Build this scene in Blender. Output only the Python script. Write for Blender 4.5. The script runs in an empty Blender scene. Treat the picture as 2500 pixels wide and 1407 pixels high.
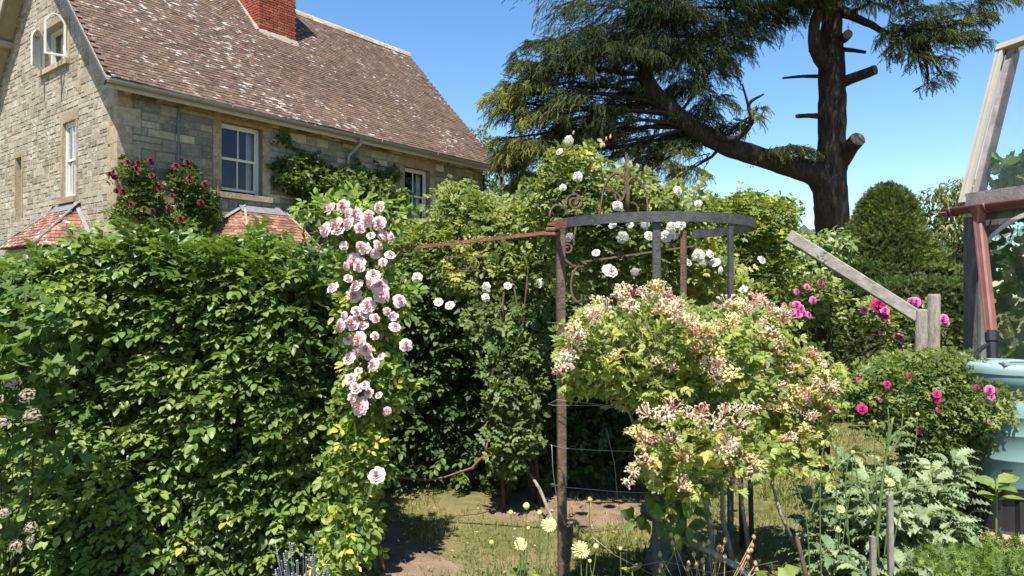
import bpy, math, random
import numpy as np
from mathutils import Vector, Matrix
from mathutils.geometry import tessellate_polygon

random.seed(7)
RNG = np.random.default_rng(11)
SC = bpy.context.scene
COL = SC.collection
R = math.radians

# ------------------------------------------------------------------ camera, sky, sun, exposure
F, EYE, HZ, CX = 1700.0, 1.65, 720.0, 1250.0          # focal length and horizon in photograph pixels
cam_d = bpy.data.cameras.new('camera')
cam_d.sensor_width = 36.0
cam_d.lens = F / 2500.0 * 36.0
cam_d.shift_y = 16.5 / 2500.0
cam_d.clip_start = 0.05
cam_d.clip_end = 2000.0
cam = bpy.data.objects.new('camera', cam_d)
cam.location = (0, 0, EYE)
cam.rotation_euler = (R(90), 0, 0)
COL.objects.link(cam)
SC.camera = cam

SUN_DIR = Vector((-0.276, -1.997, 4.0)).normalized()
world = bpy.data.worlds.new('World')
SC.world = world
world.use_nodes = True
nt = world.node_tree
nt.nodes.clear()
sky = nt.nodes.new('ShaderNodeTexSky')
sky.sky_type = 'NISHITA'
sky.sun_disc = False
sky.sun_elevation = math.asin(SUN_DIR.z)
sky.sun_rotation = math.atan2(SUN_DIR.x, SUN_DIR.y)
sky.altitude = 100
sky.air_density = 1.0
sky.dust_density = 0.15
sky.ozone_density = 1.6
bg = nt.nodes.new('ShaderNodeBackground')
bg.inputs['Strength'].default_value = 0.10
wo = nt.nodes.new('ShaderNodeOutputWorld')
hs_ = nt.nodes.new('ShaderNodeHueSaturation')
hs_.inputs['Saturation'].default_value = 1.22
hs_.inputs['Value'].default_value = 1.05
nt.links.new(sky.outputs[0], hs_.inputs['Color'])
nt.links.new(hs_.outputs[0], bg.inputs['Color'])
nt.links.new(bg.outputs[0], wo.inputs['Surface'])

sun_d = bpy.data.lights.new('sun', 'SUN')
sun_d.energy = 5.0
sun_d.angle = R(0.53)
sun_d.color = (1.0, 0.95, 0.87)
sun = bpy.data.objects.new('sun', sun_d)
sun.rotation_euler = SUN_DIR.to_track_quat('Z', 'Y').to_euler()
sun.location = (-10, -20, 40)
COL.objects.link(sun)

SC.view_settings.view_transform = 'Standard'
SC.view_settings.look = 'None'
SC.view_settings.gamma = 1.0
SC.view_settings.use_curve_mapping = False
SC.view_settings.exposure = 1.12
SC.cycles.max_bounces = 5
SC.cycles.transparent_max_bounces = 12
SC.cycles.diffuse_bounces = 3
SC.cycles.glossy_bounces = 3
SC.cycles.transmission_bounces = 4
SC.cycles.caustics_reflective = False
SC.cycles.caustics_refractive = False

# ------------------------------------------------------------------ helpers
def A(*x):
    return np.array(x, dtype=float)

def PX(px, py, Y):
    """point at depth Y metres that lies at a pixel of the photograph"""
    return A((px - CX) / F * Y, Y, EYE - (py - HZ) / F * Y)

def M(px, Y):
    return px / F * Y

def nrm(a):
    return a / (np.linalg.norm(a, axis=-1, keepdims=True) + 1e-9)

def hash3(i, j, k, s=0):
    h = (i * 374761393 + j * 668265263 + k * 2147483647 + s * 974634777) & 0xffffffff
    h = ((h ^ (h >> 13)) * 1274126177) & 0xffffffff
    return ((h ^ (h >> 16)) & 0xffff) / 65535.0

def noise3(p, scale=1.0, s=0):
    p = np.asarray(p, dtype=float) * scale
    f = np.floor(p); t = p - f; t = t * t * (3 - 2 * t)
    i = f.astype(np.int64)
    o = 0
    for a in (0, 1):
        for b in (0, 1):
            for c in (0, 1):
                w = (t[..., 0] if a else 1 - t[..., 0]) * (t[..., 1] if b else 1 - t[..., 1]) * (t[..., 2] if c else 1 - t[..., 2])
                o = o + w * hash3(i[..., 0] + a, i[..., 1] + b, i[..., 2] + c, s)
    return o

class MB:
    """collects triangles; build() links them as ONE mesh object"""
    def __init__(self):
        self.V, self.T, self.S, self.Rn, self.Mt, self.n = [], [], [], [], [], 0

    def add(self, v, t, rnd=0.0, smooth=False, mat=0):
        v = np.asarray(v, dtype=float).reshape(-1, 3)
        t = np.asarray(t, dtype=np.int64).reshape(-1, 3)
        self.V.append(v); self.T.append(t + self.n)
        self.S.append(np.full(len(t), smooth)); self.Mt.append(np.full(len(t), mat))
        self.Rn.append(np.broadcast_to(np.asarray(rnd, dtype=float), (len(v),)))
        self.n += len(v)
        return self

    def quad(self, a, b, c, d, rnd=0.0, mat=0):
        return self.add([a, b, c, d], [(0, 1, 2), (0, 2, 3)], rnd, mat=mat)

    def box(self, lo, hi, rnd=0.0, mat=0, rot=None, org=None):
        lo = np.asarray(lo, float); hi = np.asarray(hi, float)
        lo, hi = np.minimum(lo, hi), np.maximum(lo, hi)
        v = np.array([[x, y, z] for z in (lo[2], hi[2]) for y in (lo[1], hi[1]) for x in (lo[0], hi[0])])
        if rot is not None:
            o = (lo + hi) / 2 if org is None else np.asarray(org, float)
            v = (v - o) @ np.asarray(rot).T + o
        return self.add(v, BOX_T, rnd, mat=mat)

    def beam(self, p, q, w, h, up=(0, 0, 1), rnd=0.0, mat=0, bev=0.0):
        """rectangular bar from p to q, w across, h along up"""
        p = np.asarray(p, float); q = np.asarray(q, float)
        d = nrm(q - p); s = nrm(np.cross(d, np.asarray(up, float))); u2 = np.cross(s, d)
        if bev:
            prof = [(-w/2+bev, -h/2), (w/2-bev, -h/2), (w/2, -h/2+bev), (w/2, h/2-bev), (w/2-bev, h/2), (-w/2+bev, h/2), (-w/2, h/2-bev), (-w/2, -h/2+bev)]
        else:
            prof = [(-w/2, -h/2), (w/2, -h/2), (w/2, h/2), (-w/2, h/2)]
        n = len(prof)
        v = [p + s*a + u2*b for a, b in prof] + [q + s*a + u2*b for a, b in prof]
        t = []
        for i in range(n):
            j = (i + 1) % n
            t += [(i, j, n + j), (i, n + j, n + i)]
        for i in range(1, n - 1):
            t += [(0, i + 1, i), (n, n + i, n + i + 1)]
        return self.add(v, t, rnd, mat=mat)

    def tube(self, pts, rad, n=6, rnd=0.0, rough=0.0, smooth=True, mat=0, flat=1.0, refdir=None):
        pts = np.asarray(pts, float); k = len(pts)
        rad = np.broadcast_to(np.asarray(rad, float), (k,))
        tan = np.gradient(pts, axis=0); tan = nrm(tan)
        ref = A(0.13, 0.31, 0.94) if refdir is None else np.asarray(refdir, float)
        if abs(np.dot(nrm(pts[-1] - pts[0]), nrm(ref))) > 0.9 and refdir is None:
            ref = A(0.93, 0.25, 0.1)
        s = nrm(np.cross(tan, ref)); b = np.cross(s, tan)
        ang = np.arange(n) / n * 2 * math.pi
        c, d = np.cos(ang), np.sin(ang)
        v = pts[:, None, :] + rad[:, None, None] * (c[None, :, None] * s[:, None, :] + flat * d[None, :, None] * b[:, None, :])
        if rough:
            nz = noise3(v / max(rad.max(), 1e-4), 1.3, 5) + 0.5 * noise3(v / max(rad.max(), 1e-4), 3.7, 9) - 0.75
            v = v + (v - pts[:, None, :]) * (nz * rough)[..., None]
        v = np.concatenate([v.reshape(-1, 3), pts[:1], pts[-1:]])
        t = []
        for i in range(k - 1):
            for j in range(n):
                j2 = (j + 1) % n
                t += [(i*n + j, i*n + j2, (i+1)*n + j2), (i*n + j, (i+1)*n + j2, (i+1)*n + j)]
        for j in range(n):
            t += [(k*n, (j+1) % n, j), (k*n + 1, (k-1)*n + j, (k-1)*n + (j+1) % n)]
        return self.add(v, t, rnd, smooth, mat)

    def lathe(self, prof, n=32, rnd=0.0, smooth=True, c=(0, 0, 0), mat=0):
        prof = np.asarray(prof, float); k = len(prof)
        ang = np.arange(n) / n * 2 * math.pi
        v = np.stack([prof[:, 0:1] * np.cos(ang), prof[:, 0:1] * np.sin(ang), np.repeat(prof[:, 1:2], n, 1)], -1).reshape(-1, 3) + np.asarray(c)
        t = []
        for i in range(k - 1):
            for j in range(n):
                j2 = (j + 1) % n
                t += [(i*n + j, i*n + j2, (i+1)*n + j2), (i*n + j, (i+1)*n + j2, (i+1)*n + j)]
        return self.add(v, t, rnd, smooth, mat)

    def build(self, name, mats, parent=None, world=False, kind=None):
        v = np.concatenate(self.V); t = np.concatenate(self.T)
        if world and parent is not None:
            v = v - root_loc(parent)
        me = make_mesh(name, v, t, np.concatenate(self.S), np.concatenate(self.Rn), np.concatenate(self.Mt), mats)
        return link(name, me, parent, kind)

BOX_T = [(0, 2, 1), (1, 2, 3), (4, 5, 6), (5, 7, 6), (0, 1, 4), (1, 5, 4), (2, 6, 3), (3, 6, 7), (0, 4, 2), (2, 4, 6), (1, 3, 5), (3, 7, 5)]

def make_mesh(name, v, t, smooth, rnd, mt, mats):
    me = bpy.data.meshes.new(name)
    me.vertices.add(len(v)); me.vertices.foreach_set('co', np.ascontiguousarray(v, dtype=np.float32).ravel())
    me.loops.add(len(t) * 3); me.loops.foreach_set('vertex_index', np.ascontiguousarray(t, dtype=np.int32).ravel())
    me.polygons.add(len(t))
    me.polygons.foreach_set('loop_start', np.arange(0, len(t) * 3, 3, dtype=np.int32))
    me.polygons.foreach_set('use_smooth', np.broadcast_to(smooth, (len(t),)).astype(bool))
    if not isinstance(mats, (list, tuple)):
        mats = [mats]
    for m in mats:
        me.materials.append(m)
    if len(mats) > 1:
        me.polygons.foreach_set('material_index', np.ascontiguousarray(mt, dtype=np.int32))
    at = me.attributes.new('rnd', 'FLOAT', 'POINT')
    at.data.foreach_set('value', np.ascontiguousarray(np.broadcast_to(rnd, (len(v),)), dtype=np.float32))
    me.update(calc_edges=True)
    return me

def link(name, me, parent=None, kind=None):
    o = bpy.data.objects.new(name, me)
    COL.objects.link(o)
    if parent is not None:
        o.parent = parent
    if kind:
        o['kind'] = kind
    return o

def root_loc(o):
    while o.parent is not None:
        o = o.parent
    return np.array(o.location)

def tag(o, label, cat, group=None):
    o['label'] = label; o['category'] = cat
    if group: o['group'] = group
    return o

def thing(name, label, cat, loc=(0, 0, 0), rotz=0.0, group=None):
    o = bpy.data.objects.new(name, None)
    COL.objects.link(o)
    o.location = tuple(float(x) for x in loc); o.rotation_euler = (0, 0, rotz)
    o.empty_display_size = 0.1
    return tag(o, label, cat, group)

# ------------------------------------------------------------------ materials
def newmat(name):
    m = bpy.data.materials.new(name); m.use_nodes = True
    n = m.node_tree; n.nodes.clear()
    out = n.nodes.new('ShaderNodeOutputMaterial')
    return m, n, out

def nd(n, t, **kw):
    x = n.nodes.new(t)
    for k, v in kw.items():
        if k == 'ins':
            for a, b in v.items(): x.inputs[a].default_value = b
        else:
            setattr(x, k, v)
    return x

def ramp(n, fac, stops, interp='LINEAR'):
    r = n.nodes.new('ShaderNodeValToRGB')
    r.color_ramp.interpolation = interp
    e = r.color_ramp.elements
    while len(e) > len(stops): e.remove(e[-1])
    while len(e) < len(stops): e.new(0.5)
    for i, (p, c) in enumerate(stops):
        e[i].position = p; e[i].color = (c[0], c[1], c[2], 1.0)
    if fac is not None: n.links.new(fac, r.inputs[0])
    return r

def noise(n, scale, detail=3, rough=0.55, vec=None, dist=0.0):
    x = nd(n, 'ShaderNodeTexNoise', ins={'Scale': scale, 'Detail': detail, 'Roughness': rough, 'Distortion': dist})
    if vec is not None: n.links.new(vec, x.inputs['Vector'])
    return x

def mixc(n, fac, a, b, mode='MIX'):
    x = nd(n, 'ShaderNodeMix', data_type='RGBA', blend_type=mode)
    for sock, val in ((x.inputs[0], fac), (x.inputs[6], a), (x.inputs[7], b)):
        if isinstance(val, (int, float)): sock.default_value = val
        elif isinstance(val, tuple): sock.default_value = (*val[:3], 1.0)
        else: n.links.new(val, sock)
    return x.outputs[2]

def rnd_socket(n):
    at = nd(n, 'ShaderNodeAttribute', attribute_name='rnd')
    oi = nd(n, 'ShaderNodeObjectInfo')
    ad = nd(n, 'ShaderNodeMath', operation='ADD')
    n.links.new(at.outputs['Fac'], ad.inputs[0]); n.links.new(oi.outputs['Random'], ad.inputs[1])
    fr = nd(n, 'ShaderNodeMath', operation='FRACT'); n.links.new(ad.outputs[0], fr.inputs[0])
    return fr.outputs[0]

def pos_socket(n, scale=None):
    g = nd(n, 'ShaderNodeNewGeometry')
    if scale is None: return g.outputs['Position']
    mp = nd(n, 'ShaderNodeMapping'); mp.inputs['Scale'].default_value = scale
    n.links.new(g.outputs['Position'], mp.inputs['Vector'])
    return mp.outputs[0]

def leafmat(name, stops, trans=0.3, rough=0.42, spec=0.5, tboost=1.6, veins=0.0):
    m, n, out = newmat(name)
    at = nd(n, 'ShaderNodeAttribute', attribute_name='rnd')
    r = ramp(n, at.outputs['Fac'], stops)
    nz = noise(n, 26.0, 2, vec=pos_socket(n))
    mr = nd(n, 'ShaderNodeMapRange', ins={'From Min': 0.25, 'From Max': 0.75, 'To Min': 0.72, 'To Max': 1.25})
    n.links.new(nz.outputs['Fac'], mr.inputs['Value'])
    c = mixc(n, 1.0, r.outputs[0], mr.outputs[0], 'MULTIPLY')
    p = nd(n, 'ShaderNodeBsdfPrincipled', ins={'Roughness': rough})
    p.inputs['Specular IOR Level'].default_value = spec
    n.links.new(c, p.inputs['Base Color'])
    tc = mixc(n, 1.0, c, (tboost, tboost * 1.05, tboost * 0.45), 'MULTIPLY')
    t = nd(n, 'ShaderNodeBsdfTranslucent'); n.links.new(tc, t.inputs['Color'])
    ms = nd(n, 'ShaderNodeMixShader', ins={0: trans})
    n.links.new(p.outputs[0], ms.inputs[1]); n.links.new(t.outputs[0], ms.inputs[2])
    n.links.new(ms.outputs[0], out.inputs[0])
    return m

def plain(name, col, rough=0.6, spec=0.4, var=0.2, scale=8.0, metal=0.0, bump=0.0, bscale=40.0, col2=None, vscale=None):
    m, n, out = newmat(name)
    v = pos_socket(n, vscale)
    nz = noise(n, scale, 5, 0.6, v)
    c2 = col2 if col2 else tuple(x * (1 - var) for x in col)
    c = ramp(n, nz.outputs['Fac'], [(0.32, c2), (0.68, col)])
    p = nd(n, 'ShaderNodeBsdfPrincipled', ins={'Roughness': rough, 'Metallic': metal})
    p.inputs['Specular IOR Level'].default_value = spec
    n.links.new(c.outputs[0], p.inputs['Base Color'])
    if bump:
        b2 = noise(n, bscale, 4, 0.6, v)
        bp = nd(n, 'ShaderNodeBump', ins={'Strength': bump, 'Distance': 0.02})
        n.links.new(b2.outputs['Fac'], bp.inputs['Height']); n.links.new(bp.outputs[0], p.inputs['Normal'])
    n.links.new(p.outputs[0], out.inputs[0])
    return m

def stonemat(name, stops, lichen=0.0, lcol=(0.6, 0.57, 0.47), bump=0.5, stain=0.4, lscale=2.2):
    m, n, out = newmat(name)
    r = ramp(n, rnd_socket(n), stops)
    v = pos_socket(n)
    f = noise(n, 9.0, 6, 0.65, v)
    mr = nd(n, 'ShaderNodeMapRange', ins={'From Min': 0.3, 'From Max': 0.7, 'To Min': 0.7, 'To Max': 1.22})
    n.links.new(f.outputs['Fac'], mr.inputs['Value'])
    c = mixc(n, 1.0, r.outputs[0], mr.outputs[0], 'MULTIPLY')
    st = noise(n, 1.1, 4, 0.6, v)
    sr = ramp(n, st.outputs['Fac'], [(0.4, (1, 1, 1)), (0.7, (1 - stain * .55, 1 - stain * .6, 1 - stain * .75))])
    c = mixc(n, 1.0, c, sr.outputs[0], 'MULTIPLY')
    if lichen:
        l1 = noise(n, lscale, 3, 0.6, v); l2 = noise(n, 17.0, 4, 0.7, v)
        ml = nd(n, 'ShaderNodeMath', operation='MULTIPLY'); n.links.new(l1.outputs['Fac'], ml.inputs[0]); n.links.new(l2.outputs['Fac'], ml.inputs[1])
        lr = ramp(n, ml.outputs[0], [(0.30, (0, 0, 0)), (0.36, (lichen,) * 3)])
        c = mixc(n, lr.outputs[0], c, lcol)
    p = nd(n, 'ShaderNodeBsdfPrincipled', ins={'Roughness': 0.92}); p.inputs['Specular IOR Level'].default_value = 0.2
    n.links.new(c, p.inputs['Base Color'])
    bn = noise(n, 30.0, 5, 0.65, v)
    bp = nd(n, 'ShaderNodeBump', ins={'Strength': bump, 'Distance': 0.03})
    n.links.new(bn.outputs['Fac'], bp.inputs['Height']); n.links.new(bp.outputs[0], p.inputs['Normal'])
    n.links.new(p.outputs[0], out.inputs[0])
    return m

def tilemat(name, stops, lichen=(0.56, 0.63), moss=True, lcol=(0.62, 0.59, 0.52)):
    m, n, out = newmat(name)
    r = ramp(n, rnd_socket(n), stops)
    tc = nd(n, 'ShaderNodeTexCoord')
    v = pos_socket(n)
    # rotate into the house so that lichen blots stretch along the courses
    mp = nd(n, 'ShaderNodeMapping'); mp.inputs['Rotation'].default_value = (0, 0, -HROT); n.links.new(v, mp.inputs['Vector'])
    mp2 = nd(n, 'ShaderNodeMapping'); mp2.inputs['Scale'].default_value = (5.0, 9.0, 12.0); n.links.new(mp.outputs[0], mp2.inputs['Vector'])
    f = noise(n, 5.0, 6, 0.7, v)
    mr = nd(n, 'ShaderNodeMapRange', ins={'From Min': 0.3, 'From Max': 0.7, 'To Min': 0.6, 'To Max': 1.35})
    n.links.new(f.outputs['Fac'], mr.inputs['Value'])
    c = mixc(n, 1.0, r.outputs[0], mr.outputs[0], 'MULTIPLY')
    l1 = noise(n, 1.0, 3, 0.62, mp2.outputs[0])
    l0 = noise(n, 0.45, 3, 0.5, v)
    ad = nd(n, 'ShaderNodeMath', operation='MULTIPLY_ADD', ins={1: 0.45, 2: -0.22}); n.links.new(l0.outputs['Fac'], ad.inputs[0])
    ad2 = nd(n, 'ShaderNodeMath', operation='ADD'); n.links.new(l1.outputs['Fac'], ad2.inputs[0]); n.links.new(ad.outputs[0], ad2.inputs[1])
    sx = nd(n, 'ShaderNodeSeparateXYZ'); n.links.new(mp.outputs[0], sx.inputs[0])
    gr = nd(n, 'ShaderNodeMapRange', ins={'From Min': 6.0, 'From Max': 16.5, 'To Min': 0.035, 'To Max': -0.045}); n.links.new(sx.outputs['X'], gr.inputs['Value'])
    ad3 = nd(n, 'ShaderNodeMath', operation='ADD'); n.links.new(ad2.outputs[0], ad3.inputs[0]); n.links.new(gr.outputs[0], ad3.inputs[1]); ad2 = ad3
    lr = ramp(n, ad2.outputs[0], [(lichen[0], (0, 0, 0)), (lichen[1], (1, 1, 1))])
    c = mixc(n, lr.outputs[0], c, lcol)
    if moss:
        m1 = noise(n, 0.8, 4, 0.65, v); m1.inputs['Distortion'].default_value = 0.6
        mrp = ramp(n, m1.outputs['Fac'], [(0.56, (0, 0, 0)), (0.72, (0.65, 0.65, 0.65))])
        c = mixc(n, mrp.outputs[0], c, (0.15, 0.105, 0.045))
    p = nd(n, 'ShaderNodeBsdfPrincipled', ins={'Roughness': 0.9}); p.inputs['Specular IOR Level'].default_value = 0.2
    n.links.new(c, p.inputs['Base Color'])
    bn = noise(n, 45.0, 4, 0.6, v)
    bp = nd(n, 'ShaderNodeBump', ins={'Strength': 0.5, 'Distance': 0.02})
    n.links.new(bn.outputs['Fac'], bp.inputs['Height']); n.links.new(bp.outputs[0], p.inputs['Normal'])
    n.links.new(p.outputs[0], out.inputs[0])
    return m

def glassmat(name, tint=(1, 1, 1), refl=1.0, dirt=0.0):
    m, n, out = newmat(name)
    t = nd(n, 'ShaderNodeBsdfTransparent'); t.inputs[0].default_value = (*tint, 1)
    g = nd(n, 'ShaderNodeBsdfGlossy', ins={'Roughness': 0.02}); g.inputs[0].default_value = (0.95, 0.97, 1, 1)
    fr = nd(n, 'ShaderNodeFresnel', ins={'IOR': 1.5})
    ml = nd(n, 'ShaderNodeMath', operation='MULTIPLY', ins={1: refl}); n.links.new(fr.outputs[0], ml.inputs[0])
    ms = nd(n, 'ShaderNodeMixShader'); n.links.new(ml.outputs[0], ms.inputs[0]); n.links.new(t.outputs[0], ms.inputs[1]); n.links.new(g.outputs[0], ms.inputs[2])
    last = ms
    if dirt:
        d = nd(n, 'ShaderNodeBsdfDiffuse'); d.inputs[0].default_value = (0.55, 0.6, 0.55, 1)
        nz = noise(n, 6.0, 5, 0.6, pos_socket(n)); rp = ramp(n, nz.outputs['Fac'], [(0.35, (dirt * .5,) * 3), (0.7, (dirt * 1.6,) * 3)])
        last = nd(n, 'ShaderNodeMixShader'); n.links.new(rp.outputs[0], last.inputs[0]); n.links.new(ms.outputs[0], last.inputs[1]); n.links.new(d.outputs[0], last.inputs[2])
    n.links.new(last.outputs[0], out.inputs[0])
    return m

def petalmat(name, stops, trans=0.35, rough=0.6):
    m, n, out = newmat(name)
    at = nd(n, 'ShaderNodeAttribute', attribute_name='rnd')
    r = ramp(n, at.outputs['Fac'], stops)
    oi = nd(n, 'ShaderNodeObjectInfo')
    mr = nd(n, 'ShaderNodeMapRange', ins={'To Min': 0.82, 'To Max': 1.08}); n.links.new(oi.outputs['Random'], mr.inputs['Value'])
    c = mixc(n, 1.0, r.outputs[0], mr.outputs[0], 'MULTIPLY')
    d = nd(n, 'ShaderNodeBsdfPrincipled', ins={'Roughness': rough}); d.inputs['Specular IOR Level'].default_value = 0.2
    n.links.new(c, d.inputs['Base Color'])
    t = nd(n, 'ShaderNodeBsdfTranslucent'); n.links.new(c, t.inputs[0])
    ms = nd(n, 'ShaderNodeMixShader', ins={0: trans}); n.links.new(d.outputs[0], ms.inputs[1]); n.links.new(t.outputs[0], ms.inputs[2])
    n.links.new(ms.outputs[0], out.inputs[0])
    return m

# house frame: local x along the long wall, local y into the house
UU = A(0.6104, 0.7921); VV = A(-0.7921, 0.6104)
HROT = math.atan2(UU[1], UU[0])
HC = A((288 - CX) / F * 13.5, 13.5)

MT = {}
MT['beech'] = leafmat('beech_leaf', [(0, (.034, .068, .012)), (.4, (.080, .136, .023)), (.8, (.155, .225, .043)), (.97, (.21, .27, .055)), (1, (.34, .33, .055))], .28, .42, .42)
MT['beech_shaded'] = leafmat('beech_leaf_shaded', [(0, (.030, .060, .011)), (.6, (.066, .115, .019)), (1, (.14, .20, .035))], .26, .48, .28)  # darker copy of the beech leaf: rear hedge's shade put into the colour
MT['twig'] = plain('twig_bark', (.085, .062, .04), .9, .2, .45, 30)
MT['core'] = plain('hedge_shade_core', (.022, .022, .012), 1.0, .05, .4, 25)  # near-black solid added inside hedges to block light, in place of inner twigs
MT['stem'] = plain('green_stem', (.12, .17, .05), .6, .3, .3, 20)
MT['cane'] = plain('red_brown_cane', (.24, .10, .05), .7, .3, .4, 25)
MT['rose_leaf'] = leafmat('rose_leaf', [(0, (.085, .12, .028)), (.5, (.175, .215, .05)), (.88, (.28, .30, .085)), (1, (.46, .42, .08))], .38, .5, .32)
MT['pink_rose_leaf'] = leafmat('pink_rose_leaf', [(0, (.085, .135, .028)), (.5, (.17, .245, .046)), (.85, (.27, .34, .07)), (1, (.58, .52, .07))], .4, .5, .32)
MT['rugosa_leaf'] = leafmat('rugosa_leaf', [(0, (.06, .10, .022)), (.6, (.135, .185, .045)), (1, (.26, .29, .08))], .32, .5, .32)
MT['honey_leaf'] = leafmat('honeysuckle_leaf', [(0, (.10, .145, .035)), (.5, (.21, .26, .06)), (.85, (.33, .36, .09)), (1, (.48, .44, .10))], .36, .48, .3)
MT['vine_leaf'] = leafmat('yellow_vine_leaf', [(0, (.09, .14, .03)), (.5, (.19, .24, .04)), (1, (.38, .38, .06))], .4, .5, .4)
MT['wall_leaf'] = leafmat('wall_shrub_leaf', [(0, (.04, .07, .014)), (.6, (.085, .13, .022)), (1, (.19, .23, .04))], .3, .5, .3)
MT['cedar'] = leafmat('cedar_needle', [(0, (.024, .042, .021)), (.45, (.062, .085, .031)), (.8, (.15, .170, .042)), (1, (.27, .265, .05))], .10, .7, .12)
MT['yew'] = leafmat('yew_needle', [(0, (.035, .058, .016)), (.6, (.085, .115, .027)), (1, (.19, .205, .042))], .22, .6, .2)
MT['birch'] = leafmat('birch_leaf', [(0, (.10, .14, .055)), (.6, (.17, .21, .085)), (1, (.28, .31, .15))], .35, .5, .4)
MT['cherry'] = leafmat('cherry_leaf', [(0, (.06, .09, .025)), (.6, (.12, .15, .04)), (1, (.22, .22, .075))], .35, .45, .5)
MT['pale_shrub'] = leafmat('pale_shrub_leaf', [(0, (.10, .15, .05)), (.5, (.20, .26, .10)), (1, (.38, .42, .19))], .3, .5, .4)
MT['lobed'] = leafmat('lobed_shrub_leaf', [(0, (.05, .10, .02)), (.6, (.10, .165, .034)), (1, (.18, .25, .05))], .33, .5, .3)
MT['cucumber'] = leafmat('vine_glass_leaf', [(0, (.10, .18, .03)), (.6, (.20, .31, .05)), (.9, (.34, .44, .08)), (1, (.62, .56, .06))], .5, .5, .3)
MT['poppy'] = leafmat('glaucous_leaf', [(0, (.10, .155, .075)), (.6, (.18, .24, .125)), (1, (.29, .34, .20))], .28, .55, .3)
MT['herb'] = leafmat('herb_leaf', [(0, (.07, .12, .026)), (.6, (.14, .21, .046)), (1, (.25, .32, .065))], .38, .52, .28)
MT['grass'] = leafmat('grass_blade', [(0, (.075, .12, .026)), (.5, (.16, .20, .045)), (.85, (.26, .26, .08)), (1, (.40, .34, .15))], .35, .7, .15)
MT['wood_far'] = leafmat('far_wood_leaf', [(0, (.055, .08, .045)), (1, (.10, .125, .07))], .1, .8, .1)
MT['pink'] = petalmat('pink_petal', [(0, (.70, .27, .27)), (.35, (.76, .42, .42)), (.75, (.80, .56, .56)), (1, (.82, .67, .66))])
MT['white'] = petalmat('white_petal', [(0, (.66, .55, .24)), (.25, (.74, .69, .54)), (1, (.80, .77, .72))])
MT['red'] = petalmat('dark_red_petal', [(0, (.030, .001, .004)), (1, (.105, .004, .010))], .08)
MT['magenta'] = petalmat('magenta_petal', [(0, (.45, .02, .16)), (.6, (.72, .09, .36)), (1, (.80, .24, .50))])
MT['crimson'] = petalmat('crimson_petal', [(0, (.22, .006, .06)), (1, (.55, .02, .20))])
MT['honey_pink'] = petalmat('honeysuckle_pink', [(0, (.52, .13, .11)), (.5, (.66, .30, .24)), (1, (.74, .53, .42))])
MT['honey_cream'] = petalmat('honeysuckle_cream', [(0, (.60, .26, .21)), (.45, (.72, .50, .39)), (1, (.78, .66, .48))])
MT['honey_yellow'] = petalmat('honeysuckle_yellow', [(0, (.58, .36, .12)), (.5, (.66, .52, .16)), (1, (.70, .60, .30))])
MT['scabious'] = petalmat('pale_yellow_petal', [(0, (.62, .62, .18)), (1, (.88, .86, .50))])
MT['corymb'] = petalmat('cream_corymb', [(0, (.40, .30, .20)), (1, (.76, .68, .50))])
MT['lav'] = petalmat('lavender_bud', [(0, (.22, .22, .30)), (1, (.50, .50, .56))])
MT['yellow_leaf'] = leafmat('yellowed_leaf', [(0, (.50, .44, .05)), (1, (.66, .58, .08))], .4)
MT['iron'] = plain('weathered_iron', (.070, .072, .076), .6, .45, .55, 22, bump=.3, bscale=70, col2=(.034, .028, .025))
MT['rust'] = plain('rusty_iron', (.27, .115, .075), .85, .3, .55, 30, bump=.5, bscale=90, col2=(.10, .048, .032))
MT['rustdark'] = plain('brown_iron', (.165, .105, .07), .8, .3, .5, 24, bump=.4, bscale=80, col2=(.07, .05, .036))
MT['wire'] = plain('galvanised_wire', (.34, .34, .32), .45, .5, .3, 20, metal=.5)
MT['oldwood'] = plain('grey_weathered_wood', (.31, .28, .23), .9, .2, .5, 7, bump=.5, bscale=28, col2=(.15, .135, .11), vscale=(4, 4, 1))
MT['palewood'] = plain('silver_oak', (.36, .335, .29), .9, .2, .5, 5, bump=.25, bscale=20, col2=(.19, .17, .14), vscale=(3, 5, 5))
MT['greywood'] = plain('grey_post_wood', (.20, .18, .16), .9, .2, .4, 6, bump=.4, bscale=22, col2=(.10, .09, .08), vscale=(6, 6, 1))
MT['whitewood'] = plain('white_painted_wood', (.62, .61, .57), .55, .4, .12, 9)
MT['oldpaint'] = plain('flaked_pink_grey_paint', (.34, .28, .26), .75, .3, .4, 10, col2=(.20, .155, .145), bump=.2)
MT['cream'] = plain('cream_paint', (.42, .385, .31), .6, .4, .15, 6)
MT['soffit'] = plain('soffit_paint', (.40, .34, .26), .7, .3, .2, 6)
MT['gutter'] = plain('grey_green_gutter', (.27, .275, .25), .55, .4, .3, 12)
MT['redgutter'] = plain('brown_red_plastic', (.215, .082, .068), .4, .5, .15, 9)
MT['redpipe'] = plain('faded_red_pipe', (.225, .098, .082), .5, .4, .18, 6, col2=(.16, .07, .06))
MT['blackplastic'] = plain('black_plastic', (.018, .018, .02), .42, .5, .3, 14)
MT['butt'] = plain('pale_teal_plastic', (.150, .250, .250), .5, .35, .10, 2.5, col2=(.120, .205, .205))
MT['buttlid'] = plain('lid_teal_plastic', (.23, .33, .33), .45, .35, .08, 5)
MT['lead'] = plain('lead_sheet', (.20, .20, .205), .65, .35, .35, 9)
MT['mortar'] = plain('lime_mortar', (.40, .35, .27), .95, .1, .35, 14, bump=.4)
MT['mortar2'] = plain('grey_mortar', (.24, .22, .18), .95, .1, .35, 12, bump=.4)
MT['flaunch'] = plain('cement_flashing', (.33, .28, .235), .95, .1, .35, 9, bump=.4)
MT['curtain'] = plain('curtain_cloth', (.62, .60, .55), .9, .1, .15, 5)
MT['room'] = plain('dim_room_plaster', (.13, .13, .13), .9, .1, .1, 2)
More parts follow.
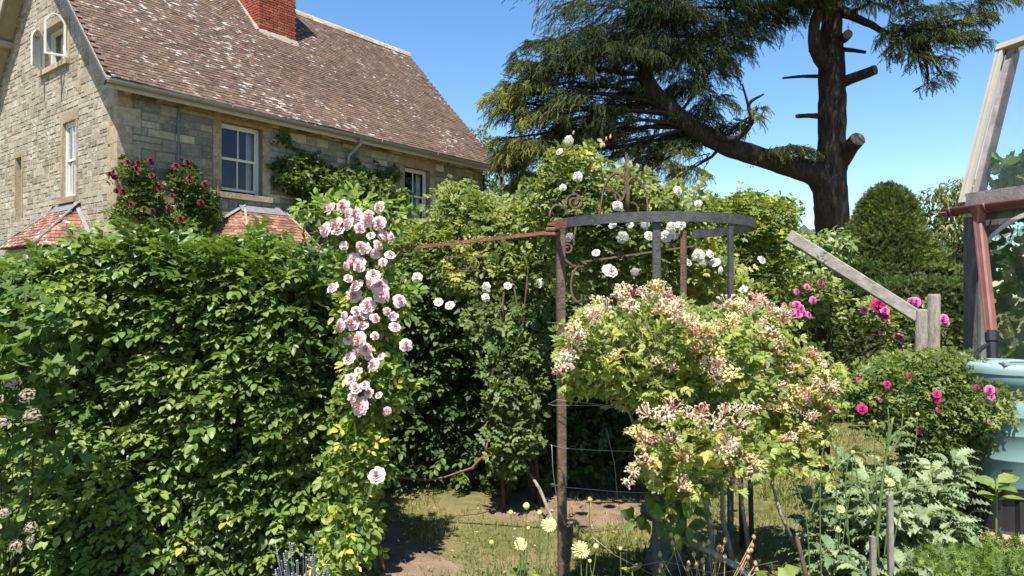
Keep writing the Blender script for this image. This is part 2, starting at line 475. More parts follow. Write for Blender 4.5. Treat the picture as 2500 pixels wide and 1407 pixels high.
MT['glass'] = glassmat('window_glass', (.93, .95, .96), 1.0)
MT['hglass'] = glassmat('greenhouse_glass', (.86, .91, .90), .7, .045)
MT['stone_long'] = stonemat('grey_wall_stone', [(0, (.15, .14, .122)), (.30, (.215, .20, .168)), (.55, (.275, .245, .19)), (.76, (.315, .275, .205)), (.88, (.40, .345, .25)), (1, (.54, .48, .35))], .2, bump=.5, stain=.4)
MT['stone_gable'] = stonemat('gable_wall_stone', [(0, (.25, .205, .15)), (.4, (.335, .285, .21)), (.75, (.385, .33, .25)), (1, (.44, .39, .305))], .8, (.56, .53, .46), .5, .45)
MT['dressed'] = stonemat('dressed_stone', [(0, (.30, .225, .145)), (.5, (.335, .26, .175)), (1, (.38, .31, .22))], .25, bump=.25, stain=.6)
MT['tile'] = tilemat('old_roof_tile', [(0, (.078, .053, .041)), (.3, (.115, .073, .055)), (.55, (.138, .088, .064)), (.8, (.108, .078, .060)), (1, (.165, .104, .074))], (.612, .668), lcol=(.44, .41, .36))
MT['tile_porch'] = tilemat('porch_tile', [(0, (.11, .062, .048)), (.45, (.20, .10, .07)), (.8, (.27, .125, .075)), (1, (.34, .17, .10))], (.66, .72), False)
MT['ridge'] = tilemat('ridge_tile', [(0, (.33, .27, .19)), (1, (.45, .38, .27))], (.6, .68))
MT['brick'] = stonemat('painted_red_brick', [(0, (.24, .062, .040)), (.5, (.31, .085, .055)), (1, (.38, .125, .08))], .3, (.42, .30, .24), .4, .3)
MT['bark'] = plain('cedar_bark', (.050, .038, .032), .95, .15, .6, 3.2, bump=1.0, bscale=9, col2=(.016, .0125, .011), vscale=(3.5, 3.5, .8))
MT['cutwood'] = plain('cut_wood', (.15, .12, .09), .9, .2, .3, 8)
MT['trunk'] = plain('garden_tree_bark', (.13, .105, .08), .9, .2, .5, 10, bump=.6)
MT['earth'] = plain('dry_earth', (.235, .165, .112), .98, .1, .45, 5, bump=.9, bscale=40, col2=(.125, .09, .06))
MT['slab'] = plain('terracotta_slab', (.42, .27, .19), .9, .2, .25, 8, bump=.3)
MT['graystone'] = plain('grey_rough_stone', (.15, .145, .135), .95, .15, .45, 12, bump=.7, col2=(.07, .068, .062))
MT['dryhead'] = plain('dry_seed_head', (.42, .29, .17), .9, .2, .4, 30)

# ------------------------------------------------------------------ ground, path, hill
def lawn_material():
    m, n, out = newmat('lawn_soil_and_grass')
    v = pos_socket(n)
    a = noise(n, 0.9, 5, 0.6, v); b = noise(n, 14.0, 5, 0.7, v); c = noise(n, 60.0, 3, 0.7, v)
    r1 = ramp(n, b.outputs['Fac'], [(.3, (.07, .08, .026)), (.55, (.14, .135, .05)), (.75, (.22, .18, .09))])
    r2 = ramp(n, a.outputs['Fac'], [(.42, (0, 0, 0)), (.62, (.8, .8, .8))])
    cc = mixc(n, r2.outputs[0], r1.outputs[0], (.24, .19, .10))
    p = nd(n, 'ShaderNodeBsdfPrincipled', ins={'Roughness': .95}); p.inputs['Specular IOR Level'].default_value = .1
    n.links.new(cc, p.inputs['Base Color'])
    bp = nd(n, 'ShaderNodeBump', ins={'Strength': .8, 'Distance': .03}); n.links.new(c.outputs['Fac'], bp.inputs['Height']); n.links.new(bp.outputs[0], p.inputs['Normal'])
    n.links.new(p.outputs[0], out.inputs[0])
    return m
mb = MB()
xs = np.concatenate([[-600, -60, -20], np.linspace(-8, 8, 33), [20, 60, 600]])
ys = np.concatenate([[-200, -20], np.linspace(-2, 16, 37), [30, 80, 250, 900]])
gx, gy = np.meshgrid(xs, ys, indexing='ij')
gz = (noise3(np.stack([gx, gy, gx * 0], -1), 0.7, 3) - .5) * .05 * (np.abs(gx) < 8) * (gy > 1) * (gy < 15)
vv = np.stack([gx, gy, gz], -1).reshape(-1, 3); ny = len(ys)
tt = []
for i in range(len(xs) - 1):
    for j in range(ny - 1):
        a = i * ny + j
        tt += [(a, a + ny, a + ny + 1), (a, a + ny + 1, a + 1)]
mb.add(vv, tt, smooth=True)
ground = mb.build('ground', lawn_material()); ground['kind'] = 'structure'

def path_sheet(name, outline, z):
    mb = MB()
    pts = [PX(px, py, EYE * F / (py - HZ)) for px, py in outline]
    pts = np.array([[p[0], p[1], 0] for p in pts])
    # densify + ragged edge
    out = []
    for i in range(len(pts)):
        p, q = pts[i], pts[(i + 1) % len(pts)]
        for k in range(8):
            w = p + (q - p) * k / 8
            out.append(w + (A(noise3(w, 6, 1), noise3(w, 6, 2), .5) - .5) * .34)
    out = np.array(out); c = out.mean(0)
    rings = [c + (out - c) * s for s in (1, .75, .5, .25)]
    n = len(out)
    v = np.concatenate(rings + [c[None]])
    v[:, 2] = (noise3(np.stack([v[:, 0], v[:, 1], v[:, 0] * 0], -1), 0.7, 3) - .5) * .05 + z + (noise3(v, 5, 8) - .3) * .02
    v[:n, 2] -= .03
    t = []
    for r in range(3):
        for i in range(n):
            j = (i + 1) % n
            t += [(r*n + i, r*n + j, (r+1)*n + j), (r*n + i, (r+1)*n + j, (r+1)*n + i)]
    for i in range(n):
        t.append((3*n + i, 3*n + (i + 1) % n, 4*n))
    v2 = v[t[0][0]], v[t[0][1]], v[t[0][2]]
    if np.cross(v2[1] - v2[0], v2[2] - v2[0])[2] < 0:
        t = [(a, c_, b) for a, b, c_ in t]
    mb.add(v, t, smooth=True)
    o = mb.build(name, MT['earth']); o['kind'] = 'structure'
    return o, out
PATH_OUT = [(780, 1500), (1020, 1500), (1110, 1395), (1085, 1340), (1010, 1300), (930, 1262), (840, 1300), (800, 1400)]
_, path1 = path_sheet('path', PATH_OUT, .012)
SOIL_OUT = [(1130, 1225), (1200, 1200), (1330, 1192), (1420, 1200), (1640, 1185), (1680, 1230), (1480, 1285), (1400, 1300), (1330, 1270), (1220, 1262)]
_, path2 = path_sheet('soil_strip', SOIL_OUT, .014)

# far hill with its wood
mb = MB()
hx = np.linspace(-420, 520, 70); hy = np.linspace(230, 620, 14)
gx, gy = np.meshgrid(hx, hy, indexing='ij')
t = np.clip((gy - 230) / 260, 0, 1)
gz = t * t * (3 - 2 * t) * (30 + 12 * np.sin(gx * .011 + .8) + 10 * noise3(np.stack([gx, gy, gx * 0], -1), .02, 4)) - .5
v = np.stack([gx, gy, gz], -1).reshape(-1, 3); n2 = len(hy); tt = []
for i in range(len(hx) - 1):
    for j in range(n2 - 1):
        a = i * n2 + j; tt += [(a, a + n2, a + n2 + 1), (a, a + n2 + 1, a + 1)]
mb.add(v, tt, smooth=True)
hill = mb.build('hill', plain('hill_grass', (.09, .12, .06), .95, .1, .3, .1)); hill['kind'] = 'structure'

def ico(sub=1):
    import bmesh
    bm = bmesh.new(); bmesh.ops.create_icosphere(bm, subdivisions=sub, radius=1)
    v = np.array([x.co[:] for x in bm.verts]); t = np.array([[y.index for y in f.verts] for f in bm.faces]); bm.free()
    return v, t
ICOV, ICOT = ico(1)
mb = MB()
for _ in range(620):
    x = random.uniform(60, 330); y = random.uniform(235, 470)
    tt_ = min(1, (y - 230) / 260); z0 = tt_ * tt_ * (3 - 2 * tt_) * (34 + 12 * math.sin(x * .011 + .8)) - 1
    r = random.uniform(3.0, 6.5)
    v = ICOV * (1 + .35 * (noise3(ICOV + x, 2.2, 6)[:, None] - .5)) * A(r, r, r * 1.2) + A(x, y, z0 + r)
    mb.add(v, ICOT, random.random(), False)
o = mb.build('woodland', MT['wood_far']); o['kind'] = 'stuff'; o['label'] = 'grey green wood covering the far hill'; o['category'] = 'wood'

# ------------------------------------------------------------------ house
ZW = 5.80                                    # top of the long wall
HL, HD = 10.98, 7.48                          # length, depth
ZE, ZR, RS = 5.72, 10.16, HD / 2              # eave edge, ridge, ridge offset
OV, OG = 0.40, 0.38                           # eave and verge overhang
SLOPE = (ZR - ZE) / (RS + OV)
house = thing('stone_house', 'old stone country house with steep tiled roof and red chimney behind the hedge', 'house', (HC[0], HC[1], 0), HROT)

def lw(px, py, s=0.0):
    k = (px - CX) / F; b = HC + VV * s; t = (k * b[1] - b[0]) / (UU[0] - k * UU[1]); Y = b[1] + t * UU[1]
    return t, EYE - (py - HZ) / F * Y

def gw(px, py, t=0.0):
    k = (px - CX) / F; b = HC + UU * t; s = (k * b[1] - b[0]) / (VV[0] - k * VV[1]); Y = b[1] + s * VV[1]
    return s, EYE - (py - HZ) / F * Y

def hworld(t, s, z):
    p = HC + UU * t + VV * s
    return A(p[0], p[1], z)

mL = lambda a, b, d: A(a, -d, b)              # long wall: along, up, outward
mG = lambda a, b, d: A(-d, a, b)              # gable wall

def wbox(mb, m, a0, a1, b0, b1, d0, d1, rnd=0.0, mat=0):
    return mb.box(m(a0, b0, d0), m(a1, b1, d1), rnd, mat)

def wall_face(mb, m, outer, holes, d):
    polys = [[Vector((a, b, 0)) for a, b in outer]] + [[Vector((a, b, 0)) for a, b in h] for h in holes]
    tri = tessellate_polygon(polys)
    flat = [p for pl in polys for p in pl]
    v = np.array([m(p.x, p.y, d) for p in flat])
    mb.add(v, [tuple(x) for x in tri])

def rect(a0, a1, b0, b1):
    return [(a0, b0), (a1, b0), (a1, b1), (a0, b1)]

W1 = (2.13, 3.13, 3.90, 5.44); W2 = (7.58, 8.58, 3.70, 5.25)
GW = (1.97, 2.66, 3.74, 5.36); GU = (2.40, 3.80, 6.72, 7.62); GB = (5.13, 5.52, 3.5, 4.95)
BAYL = (2.55, 3.65)

# stones -------------------------------------------------------------
def block_mesh(name, mat):
    """unit stone: x along, z up, front face towards -y, chamfered edges"""
    b = 0.06
    v = []
    for y, i in ((0.5, 0), (-0.25, 0), (-0.5, b)):
        v += [(-.5 + i, y, -.5 + i * 1.4), (.5 - i, y, -.5 + i * 1.4), (.5 - i, y, .5 - i * 1.4), (-.5 + i, y, .5 - i * 1.4)]
    t = []
    for r in (0, 4):
        for i in range(4):
            j = (i + 1) % 4
            t += [(r + i, r + 4 + j, r + j), (r + i, r + 4 + i, r + 4 + j)]
    t += [(8, 9, 10), (8, 10, 11)]
    t = [(a, c, b_) for a, b_, c in t[:-2]] + t[-2:]
    v = np.array(v); t = np.array(t)
    # make all normals point outward
    for k, (a, b_, c) in enumerate(t):
        nn = np.cross(v[b_] - v[a], v[c] - v[a])
        if np.dot(nn, (v[a] + v[b_] + v[c]) / 3 - A(0, .2, 0)) < 0: t[k] = (a, c, b_)
    return v, t

BV, BT = block_mesh('x', None)
def lay_stones(m, rects, parent, name, mat, npart, rank, gable=False, depth=0.09, proud=.018):
    """rects: (a0,a1,b0,b1). The npart first in rank are objects, the rest one joined part."""
    me = make_mesh(name, BV, BT, False, 0.0, 0, mat)
    rects = sorted(rects, key=rank)
    mb = MB()
    for i, (a0, a1, b0, b1) in enumerate(rects):
        g = .006
        c = m((a0 + a1) / 2, (b0 + b1) / 2, random.uniform(-.006, .008) - depth / 2 + proud)
        sx, sz = a1 - a0 - 2 * g, b1 - b0 - 2 * g
        rot = random.uniform(-.012, .012)
        if i < npart:
            o = link(name, me, parent)
            o.location = c; o.scale = (sx, depth, sz)
            o.rotation_euler = (random.uniform(-.01, .01), rot, -math.pi / 2 if gable else 0)
        else:
            v = BV * A(sx, depth, sz)
            v = v @ np.array(Matrix.Rotation(rot, 3, 'Y')).T
            if gable: v = v @ np.array(Matrix.Rotation(-math.pi / 2, 3, 'Z')).T
            mb.add(v + c, BT, random.random())
    if mb.n:
        mb.build(name + '_masonry', mat, parent, kind='stuff')

def course_fill(a0, a1, b0, b1, holes, hmin, hmax, lmin, lmax, clip=None, split=.25):
    out = []; z = b0
    while z < b1 - .03:
        h = random.uniform(hmin, hmax)
        if b1 - z - h < hmin * .8: h = b1 - z
        spans = [(a0, a1)]
        if clip:
            lo, hi = clip(z + h * .5); spans = [(max(a0, lo), min(a1, hi))]
        for (h0, h1, g0, g1) in holes:
            if g0 < z + h * .75 and g1 > z + h * .25:
                ns = []
                for s0, s1 in spans:
                    if h1 <= s0 or h0 >= s1: ns.append((s0, s1)); continue
                    if h0 > s0: ns.append((s0, h0))
                    if h1 < s1: ns.append((h1, s1))
                spans = ns
        for s0, s1 in spans:
            a = s0
            while a < s1 - .02:
                l = random.uniform(lmin, lmax)
                if s1 - a - l < lmin * .7: l = s1 - a
                if h > hmin * 1.45 and random.random() < split:
                    f = random.uniform(.4, .6)
                    out += [(a, a + l, z, z + h * f), (a, a + l, z + h * f, z + h)]
                else:
                    out.append((a, a + l, z, z + h))
                a += l
        z += h
    return out

# long wall
def surround(w, jl, jr, top, m, mb_list, parent):
    """dressed jamb and lintel blocks round an opening (a0,a1,b0,b1)"""
    a0, a1, b0, b1 = w
    blocks = []
    z = b0
    while z < b1 - .05:
        h = min(random.uniform(.24, .36), b1 - z)
        if b1 - z - h < .15: h = b1 - z
        blocks += [(a0 - jl, a0, z, z + h), (a1, a1 + jr, z, z + h)]
        z += h
    blocks.append((a0 - jl - .05, a1 + jr + .05, b1, b1 + top))
    for b in blocks:
        mb = MB(); wbox(mb, m, b[0] + .002, b[1] - .002, b[2] + .002, b[3] - .002, -.12, .016, random.random())
        mb.build('dressed_block', MT['dressed'], parent)
    return (a0 - jl, a1 + jr, b0, b1 + top)

mb = MB()
wall_face(mb, mL, rect(0, HL, 0, ZW), [rect(*W1), rect(*W2)], 0.0)
for (a0, a1, b0, b1) in (W1, W2):            # reveals
    for q in ((mL(a0, b0, 0), mL(a0, b1, 0), mL(a0, b1, -.4), mL(a0, b0, -.4)), (mL(a1, b0, 0), mL(a1, b0, -.4), mL(a1, b1, -.4), mL(a1, b1, 0)),
              (mL(a0, b1, 0), mL(a1, b1, 0), mL(a1, b1, -.4), mL(a0, b1, -.4)), (mL(a0, b0, 0), mL(a0, b0, -.4), mL(a1, b0, -.4), mL(a1, b0, 0))):
        mb.quad(*q)
wall_long = mb.build('long_wall', MT['mortar2'], house)
h1 = surround(W1, .20, .20, .26, mL, None, wall_long)
h2 = surround(W2, .20, .20, .30, mL, None, wall_long)
quoin = []
z = 0
k = 0
while z < ZW - .05:
    h = min(random.uniform(.28, .38), ZW - z)
    quoin.append((0.0, .42 if k % 2 else .26, z, z + h)); z += h; k += 1
rs = course_fill(.0, HL, 2.2, ZW - .02, [h1, h2] + [q for q in quoin], .13, .30, .24, .62, split=.3)
rs += course_fill(.0, HL, .0, 2.2, [q for q in quoin], .25, .32, .5, .8, split=.1)
lay_stones(mL, rs, wall_long, 'stone', MT['stone_long'], 190, lambda r: (r[2] < 3.1) * 100 + r[0] - 2.5 * (r[3] - r[2]) * (r[1] - r[0]))
for q in quoin:
    mb = MB(); mb.box((-.022, -.022, q[2] + .003), (q[1] - .003, .12, q[3] - .003), random.random())
    mb.box((-.0215, .12, q[2] + .003), (.1, (.30 if q[1] > .3 else .44), q[3] - .003), random.random())
    mb.build('quoin', MT['dressed'], wall_long)

# gable wall
def gclip(z):
    if z <= ZW: return (0, HD)
    s = (z - (ZE + OV * SLOPE)) / SLOPE
    return (max(0, s + .05), min(HD, HD - s - .05))
ztop = ZR - .25
mb = MB()
wall_face(mb, mG, [(0, 0), (HD, 0), (HD, ZW + .1), (RS, ztop), (0, ZW + .1)], [rect(*GW), rect(*GU), rect(*GB)], 0.0)
for (a0, a1, b0, b1) in (GW, GU, GB):
    for q in ((mG(a0, b0, 0), mG(a0, b1, 0), mG(a0, b1, -.4), mG(a0, b0, -.4)), (mG(a1, b0, 0), mG(a1, b0, -.4), mG(a1, b1, -.4), mG(a1, b1, 0)),
              (mG(a0, b1, 0), mG(a1, b1, 0), mG(a1, b1, -.4), mG(a0, b1, -.4)), (mG(a0, b0, 0), mG(a0, b0, -.4), mG(a1, b0, -.4), mG(a1, b0, 0))):
        mb.quad(*q)
wall_gable = mb.build('gable_wall', MT['mortar'], house)
g1 = surround(GW, .10, .12, .22, mG, None, wall_gable)
g2 = surround(GU, .12, .12, .16, mG, None, wall_gable)
g3 = surround(GB, .08, .08, .12, mG, None, wall_gable)
gq = [(0, .44, 0, ZW + .1)]
rs = course_fill(0, HD, 2.6, ztop, [g1, g2, g3] + gq, .09, .20, .12, .40, gclip, split=.3)
rs += course_fill(0, HD, 0, 2.6, gq, .25, .32, .4, .6)
lay_stones(mG, rs, wall_gable, 'stone', MT['stone_gable'], 110, lambda r: (r[2] < 3.1) * 100 + r[0], gable=True, proud=.006)
# blind slot filled with dressed stone
mb = MB(); wbox(mb, mG, GB[0], GB[1], GB[2], GB[3], -.13, -.10); mb.build('blind_panel', MT['dressed'], wall_gable)
# far walls, closed shell
mb = MB()
mb.quad((HL, 0, 0), (HL, HD, 0), (HL, HD, ZW), (HL, 0, ZW)); mb.add([(HL, 0, ZW), (HL, HD, ZW), (HL, RS, ztop)], [(0, 1, 2)])
mb.quad((HL, HD, 0), (0, HD, 0), (0, HD, ZW), (HL, HD, ZW))
mb.build('rear_wall', MT['mortar'], house)
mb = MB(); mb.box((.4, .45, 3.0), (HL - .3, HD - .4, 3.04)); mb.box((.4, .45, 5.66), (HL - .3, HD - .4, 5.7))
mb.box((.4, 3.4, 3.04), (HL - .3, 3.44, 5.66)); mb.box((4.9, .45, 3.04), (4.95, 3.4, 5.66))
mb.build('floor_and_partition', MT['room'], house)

# windows --------------------------------------------------------------
def sash_window(w, m, parent, inset=.16, sillw=.12, lift=.05, label=None, curt=True):
    a0, a1, b0, b1 = w
    f = .055
    mb = MB()
    for q in ((a0, a0 + f, b0, b1), (a1 - f, a1, b0, b1)): wbox(mb, m, *q, -inset - .08, -inset)
    wbox(mb, m, a0 + f, a1 - f, b1 - f, b1, -inset - .08, -inset - .001)
    wbox(mb, m, a0 + f, a1 - f, b0, b0 + .03, -inset - .08, -inset + .02)
    fr = mb.build('window', MT['whitewood'], parent)
    mid = (b0 + b1) / 2
    for nm, z0, z1, dd in (('upper_sash', mid - .02, b1 - f, .015), ('lower_sash', b0 + .03 + lift, mid + .03, .045)):
        mb = MB(); r = .042; d0, d1 = -inset - dd - .028, -inset - dd
        A0, A1 = a0 + f, a1 - f
        wbox(mb, m, A0, A0 + r, z0, z1, d0, d1); wbox(mb, m, A1 - r, A1, z0, z1, d0, d1)
        wbox(mb, m, A0 + r, A1 - r, z1 - r, z1, d0, d1 - .001); wbox(mb, m, A0 + r, A1 - r, z0, z0 + r * 1.3, d0, d1 - .001)
        am = (A0 + A1) / 2
        wbox(mb, m, am - .014, am + .014, z0 + r * 1.3, z1 - r, d0, d1 - .004)
        mb.build(nm, MT['whitewood'], fr)
        for p0, p1 in ((A0 + r, am - .014), (am + .014, A1 - r)):
            mb = MB(); mb.quad(m(p0, z0 + r, d0 + .012), m(p1, z0 + r, d0 + .012), m(p1, z1 - r, d0 + .012), m(p0, z1 - r, d0 + .012)); mb.build('pane', MT['glass'], fr)
    if curt:
        mb = MB(); n = 14; c0, c1 = a1 - f - .13, a1 + .05
        v = []
        for i in range(n):
            a = c0 + (c1 - c0) * i / (n - 1); d = -inset - .22 + .03 * math.sin(i * 1.9)
            v += [m(a, b0 - .1, d), m(a, b1 + .05, d)]
        t = []
        for i in range(n - 1): t += [(2*i, 2*i+2, 2*i+3), (2*i, 2*i+3, 2*i+1)]
        mb.add(v, t, smooth=True); mb.build('curtain', MT['curtain'], fr)
    mb = MB(); wbox(mb, m, a0 - sillw, a1 + sillw + .1, b0 - .13, b0 - .005, -.2, .09)
    mb.build('sill', MT['dressed'], fr)
    if label: fr['label'] = label
    return fr
sash_window(W1, mL, house, label='large white sash window above the bay roof')
sash_window(W2, mL, house, label='white sash window near the far end of the long wall')
sash_window(GW, mG, house, inset=.05, sillw=.06, lift=.0, label='narrow white sash window in the gable')

def arch_leaf(name, w, h, rise, hinge, ang, parent, flip=1):
    """arched casement leaf that swings on hinge (house coordinates)"""
    def outl(i):
        pts = [(i, i), (w - i, i), (w - i, h - rise)]
        for k in range(1, 9):
            a = k / 8
            x = (w - i) + (i * 2 - w) * a
            pts.append((x, h - rise - i * .6 + rise * math.sin(math.pi * min(1, a)) ** .8 if k < 8 else h - rise))
        return pts
    o, inn = outl(0), outl(.045)
    n = len(o); th = .04
    ca, sa = math.cos(ang), math.sin(ang)
    def P(a, b, d):
        x, y = a * ca - d * sa, a * sa + d * ca
        return A(hinge[0] + x, hinge[1] + y, hinge[2] + b)
    v = [P(a, b, -th/2) for a, b in o] + [P(a, b, -th/2) for a, b in inn] + [P(a, b, th/2) for a, b in o] + [P(a, b, th/2) for a, b in inn]
    t = []
    for i in range(n):
        j = (i + 1) % n
        for q in ((i, j, n + j, n + i), (2*n + i, 3*n + i, 3*n + j, 2*n + j), (i, 2*n + i, 2*n + j, j), (n + i, n + j, 3*n + j, 3*n + i)):
            t += [(q[0], q[1], q[2]), (q[0], q[2], q[3])]
    mb = MB(); mb.add(v, t)
    for s in (-.5,): mb.box(P(.02, h * .5, 0) - .001, P(.02, h * .5, 0) + .001)
    leaf = mb.build(name, MT['whitewood'], parent)
    c = np.mean([P(a, b, 0) for a, b in inn], 0)
    mb = MB(); mb.add([P(a, b, 0) for a, b in inn] + [c], [(i, (i + 1) % n, n) for i in range(n)]); mb.build('pane', MT['glass'], leaf)
    return leaf
a0, a1, b0, b1 = GU
mb = MB(); f = .06
for q in ((a0, a0 + f, b0, b1), (a1 - f, a1, b0, b1), (a0 + f, a1 - f, b1 - f, b1), (a0 + f, a1 - f, b0, b0 + .04), ((a0 + a1) / 2 - .03, (a0 + a1) / 2 + .03, b0 + .04, b1 - f)):
    wbox(mb, mG, *q, -.24, -.16)
gwin = mb.build('window', MT['whitewood'], house); gwin['label'] = 'arched casement window high in the gable, both leaves open'
mb = MB(); wbox(mb, mG, a0 - .1, a1 + .1, b0 - .12, b0 - .005, -.2, .08); mb.build('sill', MT['dressed'], gwin)
for i in range(2):
    mb = MB(); c0 = a0 + .1 + i * .75; v = []
    for k in range(12):
        v += [mG(c0 + .5 * k / 11, b0 - .05, -.34 + .02 * math.sin(k * 2)), mG(c0 + .5 * k / 11, b1, -.34 + .02 * math.sin(k * 2))]
    t = []
    for k in range(11): t += [(2*k, 2*k+2, 2*k+3), (2*k, 2*k+3, 2*k+1)]
    mb.add(v, t, smooth=True); mb.build('curtain', MT['curtain'], gwin)
arch_leaf('casement_leaf', .40, .90, .20, (-.02, a0 + .05, b0 + .04), math.pi - .25, gwin)
arch_leaf('casement_leaf', .36, .84, .20, (-.02, a1 - .05, b0 + .02), math.pi + .62, gwin)

# roof -------------------------------------------------------------------
roof = None
mb = MB()
e0 = A(-OG, -OV, ZE); e1 = A(HL + .36, -OV, ZE); r0 = A(-OG, RS, ZR); r1 = A(HL + .36, RS, ZR)
f0 = A(-OG, HD + OV, ZE); f1 = A(HL + .36, HD + OV, ZE)
dn = A(0, 0, -.06)
mb.quad(e0, e1, r1, r0); mb.quad(f1, f0, r0, r1)
mb.quad(e0 + dn, r0 + dn, r1 + dn, e1 + dn, mat=1); mb.quad(f0 + dn, f1 + dn, r1 + dn, r0 + dn, mat=1)
for p, q in ((e0, r0), (r0, f0), (e1, r1), (r1, f1), (e0, e1), (f0, f1)): mb.quad(p, q, q + dn, p + dn, mat=1)
roof = mb.build('roof', [MT['flaunch'], MT['soffit']], house)

def tile_field(parent, org, ex, es, en, wid, length, mat, npart=0, partfilter=None, clip=None, tw=.165, te=.102, th=.013, wob=.0):
    """plain tiles laid on a slope; ex along the course, es up the slope, en outward"""
    cols, rows = int(wid / tw) + 1, int(length / te) + 1
    tv = A(0, 0, 0) + np.array([[-.5, 0, 0], [.5, 0, 0], [.5, 1, 0], [-.5, 1, 0], [-.5, 0, 1], [.5, 0, 1], [.5, 1, 1], [-.5, 1, 1]])
    tt = np.array([(4, 5, 6), (4, 6, 7), (0, 1, 5), (0, 5, 4), (1, 2, 6), (1, 6, 5), (3, 0, 4), (3, 4, 7), (0, 2, 1), (0, 3, 2)])
    me = make_mesh('tile', tv, tt, False, 0.0, 0, mat)
    Rm = np.stack([ex, es, en], 1)
    mb = MB(); cand = []
    for r in range(rows):
        for c in range(cols):
            a = (c + (.5 if r % 2 else 0)) * tw + random.uniform(-.004, .004); b = r * te + random.uniform(-.005, .005)
            if a < tw * .4 or a > wid - tw * .4: 
                continue
            if clip and not clip(a, b): continue
            if b > length - .04: continue
            cand.append((a, b, r, c))
    if npart:
        cand.sort(key=lambda q: partfilter(q))
    vs, ts, rn, n = [], [], [], 0
    for i, (a, b, r, c) in enumerate(cand):
        sag = wob * (noise3(A(a * .6, b * .6, 0), 1, 7) - .5) if wob else 0
        base = org + ex * a + es * b + en * (.006 + sag)
        tilt = .105 + random.uniform(-.025, .035); yaw = random.uniform(-.02, .02)
        cx, sx = math.cos(-tilt), math.sin(-tilt); cz, sz = math.cos(yaw), math.sin(yaw)
        Rl = np.array([[cz, -sz, 0], [sz, cz, 0], [0, 0, 1]]) @ np.array([[1, 0, 0], [0, cx, -sx], [0, sx, cx]])
        Rf = Rm @ Rl
        off = Rm @ A(0, 0, .012)
        if i < npart:
            o = link('tile', me, parent)
            o.matrix_basis = Matrix.LocRotScale(Vector(base + off), Matrix(Rf.tolist()).to_quaternion(), Vector((tw * .965, te * 1.55, th)))
        else:
            vs.append((tv * A(tw * .965, te * 1.55, th)) @ Rf.T + base + off); ts.append(tt + n); n += 8
            rn.append(np.full(8, random.random()))
    if vs:
        mb.V = [np.concatenate(vs)]; mb.T = [np.concatenate(ts)]; mb.Rn = [np.concatenate(rn)]; mb.S = [np.zeros(len(mb.T[0]), bool)]; mb.Mt = [np.zeros(len(mb.T[0]))]; mb.n = n
        mb.build('roof_tiling', mat, parent, kind='stuff')

ES = nrm(A(0, RS + OV, ZR - ZE)); EN = np.cross(A(1, 0, 0), ES); RLEN = math.hypot(RS + OV, ZR - ZE)
tile_field(roof, e0 - ES * .03, A(1, 0, 0), ES, EN, HL + OG + .36, RLEN, MT['tile'], 300, lambda q: abs(q[0] - 1.5) * .9 + q[1] * 1.6, wob=.05, th=.02)
# ridge tiles
x = -OG
while x < HL + .36:
    mb = MB(); L = .42
    prof = [(-.13, -.10), (-.09, .02), (0, .085), (.09, .02), (.13, -.10), (.09, -.10), (0, .04), (-.09, -.10)]
    v = [A(x + (.002 if k == 0 else L - .006), RS + a, ZR + .03 + b) for k in (0, 1) for a, b in prof]
    t = []
    for i in range(8):
        j = (i + 1) % 8; t += [(i, j, 8 + j), (i, 8 + j, 8 + i)]
    for k in (0, 8):
        for i in (0, 1, 2, 3): t.append((k + i, k + i + 1, k + 7 - i if i < 3 else k + 5)); 
    mb.add(v, t, random.random()); mb.build('ridge_tile', MT['ridge'], roof)
    x += L
# barge boards, purlin ends, soffit strips
for xx, tg in ((-OG, 'near'), (HL + .36, 'far')):
    for sgn in (0, 1):
        a = A(xx, -OV if sgn == 0 else HD + OV, ZE); b = A(xx, RS, ZR)
        mb = MB(); mb.beam(a + A(-.012 if tg == 'near' else .012, 0, -.12), b + A(-.012 if tg == 'near' else .012, 0, -.12), .035, .19 if sgn else .11, up=np.cross(A(1, 0, 0), nrm(b - a)))
        mb.build('barge_board', MT['cream'] if sgn else MT['iron'], roof)
for sgn in (0, 1):
    for fr in (.08, .5, .92):
        y = (-OV + (RS + OV) * fr) if sgn == 0 else (HD + OV - (RS + OV) * fr); z = ZE + (ZR - ZE) * fr - .19
        mb = MB(); mb.box((-OG + .02, y - .06, z - .08), (.05, y + .06, z + .06)); mb.build('purlin_end', MT['cream'], roof)
# eave: fascia, rafter feet, gutter, pipes
mb = MB(); mb.box((-OG + .03, -OV + .045, ZE - .19), (HL + .33, -OV + .07, ZE - .035)); mb.build('fascia', MT['cream'], roof)
mb = MB(); mb.box((.0, -OV + .07, ZE - .105), (HL, -.002, ZE - .085)); mb.build('soffit', MT['soffit'], roof)
x = .1
while x < HL:
    mb = MB(); mb.box((x, -OV + .072, ZE - .17), (x + .06, .0, ZE - .106)); mb.build('rafter_foot', MT['soffit'], roof); x += .62
def gutter(name, x0, x1, y, z, r, mat, parent, axis=0):
    mb = MB(); n = 9; v = []; t = []
    for x in (x0, x1):
        for rr in (r, r - .008):
            for i in range(n):
                a = math.pi + math.pi * i / (n - 1)
                v.append((x, y + rr * math.cos(a), z + rr * math.sin(a)))
    for i in range(n - 1):
        for q in ((i, i+1, 2*n+i+1, 2*n+i), (n+i, 3*n+i, 3*n+i+1, n+i+1), (i, n+i, n+i+1, i+1), (2*n+i, 2*n+i+1, 3*n+i+1, 3*n+i)):
            t += [(q[0], q[1], q[2]), (q[0], q[2], q[3])]
    for b in (0, n - 1):
        q = (b, n + b, 3*n + b, 2*n + b); t += [(q[0], q[1], q[2]), (q[0], q[2], q[3])]
    mb.add(v, t, smooth=True); return mb.build(name, mat, parent)
gut = gutter('gutter', -OG + .02, HL + .40, -OV - .045, ZE - .035, .075, MT['gutter'], house)
mb = MB()
